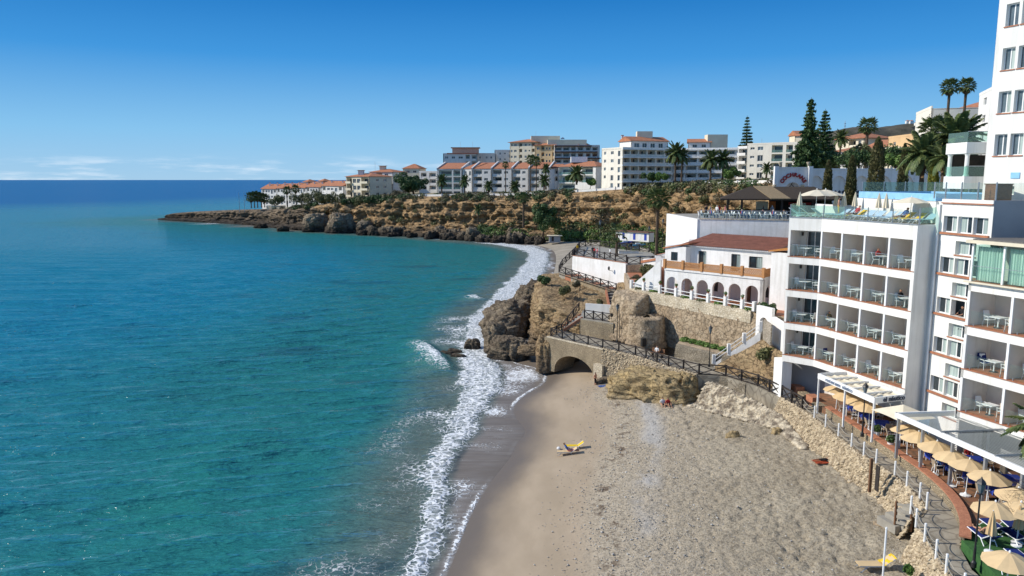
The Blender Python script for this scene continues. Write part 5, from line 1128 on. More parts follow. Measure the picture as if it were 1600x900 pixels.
# square parasol
spz = thing('square_parasol', 'big square cream parasol between the awning and the louvred pergola', 'parasol', (27.3,50.6,ZT))
MB().tube([(27.3,50.6,ZT),(27.3,50.6,8.4)], .05, 8).build('pole', M_plastic, spz)
cs = [(25.6,51.6),(26.3,48.6),(29.2,49.6),(28.4,52.4)]
for i in range(4): MB().add([(27.3,50.5,8.45),(*cs[i],7.75),(*lerp(cs[i],cs[(i+1)%4],.5),7.8),(*cs[(i+1)%4],7.75)], [(0,1,2,3)]).build('canopy_panel', M_canvasl, spz)
# louvred pergola
pg = thing('pergola', 'long grey louvred pergola roof over the restaurant tables', 'pergola', (29,44,ZT))
PG = [(25.9,48.9),(28.3,36.6),(33.2,37.2),(30.1,49.3)]; ZG = 8.25
for a, b2 in ((0,1),(3,0)): MB().wall(PG[a], PG[b2], ZG-.18, ZG+.16, .12).build('beam', M_paint, pg)
M_louv = pm('louvre_grey', (.52,.56,.54), (.46,.50,.48), rough=.5)
for sec in range(3):
    fa_, fb_ = (.0,.33,.66)[sec]+.006, (.33,.66,1.0)[sec]-.006
    for i in range(22):
        u0, u1 = .03+.95*i/22, .03+.95*(i+.84)/22
        a, b2, c_, e_ = [lerp(lerp(PG[0],PG[3],u), lerp(PG[1],PG[2],u), f) for u, f in ((u0,fa_),(u0,fb_),(u1,fb_),(u1,fa_))]
        MB().hexa([(*a,ZG+.07),(*b2,ZG+.07),(*c_,ZG+.0),(*e_,ZG+.0),(*a,ZG+.09),(*b2,ZG+.09),(*c_,ZG+.02),(*e_,ZG+.02)]).build('slat', M_louv, pg)
for f in (.33, .66): MB().beam((*lerp(PG[0],PG[1],f),ZG+.19), (*lerp(PG[3],PG[2],f),ZG+.19), .12, .1).build('gutter', M_grey, pg)
for f in (.02, .20, .40, .60, .80): x, y = lerp(PG[0],PG[1],f); MB().box((x+.12,y,(ZT+ZG)/2), (.16,.16,ZG-ZT)).build('post', M_grey, pg)
# shaded restaurant front under the hotel
rf = thing('restaurant', 'dark shaded restaurant frontage under the hotel balconies', 'restaurant', (31,52,ZT))
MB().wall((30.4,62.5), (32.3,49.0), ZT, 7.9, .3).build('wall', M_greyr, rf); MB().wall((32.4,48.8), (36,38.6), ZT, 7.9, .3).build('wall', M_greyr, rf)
for s in (1.0, 4.2, 7.4, 10.6): window(rf, (30.33,62.4), (32.2,49.1), s, s+2.2, ZT+.05, 7.5, 2, -.05, (M_win,), M_dark, name='glass_door')
vm = thing('vending_machine', 'upright blue drinks cooler against the hotel column', 'cooler', (30.0,52.9,ZT)); MB().box((29.9,52.6,6.1), (.7,.6,1.7)).build('cabinet', M_pool, vm); MB().box((29.58,52.55,6.2), (.03,.45,1.2)).build('door', M_winl, vm)
# parasols, tables and chairs
UMB = [(26.35,58.9),(26.35,57.0),(26.6,55.5),(26.75,54.0),(26.95,48.95),(27.0,47.5),(27.05,45.8),(27.1,44.0),(27.15,42.6),(27.3,40.9)]
for i, p in enumerate(UMB): up_ = sand_par.put((*p, ZT), random.uniform(0,1), f'sand coloured parasol at the terrace edge, {ORD[i]} from the awning corner post'); up_.rotation_euler = (random.uniform(-.06,.06), random.uniform(-.06,.06), up_.rotation_euler.z)
for i, (px_, py_, z_) in enumerate(((1556,783,7.45),(1592,762,7.5),(1596,784,7.5),(1578,862,7.3))):
    x, y = gp(px_, py_, z_); sand_par.put((x, y, z_-2.3), random.uniform(0,1), ['sand parasol beside the lamp post and bare branches','sand parasol under the pergola corner crossed by bare twigs','sand parasol partly hidden behind two others near the palm leaf','sand parasol standing on green turf over a lounger'][i])
TB = [(27.5,58.2),(27.6,56.2),(27.8,54.2),(28.2,51.8),(28.1,47.6),(28.2,45.8),(28.4,43.9),(28.7,42.0),(29.0,40.3),(29.9,55.2),(30.2,46.8),(30.6,43.6)]
for i, p in enumerate(TB):
    rtable.put((*p, ZT), -.25+random.uniform(-.1,.1), f'square table under a blue cloth on the terrace, {ORD[i]} from the hotel corner', group='blue clothed restaurant tables')
    for k, (dx, dy) in enumerate(((-.85,.1),(.85,-.1),(.1,.85),(-.1,-.85))):
        if (i+k) % 5 == 4: continue
        rchair.put((p[0]+dx, p[1]+dy, ZT), math.atan2(dy, dx)-math.pi/2+random.uniform(-.3,.3), f'white framed wicker chair at the {ORD[i]} blue table, on its {["seaward","inner","far","near"][k]} side', group='chairs round the blue tables')
# pots
def potted(x, y, z, label):
    t_ = thing('potted_shrub', label, 'potted plant', (x,y,z), group='clipped shrubs in white pots'); MB().lathe([(.16,0),(.22,.36),(.24,.4),(.2,.38)], (x,y,z), 12).build('pot', M_plastic, t_)
    leaf_cloud('foliage', [(x,y,z+.62,.27)], 420, .07, L_dark, t_)
# street lamps
def lamp(x, y, z, h, label, mat=M_black):
    t_ = thing('street_lamp', label, 'street lamp', (x,y,z), group='black lantern street lamps')
    MB().lathe([(.13,0),(.13,.25),(.07,.35),(.06,1.0),(.045,1.1),(.04,h-.75)], (x,y,z), 10).build('column', mat, t_)
    hd = MB().lathe([(.05,0),(.10,.08),(.20,.5),(.22,.52)], (x,y,z+h-.75), 6).build('lantern', M_winl, t_)
    MB().lathe([(.25,0),(.20,.1),(.06,.24),(.02,.34)], (x,y,z+h-.23), 6).build('cap', mat, t_)
    MB().lathe([(.16,0),(.05,.04)], (x,y,z+h-.78), 6).build('collar', mat, t_)
x, y = gp(1347,682,ZT); lamp(x, y, ZT, 4.0, 'tall black street lamp between two parasols in front of the awning')
x, y = gp(1521,886,4.9); lamp(x, y, 4.9, 4.6, 'black street lamp beside the green turf and loungers')
x, y = gp(1108,573,ZP); lamp(x, y, ZP, 4.3, 'black street lamp at the foot of the white garden stair')
x, y = gp(964,531,ZP+.3); lamp(x, y, ZP, 4.6, 'thin black street lamp below the old round tower')
x, y = gp(937,402,11.5); lamp(x, y, 11.5, 6.0, 'black street lamp standing on the lookout plaza among visitors')
x, y = gp(1035,386,11.5); lamp(x, y, 11.5, 5.2, 'black street lamp beside the tall palm behind the plaza')
x, y = gp(1026,384,11.5); lamp(x, y+8, 9.5, 5.2, 'shorter looking street lamp by the beach sheds')
# turf, loungers at the end of the path
TZ_ = 5.0
struct(MB().prism([INN[3], (25.6,38.9), (28,39), (30,33), (27,29), (22.9,30.5), (23.2,33.8)], 3.5, TZ_+.27).build('artificial_turf', M_turf))
for i, (px_, py_, rz) in enumerate(((1538,836,1.5),(1556,822,1.55),(1585,822,1.4),(1590,838,1.6),(1572,880,1.3),(1598,872,1.5))):
    x, y = gp(px_, py_, 5.6); lounge_n.put((x, y, TZ_+.27), rz+1.6, ['navy sun lounger with a sunbather on the green turf','white sun lounger beside the sunbather, nearer the restaurant','navy sun lounger under the furled parasol by the turf edge','navy sun lounger between two furled parasols','navy sun lounger half under the turf parasol','navy sun lounger behind bare branches on the turf'][i], group='sun loungers on the turf')
x, y = gp(1546,862,5.3); furledb.put((x, y, TZ_+.27), 0, 'sand coloured furled parasol beside the sunbather lounger', scale=.9)
x, y = gp(1588,852,5.3); furledb.put((x, y, TZ_+.27), 0, 'sand coloured furled parasol on the turf among bare branches', scale=.9)
# ================================================================== arched house, old tower, garden stair, bar terrace
ZH = 10.35
struct(MB().prism([(14.9,92.7),(24.9,76.3),(29,72),(44,74),(44,112),(24,114),(16.6,110)], 2, ZH-.06).build('house_terrace', M_earthw)); struct(MB().prism([(15.6,92.3),(25.0,77.0),(29,72.6),(43.6,74.4),(43.6,111.6),(24,113.6),(17,109.6)], ZH-.056, ZH).build('house_terrace_paving', M_brick))
# retaining wall and old tower
battered('retaining_wall', [(25.4,75.4),(24.7,76.4),(19.8,84.4),(16.4,90.0)], ZH+.02, .55, M_oldm, 'weathered old masonry retaining wall below the arched white house', 15, zf=4.6, amp=.16, rows=26, cap=.4)
rw = thing('limewashed_band', 'pale limewashed upper band and coping of the garden retaining wall', 'wall', (19,85,9))
d_, n_, _ = nrm((14.9,92.7), (24.9,76.3)); MB().wall((14.9,92.7), (24.9,76.3), ZH-1.1, ZH+.22, .35, .32).build('wall_band', M_stonew, rw)
ot = thing('old_tower', 'broken round base of an old weathered watchtower with slit opening', 'tower', (15.0,85.5,4.75))
def ringwall(name, c, r0, r1, z0, z1, mat, par, a0=0, a1=6.283, n=40, rows=22, amp=.22, seed=1):
    A_ = np.linspace(a0, a1, n); V_ = []
    for i in range(rows): f = i/(rows-1); rr = r0+(r1-r0)*f; V_.append(np.column_stack([c[0]+rr*np.cos(A_), c[1]+rr*np.sin(A_), np.full(n, z0+(z1-z0)*f)]))
    for k_ in (.6, .2): V_.append(np.column_stack([c[0]+r1*k_*np.cos(A_), c[1]+r1*k_*np.sin(A_), np.full(n, z1+.05)]))
    V_ = np.vstack(V_); dn = amp*(fbm(V_*.9, 4, seed)+.7*fbm(V_*2.6, 3, seed+1)); V_[:, :2] += (V_[:, :2]-np.array(c[:2]))/(r0)*dn[:, None]; V_[:, 2] += dn*1.5*(V_[:, 2] > z0+.5)
    return np_mesh(name, V_, grid_faces(rows+2, n), mat, par, smooth=False)
ringwall('tower_drum', (15.8,86.6), 2.4, 2.0, 4.6, 8.0, M_oldm, ot, seed=21)
mass('tower_wall', [(12.6,91.4),(14.7,87.4),(16.6,89.6),(15.2,92.8),(13.2,93.6)], 4.6, [9.9,9.3,10.2,10.3,10.2], 23, M_oldm, .7, .26, 30, .2, ot, fs=.8, topamp=.2)
MB().box((15.12,84.42,5.45), (.5,.5,.9), .3).build('slit_shade_block', M_black, ot)  # solid black box standing for the shade inside the slit
for a, b2 in (((12.9,89.0,9.3),(13.0,88.7,4.9)), ((14.6,86.0,8.5),(13.4,86.9,5.0))): MB().beam(a, b2, .07).build('iron_strut', M_black, ot)
# planted ledge with lower rubble wall
battered('stone_wall', [(22.2,74.6),(20.2,77.3),(18.0,80.4)], 6.1, .25, M_stoneg, 'low grey rubble wall under the planted ledge', 17, zf=4.5, amp=.1, cap=1.2)
struct(MB().prism([(22.0,75.0),(18.2,80.6),(19.4,83.8),(23.8,76.6)], 4.5, 6.15).build('planted_ledge', M_earthw))
# garden stair and gate
gs = thing('garden_stair', 'white walled garden stair climbing from the footpath to the arched gate', 'stairs', (21,75,4.75))
s0, s1 = (20.9,75.6), (24.9,73.6); z0_, z1_ = 4.75, 8.6
for i in range(13): f = i/13; p = lerp(s0, s1, f+.04); MB().box((p[0]+.3, p[1]+.6, z0_+(z1_-z0_)*(f+.077)/2), (.36,1.2,(z1_-z0_)*(f+.077)), math.atan2(s1[1]-s0[1], s1[0]-s0[0])).build('step', M_conc, gs)
MB().wall(s0, s1, 4.6, z0_+.35, .22, .0, zq0=4.6, zq1=z1_+.25).build('parapet', M_white2, gs)
for f in (0, .33, .66, 1): p = lerp(s0, s1, f); zz = z0_+.35+(z1_-z0_)*f; MB().box((p[0], p[1]+.1, zz+.45), (.32,.32,1.0)).build('pillar', M_white2, gs)
for h_ in (.35, .75): MB().beam((*s0, z0_+.35+h_), (*s1, z1_+.35+h_), .06).build('handrail', M_paint, gs)
ga = thing('garden_gate', 'white arched garden gateway with iron gate at the top of the stair', 'gate', (25.2,73.7,8.5))
MB().arches((24.75,74.7), (25.6,72.6), 8.0, 11.4, .35, [(1.13, .62, 9.7, .62)], 12).build('arch_wall', M_white2, ga)
for i in range(7): f = .25+.085*i; p = lerp((24.9,74.7), (25.75,72.6), f); MB().beam((*p,8.3), (*p,10.0), .025).build('gate_bar', M_paint, ga)
MB().beam((*lerp((24.9,74.7),(25.75,72.6),.25),9.0), (*lerp((24.9,74.7),(25.75,72.6),.78),9.0), .03).build('gate_bar', M_paint, ga)
bw = thing('garden_boundary', 'white curved garden wall and pierced stone screen between gate and hotel', 'wall', (26,71,8)); MB().wall((25.6,72.6), (25.3,67.0), 4.7, 10.6, .4).build('wall_face', M_white2, bw); MB().wall((25.0,72.3), (24.75,69.4), 8.4, 10.4, .15, .3).build('pierced_screen', stone_mat('pebble_screen', (.62,.55,.44), (.45,.38,.29), (.12,.09,.06), scale=6, bump=.04), bw)
mass('rock_bank', [(20.9,74.6),(24.9,72.9),(25.1,66.8),(24.2,68.8),(23.3,71.4)], 4.6, [5.2,8.2,8.0,6.6,5.4], 27, M_bluff, .35, .35, 18, .3); struct(bpy.data.objects['rock_bank'])
# garden fence of white posts and rails
gf = thing('garden_fence', 'low white fence of square pillars and two rails with pots, before the arches', 'fence', (15,92,ZH))
FP = [(14.9,92.4),(16.1,90.5),(17.6,88.1),(19.0,85.7),(20.3,83.5),(21.6,81.4),(22.9,79.3),(24.1,77.3),(24.9,75.9)]
for p in FP: MB().box((p[0],p[1],ZH+.72), (.34,.34,1.0), .5).build('pillar', M_white2, gf)
for a, b2 in zip(FP[:-1], FP[1:]):
    for h_ in (.55, .95): MB().beam((*a,ZH+h_), (*b2,ZH+h_), .07).build('rail', M_paint, gf)
for i, p in enumerate(FP[1:-1]): 
    t_ = thing('flower_pot', f'small terracotta flower pot on the garden fence, {ORD[i]} pillar from the tower', 'flower pot', (p[0],p[1],ZH+1.22), group='pots on the garden fence pillars'); MB().lathe([(.08,0),(.13,.2),(.14,.22)], (p[0],p[1],ZH+1.222), 8).build('pot', M_brick, t_); leaf_cloud('foliage', [(p[0],p[1],ZH+1.55,.18)], 70, .09, L_green, t_)
# house
H0, H1 = (18.2,88.5), (26.9,79.4); dH, nH, LH = nrm(H0, H1)
hs_ = thing('arched_house', 'white two storey house with arched porch and terracotta lattice balcony', 'house', (23,84,ZH))
aH = lambda s, k: (H0[0]+dH[0]*s-nH[0]*k, H0[1]+dH[1]*s-nH[1]*k)
cs_ = [1.05, 3.1, 5.15, 7.2, 9.25, 11.3]; ZB = ZH+3.0
MB().arches(H0, H1, ZH, ZB, .35, [(c, .74, ZH+1.5, .74) for c in cs_], 12).build('arcade', M_white2, hs_)
MB().arches(aH(LH,0), aH(LH,2.6), ZH, ZB, .35, [(1.3, .7, ZH+1.5, .7)], 12).build('arcade', M_white2, hs_)
MB().prism([aH(0,2.6), aH(LH-.36,2.6), aH(LH-.36,9), aH(0,9)], ZH, ZB-.01).build('ground_floor', M_white2, hs_)
MB().prism([aH(.0,-.12), aH(LH,-.12), aH(LH,2.7), aH(0,2.7)], ZB+.003, ZB+.22).build('balcony_floor', M_white2, hs_)
for s, w_, k_ in ((.7,.8,'d'), (4.7,.9,'w'), (8.8,1.0,'d'), (10.7,1.4,'w')): window(hs_, aH(0,2.58), aH(LH,2.58), s, s+w_, ZH+(.05 if k_ == 'd' else .7), ZH+2.1, 1 if k_ == 'd' else 2, -.03, (M_wood if k_ == 'd' else M_win,), M_dark)
def lattice(s0, s1, k, along=True):
    P_ = (lambda s, z: (*aH(s, -.05), z)) if along else (lambda s, z: (*aH(LH-.05, s), z)); z0, z1 = ZB+.22, ZB+1.12
    th = MB(); 
    for zz in (z0+.12, z1-.05): th.beam(P_(s0+.15,zz), P_(s1-.15,zz), .10, .2 if zz < z0+.2 else .1)
    n_ = max(4, int((s1-s0-.3)/.21)); w_ = (s1-s0-.3)/n_
    for r_ in range(2):
        za, zb_ = z0+.22+r_*.29, z0+.22+(r_+1)*.29
        for i in range(n_):
            a = s0+.15+i*w_; th.beam(P_(a,za), P_(a+w_,zb_), .09, .075); th.beam(P_(a+w_,za), P_(a,zb_), .09, .075)
    return th.build('lattice_panel', M_lattice, hs_)
ps = np.linspace(0, LH, 6)
for a, b2 in zip(ps[:-1], ps[1:]): lattice(a, b2, 0)
for a in ps: MB().box((*aH(a,-.05), ZB+.75), (.3,.3,1.08), math.atan2(dH[1],dH[0])).build('balustrade_pillar', M_lattice, hs_)
lattice(.1, 2.5, 0, False)
UZ = ZB+.22; U1 = ZB+3.1
ops = [(2.9,3.9,UZ+.02,UZ+2.05), (7.2,8.3,UZ+.02,UZ+2.0), (9.4,11.0,UZ+.6,UZ+1.9)]
MB().holes(aH(1.0,2.6), aH(LH,2.6), UZ, U1-.35, .35, [(a-1.0, b2-1.0, c_, e_) for a, b2, c_, e_ in ops]).build('upper_wall', M_white2, hs_)
for a, b2, c_, e_ in ops:
    wd = window(hs_, aH(0,2.6), aH(LH,2.6), a+.01, b2-.01, c_, e_, 2, .12, (M_win, M_curtain), M_dark)
    for i in range(7): f = a+.05+(b2-a-.1)*i/6; MB().beam((*aH(f,2.5),c_+.05), (*aH(f,2.5),e_-.03), .025).build('window_bar', M_black, wd)
MB().prism([aH(1.0,2.97), aH(LH,2.97), aH(LH,9), aH(1.0,9)], UZ, U1-.36).build('upper_floor', M_white2, hs_)
rp = [aH(.8,2.3), aH(LH+.1,2.3), aH(LH+.1,9), aH(.8,9)]; MB().prism(rp, U1-.35, U1-.22).build('eaves', M_white2, hs_)
mb = MB(); nrow = 46
for i in range(nrow):
    a, b2 = .7+(LH-.6)*i/nrow, .7+(LH-.6)*(i+1)/nrow; m_ = (a+b2)/2
    mb.add([(*aH(a,2.15),U1-.21),(*aH(m_,2.15),U1-.10),(*aH(b2,2.15),U1-.21),(*aH(b2,9),U1+.75),(*aH(m_,9),U1+.86),(*aH(a,9),U1+.75)], [(0,1,4,5),(1,2,3,4)])
mb.build('tiled_roof', pm('house_roof_tile', (.62,.28,.16), (.48,.21,.12), rough=.9, scale=1.4, fine=.15, bscale=6), hs_)
# annex, outer stair
ax = thing('house_annex', 'small white gabled annex with barred window and tiled edge beside the house', 'annex', (18.5,92,ZH))
MB().prism([(18.6,90.6),(20.6,88.4),(24.2,91.6),(22.2,94.2)], ZH, ZB+2.7).build('wall', M_white2, ax)
mb = MB(); mb.hexa([(18.3,90.7,ZB+2.3),(20.8,87.9,ZB+3.1),(24.6,91.4,ZB+3.1),(22.2,94.5,ZB+2.3),(18.3,90.7,ZB+2.45),(20.8,87.9,ZB+3.25),(24.6,91.4,ZB+3.25),(22.2,94.5,ZB+2.45)]); mb.build('tiled_roof', M_tile, ax)
window(ax, (18.6,90.6), (20.6,88.4), .9, 1.8, ZB+1.0, ZB+2.0, 2, -.04, (M_win,), M_black)
os_ = thing('outer_stair', 'white walled outside stair with terracotta treads beside the arched porch', 'stairs', (17,90,ZH))
for i in range(11): f = i/11; MB().box((15.9+2.5*f, 92.6-1.8*f, ZH+(ZB-ZH)*(f+.09)/2), (.4,1.3,(ZB-ZH)*(f+.09)), -.6).build('step', M_brick, os_)
MB().wall((15.2,92.2), (17.9,89.6), ZH, ZH+.8, .2, 0, zq0=ZH, zq1=ZB+1.0).build('parapet', M_white2, os_)
MB().wall((15.9,94.2), (18.7,91.4), ZH, ZH+.9, .2, 0, zq0=ZH, zq1=ZB+1.0).build('parapet', M_white2, os_)
fh = thing('low_white_roofs', 'white walled lower building with sloping parapets behind the annex', 'building', (22,100,ZH)); MB().prism([(18.6,96.5),(22.5,94.6),(27,99),(23,104)], ZH, 14.2).build('wall', M_white2, fh); MB().wall((18.5,96.6), (22.6,94.5), 14.2, 13.9, .3, .03, zq0=14.2, zq1=15.4).build('parapet', M_white2, fh); MB().prism([(18.8,97),(22.5,95),(26.6,99),(22.9,103.5)], 14.203, 14.3).build('roof', M_tile, fh)
pg2 = thing('plaza_kiosk', 'white sloping wall building with pink tiled edge between plaza and house', 'building', (20.5,104,ZH)); MB().prism([(18.9,107.6),(22.6,101.4),(27,104),(24,110.5)], ZH-3, 12.6).build('wall', M_white2, pg2); MB().wall((18.7,107.8), (22.6,101.2), 12.0, 12.35, .3, .06, zq0=13.6, zq1=13.9).build('tiled_edge', M_tile, pg2)
# tile capped wall end by the hotel
tc_ = thing('tile_capped_wall', 'white wall end with sloping orange tile cap against the hotel', 'wall', (28.6,76,ZH)); MB().prism([(27.4,78.8),(29.4,76.4),(31,77.4),(29,80)], ZH, 16.4).build('wall', M_white2, tc_); mb = MB(); mb.hexa([(27.1,78.9,16.42),(29.5,76.1,16.9),(31.4,77.2,16.9),(29,80.3,16.42),(27.1,78.9,16.55),(29.5,76.1,17.3),(31.4,77.2,17.3),(29,80.3,16.55)]); mb.build('tile_cap', pm('orange_tile', (.50,.22,.06), (.40,.17,.05), scale=5, fine=.2), tc_)
# ---- bar terrace
ZC = 18.9
C0, C1 = (24.1,96.6), (35.2,93.0)
bt = thing('bar_terrace_wall', 'high white wall under the crowded bar terrace', 'wall', (29,95,ZH))
MB().wall(C0, C1, ZH, ZC+.02, .4).build('wall_face', M_white2, bt); MB().wall((23.4,112.5), C0, ZH, ZC+.01, .4, .25).build('side_face', M_white2, bt)
MB().wall((22.6,95.5), (29.0,91.2), ZH, 16.4, .35).build('lower_wall', M_white2, bt); MB().wall(C0, C1, ZC+.024, ZC+.14, .5, .08).build('coping', M_stonew, bt)
struct(MB().prism([(24.3,97.0),(35.2,93.5),(36,64.5),(31,66.6),(31,70),(46,74),(72,100),(72,114),(40,115.5),(24,112)], 16, ZC).build('bar_terrace', M_conc))
rl = thing('bar_railing', 'steel railing with glass panels along the bar terrace edge', 'railing', (*C0, ZC))
for i in range(10):
    a, b2 = lerp(C0, C1, i/10), lerp(C0, C1, (i+1)/10); MB().box((*a, ZC+.65), (.08,.08,1.1)).build('post', M_grey, rl); MB().wall(lerp(a,b2,.04), lerp(a,b2,.96), ZC+.22, ZC+1.05, .02, -.05).build('glass_panel', G_glass, rl)
    for h_ in (1.16, .2): MB().beam((*a,ZC+h_), (*b2,ZC+h_), .05).build('rail', M_grey, rl)
# thatched bar
tb = thing('thatched_bar', 'open sided bar under a dark thatched hip roof with a bamboo patch', 'bar', (33,101,ZC))
EV = [(27.4,99.0),(43.5,98.0),(45,106),(29.5,107)]; RD = [(32.4,103.1),(41,102.6)]; ze, zr = ZC+2.55, ZC+4.1
mb = MB()
for f_ in ([(*EV[0],ze),(*EV[1],ze),(*RD[1],zr),(*RD[0],zr)], [(*EV[1],ze),(*EV[2],ze),(*RD[1],zr)], [(*EV[2],ze),(*EV[3],ze),(*RD[0],zr),(*RD[1],zr)], [(*EV[3],ze),(*EV[0],ze),(*RD[0],zr)]): mb.add(f_, [tuple(range(len(f_)))])
mb.prism(EV, ze-.18, ze-.005); mb.build('thatch_roof', M_thatch, tb)
a, b2, c_, e_ = lerp(EV[0],EV[1],.40), lerp(EV[0],EV[1],.56), lerp(RD[0],RD[1],.34), lerp(RD[0],RD[1],.06)
MB().hexa([(*a,ze-.1),(*b2,ze-.1),(*c_,zr+.02),(*e_,zr+.02),(*a,ze+.06),(*b2,ze+.06),(*c_,zr+.10),(*e_,zr+.10)]).build('bamboo_patch', M_thatch2, tb)
for x, y in ((28.6,99.8),(30.4,99.6),(35.6,99.3),(39.6,99.1),(42.5,99),(30.4,106),(43,105)): MB().box((x,y,ZC+1.25), (.22,.22,2.5)).build('post', M_dark, tb)
MB().wall((30.5,99.9), (35.5,99.6), ZC, ZC+.95, .3).build('counter', M_canvasl, tb); MB().wall((30.4,99.85), (35.6,99.55), ZC+.953, ZC+1.02, .5, .08).build('counter_top', M_wood, tb)
MB().wall((36,105.4), (43,105), ZC, ZC+2.4, .2).build('back_wall', M_dark, tb); MB().wall((30.2,105.8), (36,105.4), ZC, ZC+.9, .2).build('back_wall', M_dark, tb)
MB().wall((33.4,103), (35,102.9), ZC+1.0, ZC+2.1, .1).build('menu_board', M_canvasl, tb); MB().wall((35.1,102.9), (36.0,102.85), ZC+1.0, ZC+2.1, .1).build('menu_board', pm('orange_board', (.55,.16,.04), rough=.7), tb)
MB().wall((38,103.4), (41.0,103.2), ZC+1.6, ZC+1.95, .1).build('neon_board', M_red, tb)
# bar tables and chairs along the rail
for i in range(9):
    f = (i+.5)/9.2; p = lerp(C0, C1, f); q = (p[0]+.55, p[1]+1.35)
    btable.put((*q, ZC), .3, f'white table on the bar terrace beside the steel railing, {ORD[i]} from its seaward end', group='bar terrace tables')
    for k, (dx, dy) in enumerate(((-.7,0),(.7,.1))): bchair.put((q[0]+dx, q[1]+dy, ZC), math.atan2(dy, dx)-math.pi/2, f'white chair on the {["seaward","landward"][k]} side of the bar terrace table {ORD[i]} along the railing', group='bar terrace chairs')
# ---- long white wall with blind arches, and the bar gateway
YW = 114.0; xw = lambda px: (px-800)/CAMF*YW/1.003
aw_ = thing('blind_arch_wall', 'long whitewashed wall with blind arches and diamond tile panels behind the terrace', 'wall', (55,YW,ZC))
X0, X1 = xw(1255), xw(1500); nA_ = 7; stp = (X1-X0)/nA_
MB().arches((X0,YW), (X1,YW), ZC, 25.4, .35, [(stp*(i+.5), stp*.36, 22.6, 1.9) for i in range(nA_)], 14).build('arch_wall', M_white2, aw_)
MB().wall((X0,YW+.36), (X1,YW+.36), ZC, 25.4, .3).build('back_panel', M_white, aw_); MB().wall((X0,YW), (X1,YW), 25.404, 25.6, .5, .1).build('coping', M_white2, aw_)
M_dia = pm('dark_blue_tile', (.03,.04,.08), rough=.3)
for i in range(3):
    cx = X0+stp*(i+.5); wv_ = stp*.34; mb = MB(); nx_ = 4
    for r_ in range(5):
        for c2 in range(nx_):
            x = cx-wv_+(c2+.5)*2*wv_/nx_; z = 19.6+r_*.62; h_ = .28; mb.add([(x-h_,YW+.34,z),(x,YW+.34,z-h_),(x+h_,YW+.34,z),(x,YW+.34,z+h_)], [(0,1,2,3)])
    o = mb.build('diamond_tiles', M_dia, aw_); o['kind'] = 'stuff'
gw = thing('bar_gateway', 'white gateway with red arched lettering and urns above the thatched bar', 'gateway', (xw(1232),YW-2,ZC))
G0, G1 = xw(1206), xw(1253); GY = YW-1.5
MB().arches((G0,GY), (G1,GY), ZC, 25.6, .5, [((G1-G0)*.52, (G1-G0)*.26, 22.3, (G1-G0)*.27)], 16).build('arch_wall', M_white2, gw); MB().wall((G0+.3,GY+.9), (G1,GY+.9), ZC, 25.4, .3).build('niche_back', M_white2, gw)
MB().wall((G0-.1,GY), (G1+.1,GY), 25.604, 25.78, .7, .1).build('cornice', M_white2, gw)
for x in (G0-.25, G1+.25): MB().box((x,GY-.1,22.4), (.6,.6,7.0)).build('pilaster', M_white2, gw)
for x, z in ((G0-.5,22.6),(G1-.9,22.6),(G0+.2,25.9),(G1-.2,25.9)): MB().lathe([(.12,0),(.10,.1),(.28,.45),(.30,.6),(.2,.62)], (x,GY-.35,z), 10).build('urn', M_stonew, gw)
cx, cz, rr = G0+(G1-G0)*.52, 22.75, (G1-G0)*.36
for i, ch in enumerate('COCHRANS'):
    a = R(150-120*i/7); x, z = cx+rr*math.cos(a), cz+rr*math.sin(a); ux = (math.sin(a), 0, -math.cos(a)); up = (math.cos(a), 0, math.sin(a))
    text_mesh('letter', ch, .78, M_red, (x, GY-.10, z), ux, up, gw, .05, bold=.035)
mb = MB(); 
for pts in ([(-.9,.95),(-.5,1.25),(0,1.3),(.45,1.15)], [(-.7,1.0),(-.2,.85),(.2,.95),(.1,.6),(-.1,.35)], [(-.1,.35),(.3,.1),(.7,-.3)], [(0,.3),(-.4,-.05),(-.3,-.4),(.2,-.35)], [(.2,.85),(.5,.6),(.6,.9)]): mb.tube([(cx+x*.9, GY+.56, 22.9+z*.9) for x, z in pts], .06, 5)
mb.build('iron_emblem', M_black, gw)
# ================================================================== buildings on the headland and in the town
def fwin(par, p, q, s0, s1, z0, z1, rec=.2, glass=M_win, frame=M_paint, fw=.09, name='window'):
    d, n, L_ = nrm(p, q); mb = MB()
    W = lambda s, z, k: (p[0]+d[0]*s-n[0]*k, p[1]+d[1]*s-n[1]*k, z)
    def bar(a, b2, c, e, k0=rec, k1=rec+.08): mb.hexa([W(a,c,k0),W(b2,c,k0),W(b2,c,k1),W(a,c,k1),W(a,e,k0),W(b2,e,k0),W(b2,e,k1),W(a,e,k1)])
    mb.cur = 0; bar(s0,s1,z0,z0+fw); bar(s0,s1,z1-fw,z1); bar(s0,s0+fw,z0+fw,z1-fw); bar(s1-fw,s1,z0+fw,z1-fw); m_ = (s0+s1)/2
    if s1-s0 > .9: bar(m_-fw*.5,m_+fw*.5,z0+fw,z1-fw)
    mb.cur = 1; bar(s0+fw*.4,s1-fw*.4,z0+fw*.4,z1-fw*.4,rec+.04,rec+.07)
    return mb.build(name, [frame, glass], par)
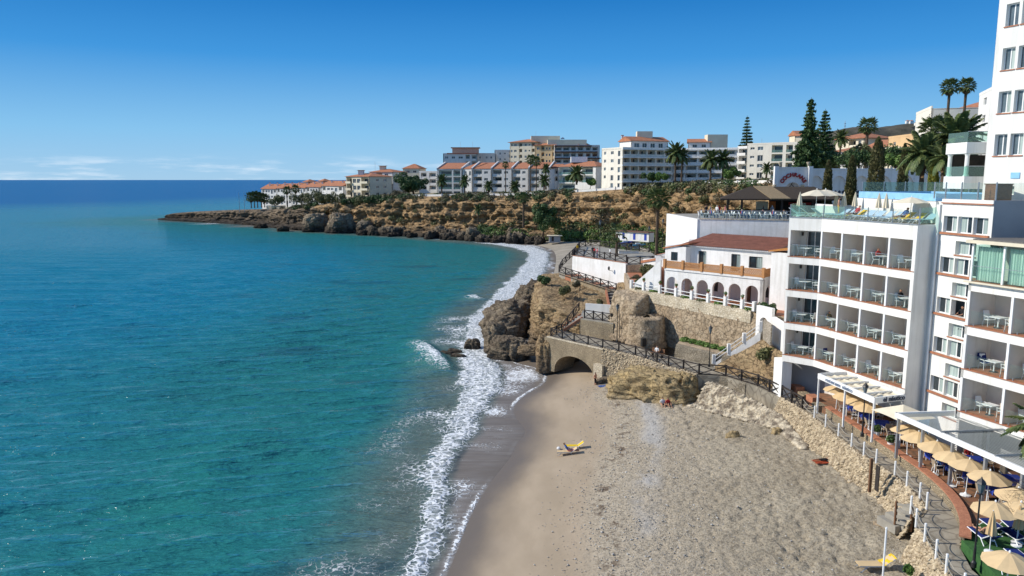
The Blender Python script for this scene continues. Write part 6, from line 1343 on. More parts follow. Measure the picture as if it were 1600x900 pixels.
def flats(label, p, q, dep, z0, nf, fh, bays, wall=M_white, side=None, right=None, roof='flat', base=5, name='apartment_block', cat='apartment block', par_h=.9, rmat=None, parap=None, ridge=2.0, over=.5, skew=0, railing_glass=False):
    rmat = rmat or M_tile; d, n, L_ = nrm(p, q); t_ = thing(name, label, cat, (*lerp(p,q,.5), z0)); ops = []; sd = []; rs = []; zt = z0+nf*fh
    pb, qb = inw(p, n, dep), inw(q, n, dep); parap = parap or wall
    def bayops(Lx, bl):
        o = []
        for f in range(nf):
            zz = z0+f*fh
            for a, b2, k in bl:
                if isinstance(k, tuple):
                    if f >= len(k): continue
                    kk = k[f]
                else: kk = k
                if kk in ('', None): continue
                z_ = {'w': (zz+.95, zz+2.15), 'd': (zz+.15, zz+2.2), 'b': (zz+.05, zz+fh-.4), 'B': (zz+.05, zz+fh-.4), 's': (zz+1.2, zz+2.0)}[kk]; o.append((a*Lx, b2*Lx, *z_, kk))
        return o
    ops = bayops(L_, bays); sd = bayops(dep, side or []); rs = bayops(dep, right or [])
    mb = MB(); mb.holes(p, q, z0-base, zt, .35, [o[:4] for o in ops]); mb.holes(pb, p, z0-base, zt, .35, [o[:4] for o in sd]); mb.holes(q, qb, z0-base, zt, .35, [o[:4] for o in rs]); mb.wall(qb, pb, z0-base, zt, .35); mb.build('wall', wall, t_)
    for (a, b2, oo) in ((p, q, ops), (pb, p, sd), (q, qb, rs)):
        d2, n2, _ = nrm(a, b2)
        for s0, s1, c, e, k in oo:
            if k in 'wds': fwin(t_, a, b2, s0, s1, c, e, .18, random.choice((M_win, M_win, M_winl)), name='window' if k != 'd' else 'glass_door')
            else:
                W = lambda s, kk: (a[0]+d2[0]*s-n2[0]*kk, a[1]+d2[1]*s-n2[1]*kk)
                mb = MB(); D = 1.7
                mb.prism([W(s0,D),W(s1,D),W(s1,D+.1),W(s0,D+.1)], c-.02, e+.02); mb.prism([W(s0-.1,.36),W(s0,.36),W(s0,D),W(s0-.1,D)], c-.02, e+.02); mb.prism([W(s1,.36),W(s1+.1,.36),W(s1+.1,D),W(s1,D)], c-.02, e+.02); mb.prism([W(s0-.1,.352),W(s1+.1,.352),W(s1+.1,D+.1),W(s0-.1,D+.1)], e+.022, e+.1)
                pr_ = 1.0 if k == 'B' else 0
                mb.prism([W(s0-(.15 if pr_ else .09),-pr_ if pr_ else .36),W(s1+(.15 if pr_ else .09),-pr_ if pr_ else .36),W(s1+(.15 if pr_ else .09),D),W(s0-(.15 if pr_ else .09),D)] if not pr_ else [W(s0+.01,-pr_),W(s1-.01,-pr_),W(s1-.01,D),W(s0+.01,D)], c-.16, c-.021)
                bo = mb.build('balcony', wall, t_)
                pm_ = G_glass2 if railing_glass else parap
                k0 = -pr_ if pr_ else .12
                MB().prism([W(s0+.02,k0),W(s1-.02,k0),W(s1-.02,k0+.12),W(s0+.02,k0+.12)], c-.12, c+par_h).build('parapet', pm_, bo)
                w3 = (s1-s0); MB().prism([W(s0+w3*.12,D-.06),W(s1-w3*.12,D-.06),W(s1-w3*.12,D-.01),W(s0+w3*.12,D-.01)], c+.03, c+2.1).build('door', random.choice((M_win, M_winl, M_win)), bo)
                if random.random() < .22: MB().hexa([(*W(s0+.1,.2),e-.45),(*W(s1-.1,.2),e-.45),(*W(s1-.1,D*.6),e-.02),(*W(s0+.1,D*.6),e-.02),(*W(s0+.1,.2),e-.42),(*W(s1-.1,.2),e-.42),(*W(s1-.1,D*.6),e+.01),(*W(s0+.1,D*.6),e+.01)]).build('awning', random.choice((M_canvasl, M_canvas, M_pale)), bo)
    if roof == 'flat':
        MB().prism([inw(p,n,.36), inw(q,n,.36), inw(qb,n,-.36), inw(pb,n,-.36)], zt-.25, zt-.1).build('roof', M_conc, t_)
        mb = MB(); mb.wall(p,q,zt+.003,zt+.5,.25,.03); mb.wall((pb[0],pb[1]),(p[0],p[1]),zt+.003,zt+.5,.25,.03); mb.build('roof_parapet', wall, t_)
    else:
        e = over; P4 = [(p[0]-d[0]*e+n[0]*e, p[1]-d[1]*e+n[1]*e), (q[0]+d[0]*e+n[0]*e, q[1]+d[1]*e+n[1]*e), (qb[0]+d[0]*e-n[0]*e, qb[1]+d[1]*e-n[1]*e), (pb[0]-d[0]*e-n[0]*e, pb[1]-d[1]*e-n[1]*e)]
        c0, c1 = lerp(P4[0],P4[3],.5), lerp(P4[1],P4[2],.5); Lr = math.hypot(c0[0]-c1[0], c0[1]-c1[1]); hipf = min(.45, (dep/2)/Lr) if roof == 'hip' else 0
        r0, r1 = lerp(c0,c1,hipf), lerp(c0,c1,1-hipf); z1 = zt+.06; mb = MB()
        if roof == 'mono': mb.hexa([(*P4[0],z1),(*P4[1],z1),(*P4[2],z1+ridge),(*P4[3],z1+ridge),(*P4[0],z1+.2),(*P4[1],z1+.2),(*P4[2],z1+ridge+.2),(*P4[3],z1+ridge+.2)])
        else:
            for f_ in ([P4[0],P4[1],r1,r0], [P4[1],P4[2],r1], [P4[2],P4[3],r0,r1], [P4[3],P4[0],r0]):
                mb.add([(*x, z1 if x in P4 else z1+ridge) for x in f_], [tuple(range(len(f_)))])
            mb.prism(P4, z1-.16, z1-.003)
        mb.build('roof', rmat, t_)
    return t_
def chim(par, x, y, z, h=1.6, w_=.7, mat=M_white, name='chimney'):
    o = MB().box((x,y,z+h/2), (w_,w_,h)).build(name, mat, par); MB().box((x,y,z+h+.12), (w_*1.3,w_*1.3,.2)).build('chimney_cap', M_tile, o)
P = lambda px, Y, py=290: (xat(px, py, Y), Y)
def antenna(par, x, y, z, h=2.5):
    MB().tube([(x,y,z),(x,y,z+h)], .05, 4).build('antenna', M_grey, par)
# row of white townhouses on the headland
pr_ = [(408,432,9.6),(432,425,9.8),(455,418,10.0),(478,411,10.3),(502,404,10.8),(536,392,11.6)]
for i in range(5):
    a, b2 = P(pr_[i][0], pr_[i][1]), P(pr_[i+1][0], pr_[i+1][1]); zb = pr_[i][2]
    t_ = flats(['white townhouse at the tip of the headland row beside the palms','white townhouse second from the headland tip','white townhouse in the middle of the headland row','white townhouse behind the cliff top hedge, fourth in its row','white townhouse joined to the cream apartment block'][i], a, b2, 11, zb, 3, 3.0+.06*i,
        [(.06,.2,('d','w','b')),(.27,.4,('d','d','w')),(.44,.56,('w','d','w')),(.62,.74,('d','w','d')),(.80,.94,('w','d','b'))], M_white, side=[(.2,.35,'w'),(.6,.75,'w')], roof='gable', name='townhouse', cat='house', ridge=2.6)
    n_ = nrm(a, b2)[1]
    for f in (.25, .75): c_ = lerp(a, b2, f); chim(t_, c_[0]-n_[0]*3.5, c_[1]-n_[1]*3.5, zb+10.3, 2.0)
    if i in (2, 3): c_ = inw(lerp(a,b2,.5), n_, 8); o = MB().prism([(c_[0]-3,c_[1]-2.5),(c_[0]+3,c_[1]-2.5),(c_[0]+3,c_[1]+2.5),(c_[0]-3,c_[1]+2.5)], zb+9, zb+12.6).build('roof_tower', M_cream, t_); MB().lathe([(4.6,0),(.1,1.4)], (c_[0],c_[1],zb+12.61), 4).build('tower_roof', M_tile, o)
# cream block at the cliff
t_ = flats('cream apartment block with stacked terraces at the cliff edge', P(541,374), P(577,362), 14, 15.4, 3, 3.3, [(.03,.26,'B'),(.30,.44,'d'),(.48,.62,'d'),(.66,.98,'B')], M_cream, right=[(.3,.42,'w'),(.62,.75,'w')], roof='hip', ridge=1.6); c_ = P(565,372); chim(t_, c_[0], c_[1], 26, 2.2, 2.6, M_pale, 'stair_tower')
t_ = flats('pale block with tiled roof behind the umbrella pine', P(578,384), P(614,378), 13, 15.6, 4, 3.0, [(.05,.2,'w'),(.3,.55,'b'),(.65,.8,'w')], M_pale, roof='hip', ridge=1.5); c_ = P(599,388); chim(t_, c_[0], c_[1], 28.2, 2.4, 3.0, M_cream, 'stair_tower'); antenna(t_, c_[0]-4, c_[1], 28, 5)
flats('low house with pyramid tiled roof behind the umbrella pine crown', P(630,400), P(656,398), 10, 20, 3, 3.2, [(.2,.4,'w'),(.6,.8,'w')], M_cream, roof='hip', ridge=2.4, name='house', cat='house')
flats('pale terraced block partly hidden right of the umbrella pine', P(655,384), P(684,380), 10, 18, 3, 3.2, [(.1,.4,'b'),(.55,.9,'b')], M_pale, roof='flat')
# row with tiled party-wall roofs
row = [(683,722,'glass'),(722,738,'n'),(738,768,'b'),(768,800,'b'),(800,826,'b'),(826,858,'b')]
lab = ['grey white block end with glazed top floor in the tiled row','narrow grey white house with slit windows in the tiled row','grey white flats with wide loggias between party walls, third in the tiled row','grey white flats behind the tall thin palm, fourth in the tiled row','grey white flats with two small roofs, fifth in the tiled row','grey white flats with dark open loggias at the far end of the tiled row']
for i, (x0, x1, k) in enumerate(row):
    Y_ = 356-2.6*i; a, b2 = P(x0+.4, Y_+1.6), P(x1-.4, Y_-1.6)
    by = [(.06,.60,('d','b','b','b')),(.66,.94,('d','b','b','b'))] if i == 0 else [(.2,.45,('d','','w','d')),(.7,.9,('w','','w','d'))] if i == 1 else [(.06,.50,('d','b','b','b')),(.62,.82,('w','w','w','w'))]
    t_ = flats(lab[i], a, b2, 12, 16.2, 4, 3.1, by, M_pale, roof='mono', ridge=3.0, over=.15, railing_glass=(i == 0))
    for e_ in (a, b2): ye = e_[1]; MB().hexa([(e_[0]-.25,ye-.3,28.4),(e_[0]+.25,ye-.3,28.4),(e_[0]+3.2,ye+11.6,31.6),(e_[0]+2.7,ye+11.6,31.6),(e_[0]-.25,ye-.3,29.3),(e_[0]+.25,ye-.3,29.3),(e_[0]+3.2,ye+11.6,32.4),(e_[0]+2.7,ye+11.6,32.4)]).build('party_wall', M_white, t_)
# blocks behind
t_ = flats('pale house with red roof bands and roof tower behind the tiled row', P(693,405), P(746,405), 12, 24, 4, 3.3, [(.05,.15,'w'),(.25,.35,'w'),(.45,.58,'w'),(.66,.78,'b'),(.84,.97,'b')], M_pale, roof='flat')
MB().wall(P(699,404.5), P(746,404.5), 37.3, 37.8, .4).build('red_band', pm('red_trim', (.52,.16,.09)), t_); o = MB().box((P(728,410)[0],411,39.2), (14,7,2.6)).build('roof_tower', pm('pink_render', (.62,.38,.28)), t_); MB().box((P(728,410)[0],411,40.7), (15.5,8.5,.4)).build('tower_roof', M_tile, o); antenna(t_, P(739,410)[0], 410, 40, 4); antenna(t_, P(720,410)[0], 410, 40, 4)
flats('plain pale flats between the red banded house and the ochre block', P(746,415), P(775,415), 12, 24, 4, 3.4, [(.1,.2,'w'),(.45,.55,'w'),(.7,.8,'w')], M_pale)
flats('plain white flats beside the ochre tower block', P(773,418), P(797,418), 12, 24, 5, 3.1, [(.3,.42,'w'),(.6,.72,'s')], M_white)
t_ = flats('tall cream and ochre apartment tower with tiled eaves', P(797,398), P(836,392), 16, 22, 7, 3.0, [(.03,.10,'w'),(.16,.26,'w'),(.36,.48,'b'),(.58,.66,'w'),(.74,.80,'s'),(.86,.98,'b')], M_cream, side=[(.1,.45,'B'),(.6,.9,'B')], roof='hip', ridge=1.8, over=1.0)
t_ = flats('tall ochre apartment tower joined to the cream one, terracotta eaves', P(836,391), P(868,388), 16, 22, 6, 3.2, [(.08,.2,'w'),(.30,.44,'b'),(.52,.60,'w'),(.66,.74,'w'),(.82,.98,'b')], pm('peach_render', (.74,.53,.29), (.66,.46,.25), scale=.3), roof='hip', ridge=1.6, over=.9); c_ = P(852,396); o = MB().box((c_[0],400,44), (15,8,4.5)).build('roof_tower', M_cream, t_); MB().lathe([(1.2,0),(.2,.9)], (c_[0]+9,398,44.8), 8).build('dish', M_grey, t_); antenna(t_, c_[0]-5, 398, 46, 3)
t_ = flats('stepped terrace block with long dark brown eaves behind the villa', P(866,384), P(936,384), 16, 22, 6, 3.1, [(.02,.16,'b'),(.19,.33,'b'),(.37,.47,'b'),(.52,.64,'b'),(.70,.80,'b'),(.84,.96,'b')], M_pale, roof='flat')
for zz, f in ((34.5, 1), (37.6, .93), (40.6, .8)): MB().wall(P(866,382.9), lerp(P(866,382.9),P(938,382.9),f), zz-.35, zz+.25, 1.2).build('brown_eave', pm('brown_eave', (.14,.06,.04)), t_)
c_ = P(885,392); MB().box((c_[0],394,42.3), (20,9,3.4)).build('roof_tower', M_cream, t_); MB().lathe([(3.4,0),(.1,1.6)], (P(903,392)[0],391,40.8), 4).build('tower_roof', M_tile, t_); MB().lathe([(3.4,0),(.1,1.6)], (P(915,392)[0],391,40.8), 4).build('tower_roof', M_tile, t_)
t_ = flats('white villa with tiled hip roof and glazed verandas', P(872,330), P(931,316), 13, 19.2, 3, 3.4, [(.02,.46,'b'),(.52,.58,('','w','w')),(.64,.92,('','b','b'))], M_white, right=[(.3,.45,'w')], roof='hip', ridge=2.2, railing_glass=True, name='villa', cat='villa'); MB().box((P(905,326)[0],329,32.4), (7,4,2.4)).build('roof_room', M_paint, t_)
flats('narrow white house with arched window between palms and villa', P(849,352), P(872,350), 10, 19, 3, 3.3, [(.3,.5,'w'),(.65,.95,('','b','b'))], M_white, roof='mono', name='house', cat='house')
# big balcony block
t_ = flats('long apartment block with ivory end wall and five rows of shaded balconies', P(972,281.5), P(1050,292), 14, 20.3, 5, 3.0, [(.01,.14,'b'),(.16,.30,'b'),(.32,.46,'b'),(.49,.64,'b'),(.67,.81,'b'),(.84,.98,'b')], M_ivory, roof='flat', side=[(.12,.22,('','w','w','w','w')),(.45,.58,('d','d','w','w','w')),(.78,.94,'d')])
antenna(t_, P(945,300)[0], 301, 35, 1.6)
t2 = flats('white gabled penthouse on top of the long balcony block', P(985,288), P(1042,294), 9, 35.4, 1, 3.0, [(.08,.22,'d'),(.30,.42,'d'),(.52,.64,'d'),(.74,.86,'d')], M_white, roof='gable', ridge=1.8, base=.3, name='penthouse', cat='penthouse'); c_ = P(1006,294); MB().box((c_[0],296,41.0), (6,3,2.6)).build('roof_tower', M_cream, t2); chim(t2, P(971,296)[0], 296, 38.5, 2.2, .8)
for i, zz in enumerate((23.3,26.3,29.3,32.3,35.3)): MB().wall(lerp(P(972,280.4),P(1050,290.9),0), P(1051,290.9), zz-.45, zz+.05, 1.05, 0).build('slab_edge', M_white, t_)
t_ = flats('low white block with long curving balcony fronts behind the palm pair', P(1050,300), P(1150,292), 14, 20.8, 5, 2.95, [(.02,.18,'b'),(.21,.38,'b'),(.41,.57,'b'),(.60,.76,'b'),(.79,.97,'b')], M_white, roof='flat')
for zz in (23.75,26.7,29.65,32.6,35.5): MB().wall(P(1050,299.1), P(1152,291.1), zz-.4, zz+.1, .95).build('slab_edge', M_white, t_)
t2 = flats('cream roof tower with tiled cottage roof above the curving balconies', P(1073,305), P(1108,303), 9, 35.6, 1, 3.0, [(.2,.4,'w'),(.6,.8,'w')], M_white, roof='gable', ridge=1.5, base=.3, name='penthouse', cat='penthouse'); MB().box((P(1116,306)[0],306,38.6), (8,5,6)).build('roof_tower', M_cream, t2)
t_ = flats('slim white stair bay with stacked bow windows', P(1150,276), P(1167,272), 10, 20.8, 5, 2.9, [(.12,.88,'B')], M_white, roof='flat')
t_ = flats('ivory apartment block with glazed corner balconies beside the gateway', P(1165,262), P(1250,250), 13, 21.2, 5, 2.9, [(.06,.14,'s'),(.20,.30,('w','d','w','d','w')),(.46,.66,'b'),(.72,.84,('b','b','b','b','b')),(.88,.98,'b')], M_ivory, roof='flat', railing_glass=True); antenna(t_, P(1190,262)[0], 264, 36, 2)
flats('cream house with tiled roof above the white stair bay', P(1238,285), P(1275,280), 10, 31, 3, 3, [(.3,.4,'w')], M_cream, roof='hip', name='house', cat='house')
# houses above the terrace wall
t_ = flats('ochre villa with double tiled roof behind the tall conifers', P(1301,235), P(1346,225), 12, 24.5, 4, 2.9, [(.12,.24,'w'),(.48,.72,'b'),(.80,.9,'w')], M_cream, roof='hip', ridge=1.8, over=.9, name='villa', cat='villa')
flats('white house with black balcony rail below the ochre villa', P(1300,205), P(1352,198), 9, 22.5, 3, 2.9, [(.08,.2,'w'),(.4,.66,'b'),(.76,.86,'w')], M_white, roof='mono', ridge=1.2, parap=M_black, name='house', cat='house')
flats('cream house with sloping tiled roof beside the fan palm', P(1352,215), P(1388,208), 10, 24, 3, 3.0, [(.3,.42,'w')], M_cream, roof='gable', name='house', cat='house')
flats('ochre house with blank rough wall', P(1383,190), P(1425,176), 10, 22, 4, 3.0, [(.2,.3,'s')], M_ochre, roof='flat', name='house', cat='house', side=[(.4,.6,'w')])
flats('cream house with low parapet before the ochre wall', P(1380,172), P(1402,168), 8, 22, 3, 2.9, [(.4,.6,'s')], M_cream, roof='flat', name='house', cat='house')
flats('tall plain cream gable wall standing left of the palms', P(1423,165), P(1446,150), 10, 20, 6, 2.95, [(.88,.95,'s')], M_ivory, roof='flat', name='house', cat='house')
flats('white house with tiled roof glimpsed behind the tall palm pair', P(1480,180), P(1525,172), 10, 25, 5, 3.0, [(.2,.3,'w'),(.5,.62,'w'),(.8,.92,'w')], M_white, roof='hip', name='house', cat='house')
t_ = flats('white stepped house with roof terrace beside the tower', P(1518,140), P(1560,120), 10, 24, 5, 3.0, [(.2,.32,'w'),(.5,.6,'w')], M_white, roof='flat', name='house', cat='house'); antenna(t_, P(1505,150)[0], 140, 40, 3)
flats('small white house with tiled roof high on the slope left of the conifers', P(1242,330), P(1262,330), 10, 34, 3, 3, [(.4,.6,'w')], M_cream, roof='gable', name='house', cat='house')
# white cottages dotted on the far hill
for i, (px_, Y_) in enumerate(((1424,2560),(1432,2580),(1418,2570),(1438,2600))):
    c_ = dp(px_, 192+3*(i % 2), Y_); t_ = thing('hill_house', f'tiny white house on the far hilltop, {ORD[i]} in the cluster', 'house', c_, group='houses on the far hilltop'); MB().box((c_[0],c_[1],c_[2]+2), (12,9,9)).build('wall', M_white, t_); MB().lathe([(9,0),(.5,3)], (c_[0],c_[1],c_[2]+6.6), 4).build('roof', M_tile, t_)
# ---- cliff top wall of the coastal walk
ct = thing('cliff_top_wall', 'long low white promenade wall with panels running along the cliff top', 'wall', (T[400][0], T[400][1], float(TZ[400])))
k0 = int(np.argmin(abs(T[:, 0]+46))); k1 = int(np.argmin((T[:, 0]-72)**2+(T[:, 1]-205)**2)); idx = list(range(k0, k1, 7))
for a, b2 in zip(idx[:-1], idx[1:]):
    pa, pb_ = T[a]-out_dir(a)*2.2 if False else T[a]+(T[a]-B[a])/np.linalg.norm(T[a]-B[a])*1.6, T[b2]+(T[b2]-B[b2])/np.linalg.norm(T[b2]-B[b2])*1.6
    MB().wall(tuple(pa), tuple(pb_), TZ[a]-1, TZ[a]+.95, .25, 0, zq0=TZ[b2]-1, zq1=TZ[b2]+.95).build('wall_panel', M_white, ct)
    if a % 14 == idx[0] % 14: MB().box((pa[0],pa[1],TZ[a]+.3), (.5,.5,2.0)).build('pillar', M_white, ct)
# headland platform, poles
hp = thing('headland_bastion', 'pale stone lookout wall on the headland with two flagpoles beside it', 'wall', (-128,405,8)); a_, b_ = dp(420,329,402), dp(515,329,386); MB().wall(a_[:2], b_[:2], 5.5, 9.3, .8).build('parapet', M_stonew, hp); MB().lathe([(5.0,0),(5.0,4.4)], (a_[0]+3,a_[1]+3,5.6), 18).build('bastion', M_stonew, hp)
for i, px_ in enumerate((374,382)):
    c_ = dp(px_, 320, 408); tag(MB().tube([(c_[0],c_[1],6.5),(c_[0],c_[1],20-3*i if i else 17)], [.14,.08], 6).build('flagpole', M_grey), ['shorter bare flagpole on the headland', 'taller bare flagpole on the headland'][i], 'flagpole')
# beach sheds, kayaks, shack in the cove
sh = thing('beach_sheds', 'row of white beach sheds with blue doors and brown roof in the cove', 'sheds', (35,215,5)); a_, b_ = dp(962,363,214)[:2], dp(1014,366,206)[:2]
zs_ = dp(985,371,210)[2]; MB().wall(a_, b_, zs_-1.0, zs_+1.5, 2.5).build('wall', M_white, sh); MB().wall(a_, b_, zs_+1.503, zs_+1.7, 3.6, .5).build('roof', M_wood, sh); dd_, nn_, LL_ = nrm(a_, b_)
for i in range(6): s = .5+i*LL_/6.1; MB().wall((a_[0]+dd_[0]*s,a_[1]+dd_[1]*s), (a_[0]+dd_[0]*(s+.8),a_[1]+dd_[1]*(s+.8)), zs_-.6, zs_+1.2, .05, .04).build('door', M_blue if i % 2 else M_paint, sh)
shk = thing('beach_shack', 'grey flat roofed beach shack under the cliff', 'shack', (10,262,3)); c_ = (15.5,272,2.9); MB().box((c_[0],c_[1],c_[2]-.4), (4.0,3,2.4)).build('wall', M_greyr, shk); MB().box((c_[0]-.8,c_[1]-1.53,c_[2]-.3), (.8,.06,1.6)).build('door', M_dark, shk); MB().box((c_[0],c_[1],c_[2]+.85), (5.4,4,.15)).build('roof', M_canvasl, shk)
hullm = []
for i, (px_, py_, m_, l_) in enumerate(((975,377,M_blue,'blue pedal boat tipped on its stand behind the plaza'),(988,375,M_navy,'dark blue pedal boat with white slide behind the plaza'),(995,381,pm('cyan_hull', (.04,.30,.55), rough=.4),'pale blue kayak lying behind the plaza railing'))):
    c_ = (*gp(px_, py_+8, 3.0), 3.0); t_ = thing('pedal_boat', l_, 'boat', c_); mb = MB()
    L3 = 2.6; prof_ = [(-1,.05),(-.7,.55),(0,.75),(.7,.6),(1,.05)]; vs_ = []
    for u, w_ in prof_: vs_ += [(c_[0]+u*L3, c_[1]-w_, c_[2]+1.3+.25*u), (c_[0]+u*L3, c_[1], c_[2]+.7+.2*abs(u)+.25*u), (c_[0]+u*L3, c_[1]+w_, c_[2]+1.3+.25*u)]
    mb.add(vs_, [(3*i2+j, 3*i2+3+j, 3*i2+4+j, 3*i2+1+j) for i2 in range(4) for j in (0,1)]+[(0,2,5,3),(3,5,8,6),(6,8,11,9),(9,11,14,12)]); mb.build('hull', m_, t_); MB().box((c_[0]+.3,c_[1],c_[2]+1.6), (1.4,1.0,.5)).build('seat', M_plastic, t_); MB().box((c_[0],c_[1],c_[2]+.4), (1.6,.9,.8)).build('cradle', M_grey, t_)
# ================================================================== vegetation in place
ZD = Vector((0,0,1))
potted(*gp(1370,682,ZT), ZT, 'clipped shrub in a white pot beside the lamp at the terrace edge'); potted(*gp(1391,699,ZT), ZT, 'rounder shrub in a white pot near the parasol bases')
# near right: twin fan palms, big date palm, cypresses, conifers
for i, (px_, py_) in enumerate(((1484,138),(1510,135))):
    c_ = dp(px_, py_, 108+2*i); palm((c_[0], c_[1], 22), c_[2]-22, .84, ['tall thin fan palm of the skyline pair, fuller brown skirt','tall thin fan palm of the skyline pair, beside the tower'][i], 'fan', 52, 'tall fan palms', 16, .20, i)
c_ = dp(1495,222,92); palm((c_[0],c_[1],19.5), c_[2]-19.5, 3.7, 'large spreading date palm beside the hotel veranda', 'date', 60, skirt=16, tr=.32, seed=3)
c_ = dp(1460,205,100); palm((c_[0],c_[1],19.5), c_[2]-19.5, 1.35, 'green fan palm rising behind the large date palm', 'fan', 46, 'tall fan palms', 8, .25, 4)
c_ = dp(1443,243,90); palm((c_[0],c_[1],ZC), c_[2]-ZC, 3.0, 'fresh green feathery palm in front of the blind arch wall', 'date', 44, skirt=4, tr=.28, seed=5)
c_ = dp(1477,250,86); palm((c_[0],c_[1],ZC), c_[2]-ZC, 2.2, 'yellowing palm under the large date palm', 'date', 30, skirt=8, tr=.22, seed=15)
c_ = dp(1356,198,150); palm((c_[0],c_[1],21), c_[2]-21, 1.25, 'dark fan palm with long dead skirt against the hill', 'fan', 50, 'tall fan palms', 40, .3, 6)
c_ = dp(1314,217,165); palm((c_[0],c_[1],22), c_[2]-22, 2.2, 'small palm between the conifers and white house', 'date', 34, seed=16)
for i, (px_, py0, py1, w_, Y_, m_) in enumerate(((1292,308,252,15,104,L_cyp),(1328,312,244,18,100,L_cyp),(1367,304,215,28,97,L_cyp),(1410,284,226,16,100,L_cyp),(1458,284,250,18,88,L_gold))):
    b_ = dp(px_, py0, Y_); t__ = dp(px_, py1, Y_); cypress((b_[0],b_[1],ZC), t__[2]-ZC, w_/CAMF*Y_*.5, ['slim dark cypress beside the bar gateway','tall cypress before the second blind arch','widest ragged brown cypress before the blind arches','slim brown cypress at the pool corner','short rounded golden cypress beside the green palm'][i], m_, i, 6500, .13)
c_ = dp(1266,152,128); b_ = dp(1262,262,128); conifer((b_[0],b_[1],21), c_[2]-21, 3.0, 'tall ragged dark conifer on the skyline behind the gateway', 3, 26, 2.2, L_dark, 'pine_tree', 'conifer', .3, .8)
c_ = dp(1290,170,132); conifer((c_[0],c_[1],21), c_[2]-21, 2.9, 'regular tiered araucaria beside the ragged conifer', 4, 22, 1.5, L_dark, 'norfolk_pine', 'conifer', .0)
c_ = dp(1168,180,300); conifer((c_[0],c_[1],24), c_[2]-24, 4.2, 'distant araucaria rising above the white balcony block', 5, 18, 1.3, L_dark)
for i, (px_, py_, Y_, rr, m_) in enumerate(((1278,248,135,2.6,L_olive),(1310,252,128,2.4,L_dark),(1335,250,124,2.6,L_dark),(1345,240,130,2.0,L_olive),(1388,243,122,2.6,L_dark),(1400,250,118,1.8,L_green),(1425,252,118,1.6,L_olive),(1258,245,140,2.2,L_dark))):
    c_ = dp(px_, py_, Y_); tree('garden_tree', f'bushy garden tree above the blind arch wall, {ORD[i]} from the gateway', (c_[0],c_[1],c_[2]-3.0), blobset(c_, rr*1.2, rr, rr*.6, 7, rr*.5, 50+i), 2200, .20, m_, .14, group='garden trees above the wall')
# far palms along the coastal walk
FP_ = [(690,300,283,335,3.4,'date'),(726,300,284,332,3.2,'date'),(763,300,291,328,2.9,'date'),(804,298,292,325,3.2,'date'),(850,300,283,322,3.4,'date'),(838,300,253,336,1.7,'fan'),(829,300,250,340,1.7,'fan'),(790,300,258,334,1.2,'fan'),(901,284,272,300,4.2,'date'),(1056,280,240,262,4.6,'date'),(1066,280,245,265,3.6,'date'),(1111,276,250,255,4.2,'date'),(1130,276,250,256,3.8,'date'),(1198,275,264,235,2.2,'date'),(853,292,264,330,2.6,'date')]
for i, (px_, yb, yt, Y_, rr, kd) in enumerate(FP_):
    c_ = dp(px_, yt, Y_); b_ = dp(px_, yb, Y_); zb = min(b_[2], c_[2]-2.0); palm((c_[0],c_[1],zb-1.2), c_[2]-zb+1.2, rr, ['bushy date palm at the left end of the tiled row','bushy date palm before the slit windowed house','small date palm by the third tiled house','low yellow green date palm before the loggias','date palm before the white villa wall','tall fan palm of the pair at the end of the tiled row, taller','tall fan palm of the pair at the end of the tiled row, shorter','lone very thin palm before the tiled row','wide low date palm in the villa garden','tallest date palm before the long balcony block','shorter date palm touching the tallest one','date palm of the pair on the curving balcony lawn, nearer the cliff','date palm of the pair on the curving balcony lawn, behind','small palm beside the bar gateway','thin drooping palm between tiled row and villa'][i], kd, 34 if kd == 'date' else 30, 'palms along the cliff top', 6, .3 if kd == 'date' else .22, 20+i)
for i, (px_, yt) in enumerate(((392,300),(397,298),(402,299),(408,300),(413,301))):
    c_ = dp(px_, yt+9, 404+3*i); palm((c_[0],c_[1],8.6), max(2.6, c_[2]-8.6), 2.2, f'dark clumped palm on the headland tip, {ORD[i]} from the flagpoles', 'fan', 30, 'palms on the headland tip', 6, .25, 60+i)
for i, (px_, yt, Y_) in enumerate(((448,298,385),(462,296,384))): c_ = dp(px_, yt, Y_); palm((c_[0],c_[1],10), max(3, c_[2]-10), 1.7, ['fan palm before the townhouses, beside the hedge','fan palm before the townhouses, half in the hedge'][i], 'fan', 30, 'palms on the headland tip', 10, .25, 70+i)
# cove palms
c_ = dp(1028,312,190); palm((c_[0],c_[1],4.0), c_[2]-4.0, 2.1, 'tall palm with dead skirt standing in the cove against the cliff', 'fan', 50, skirt=60, tr=.38, seed=31)
c_ = dp(818,310,285); palm((c_[0],c_[1],6), c_[2]-6, 1.7, 'dark palm growing from the cliff slope beside the dark tree', 'fan', 34, skirt=24, tr=.4, seed=32); c_ = dp(747,328,300); palm((c_[0],c_[1],6), c_[2]-6, 2.4, 'small olive palm on the cliff ledge', 'date', 26, skirt=8, seed=33)
c_ = dp(964,365,122); palm((c_[0],c_[1],11.5), c_[2]-11.5, 1.2, 'young palm with ringed brown trunk on the lookout plaza', 'fan', 16, skirt=4, tr=.22, seed=34)
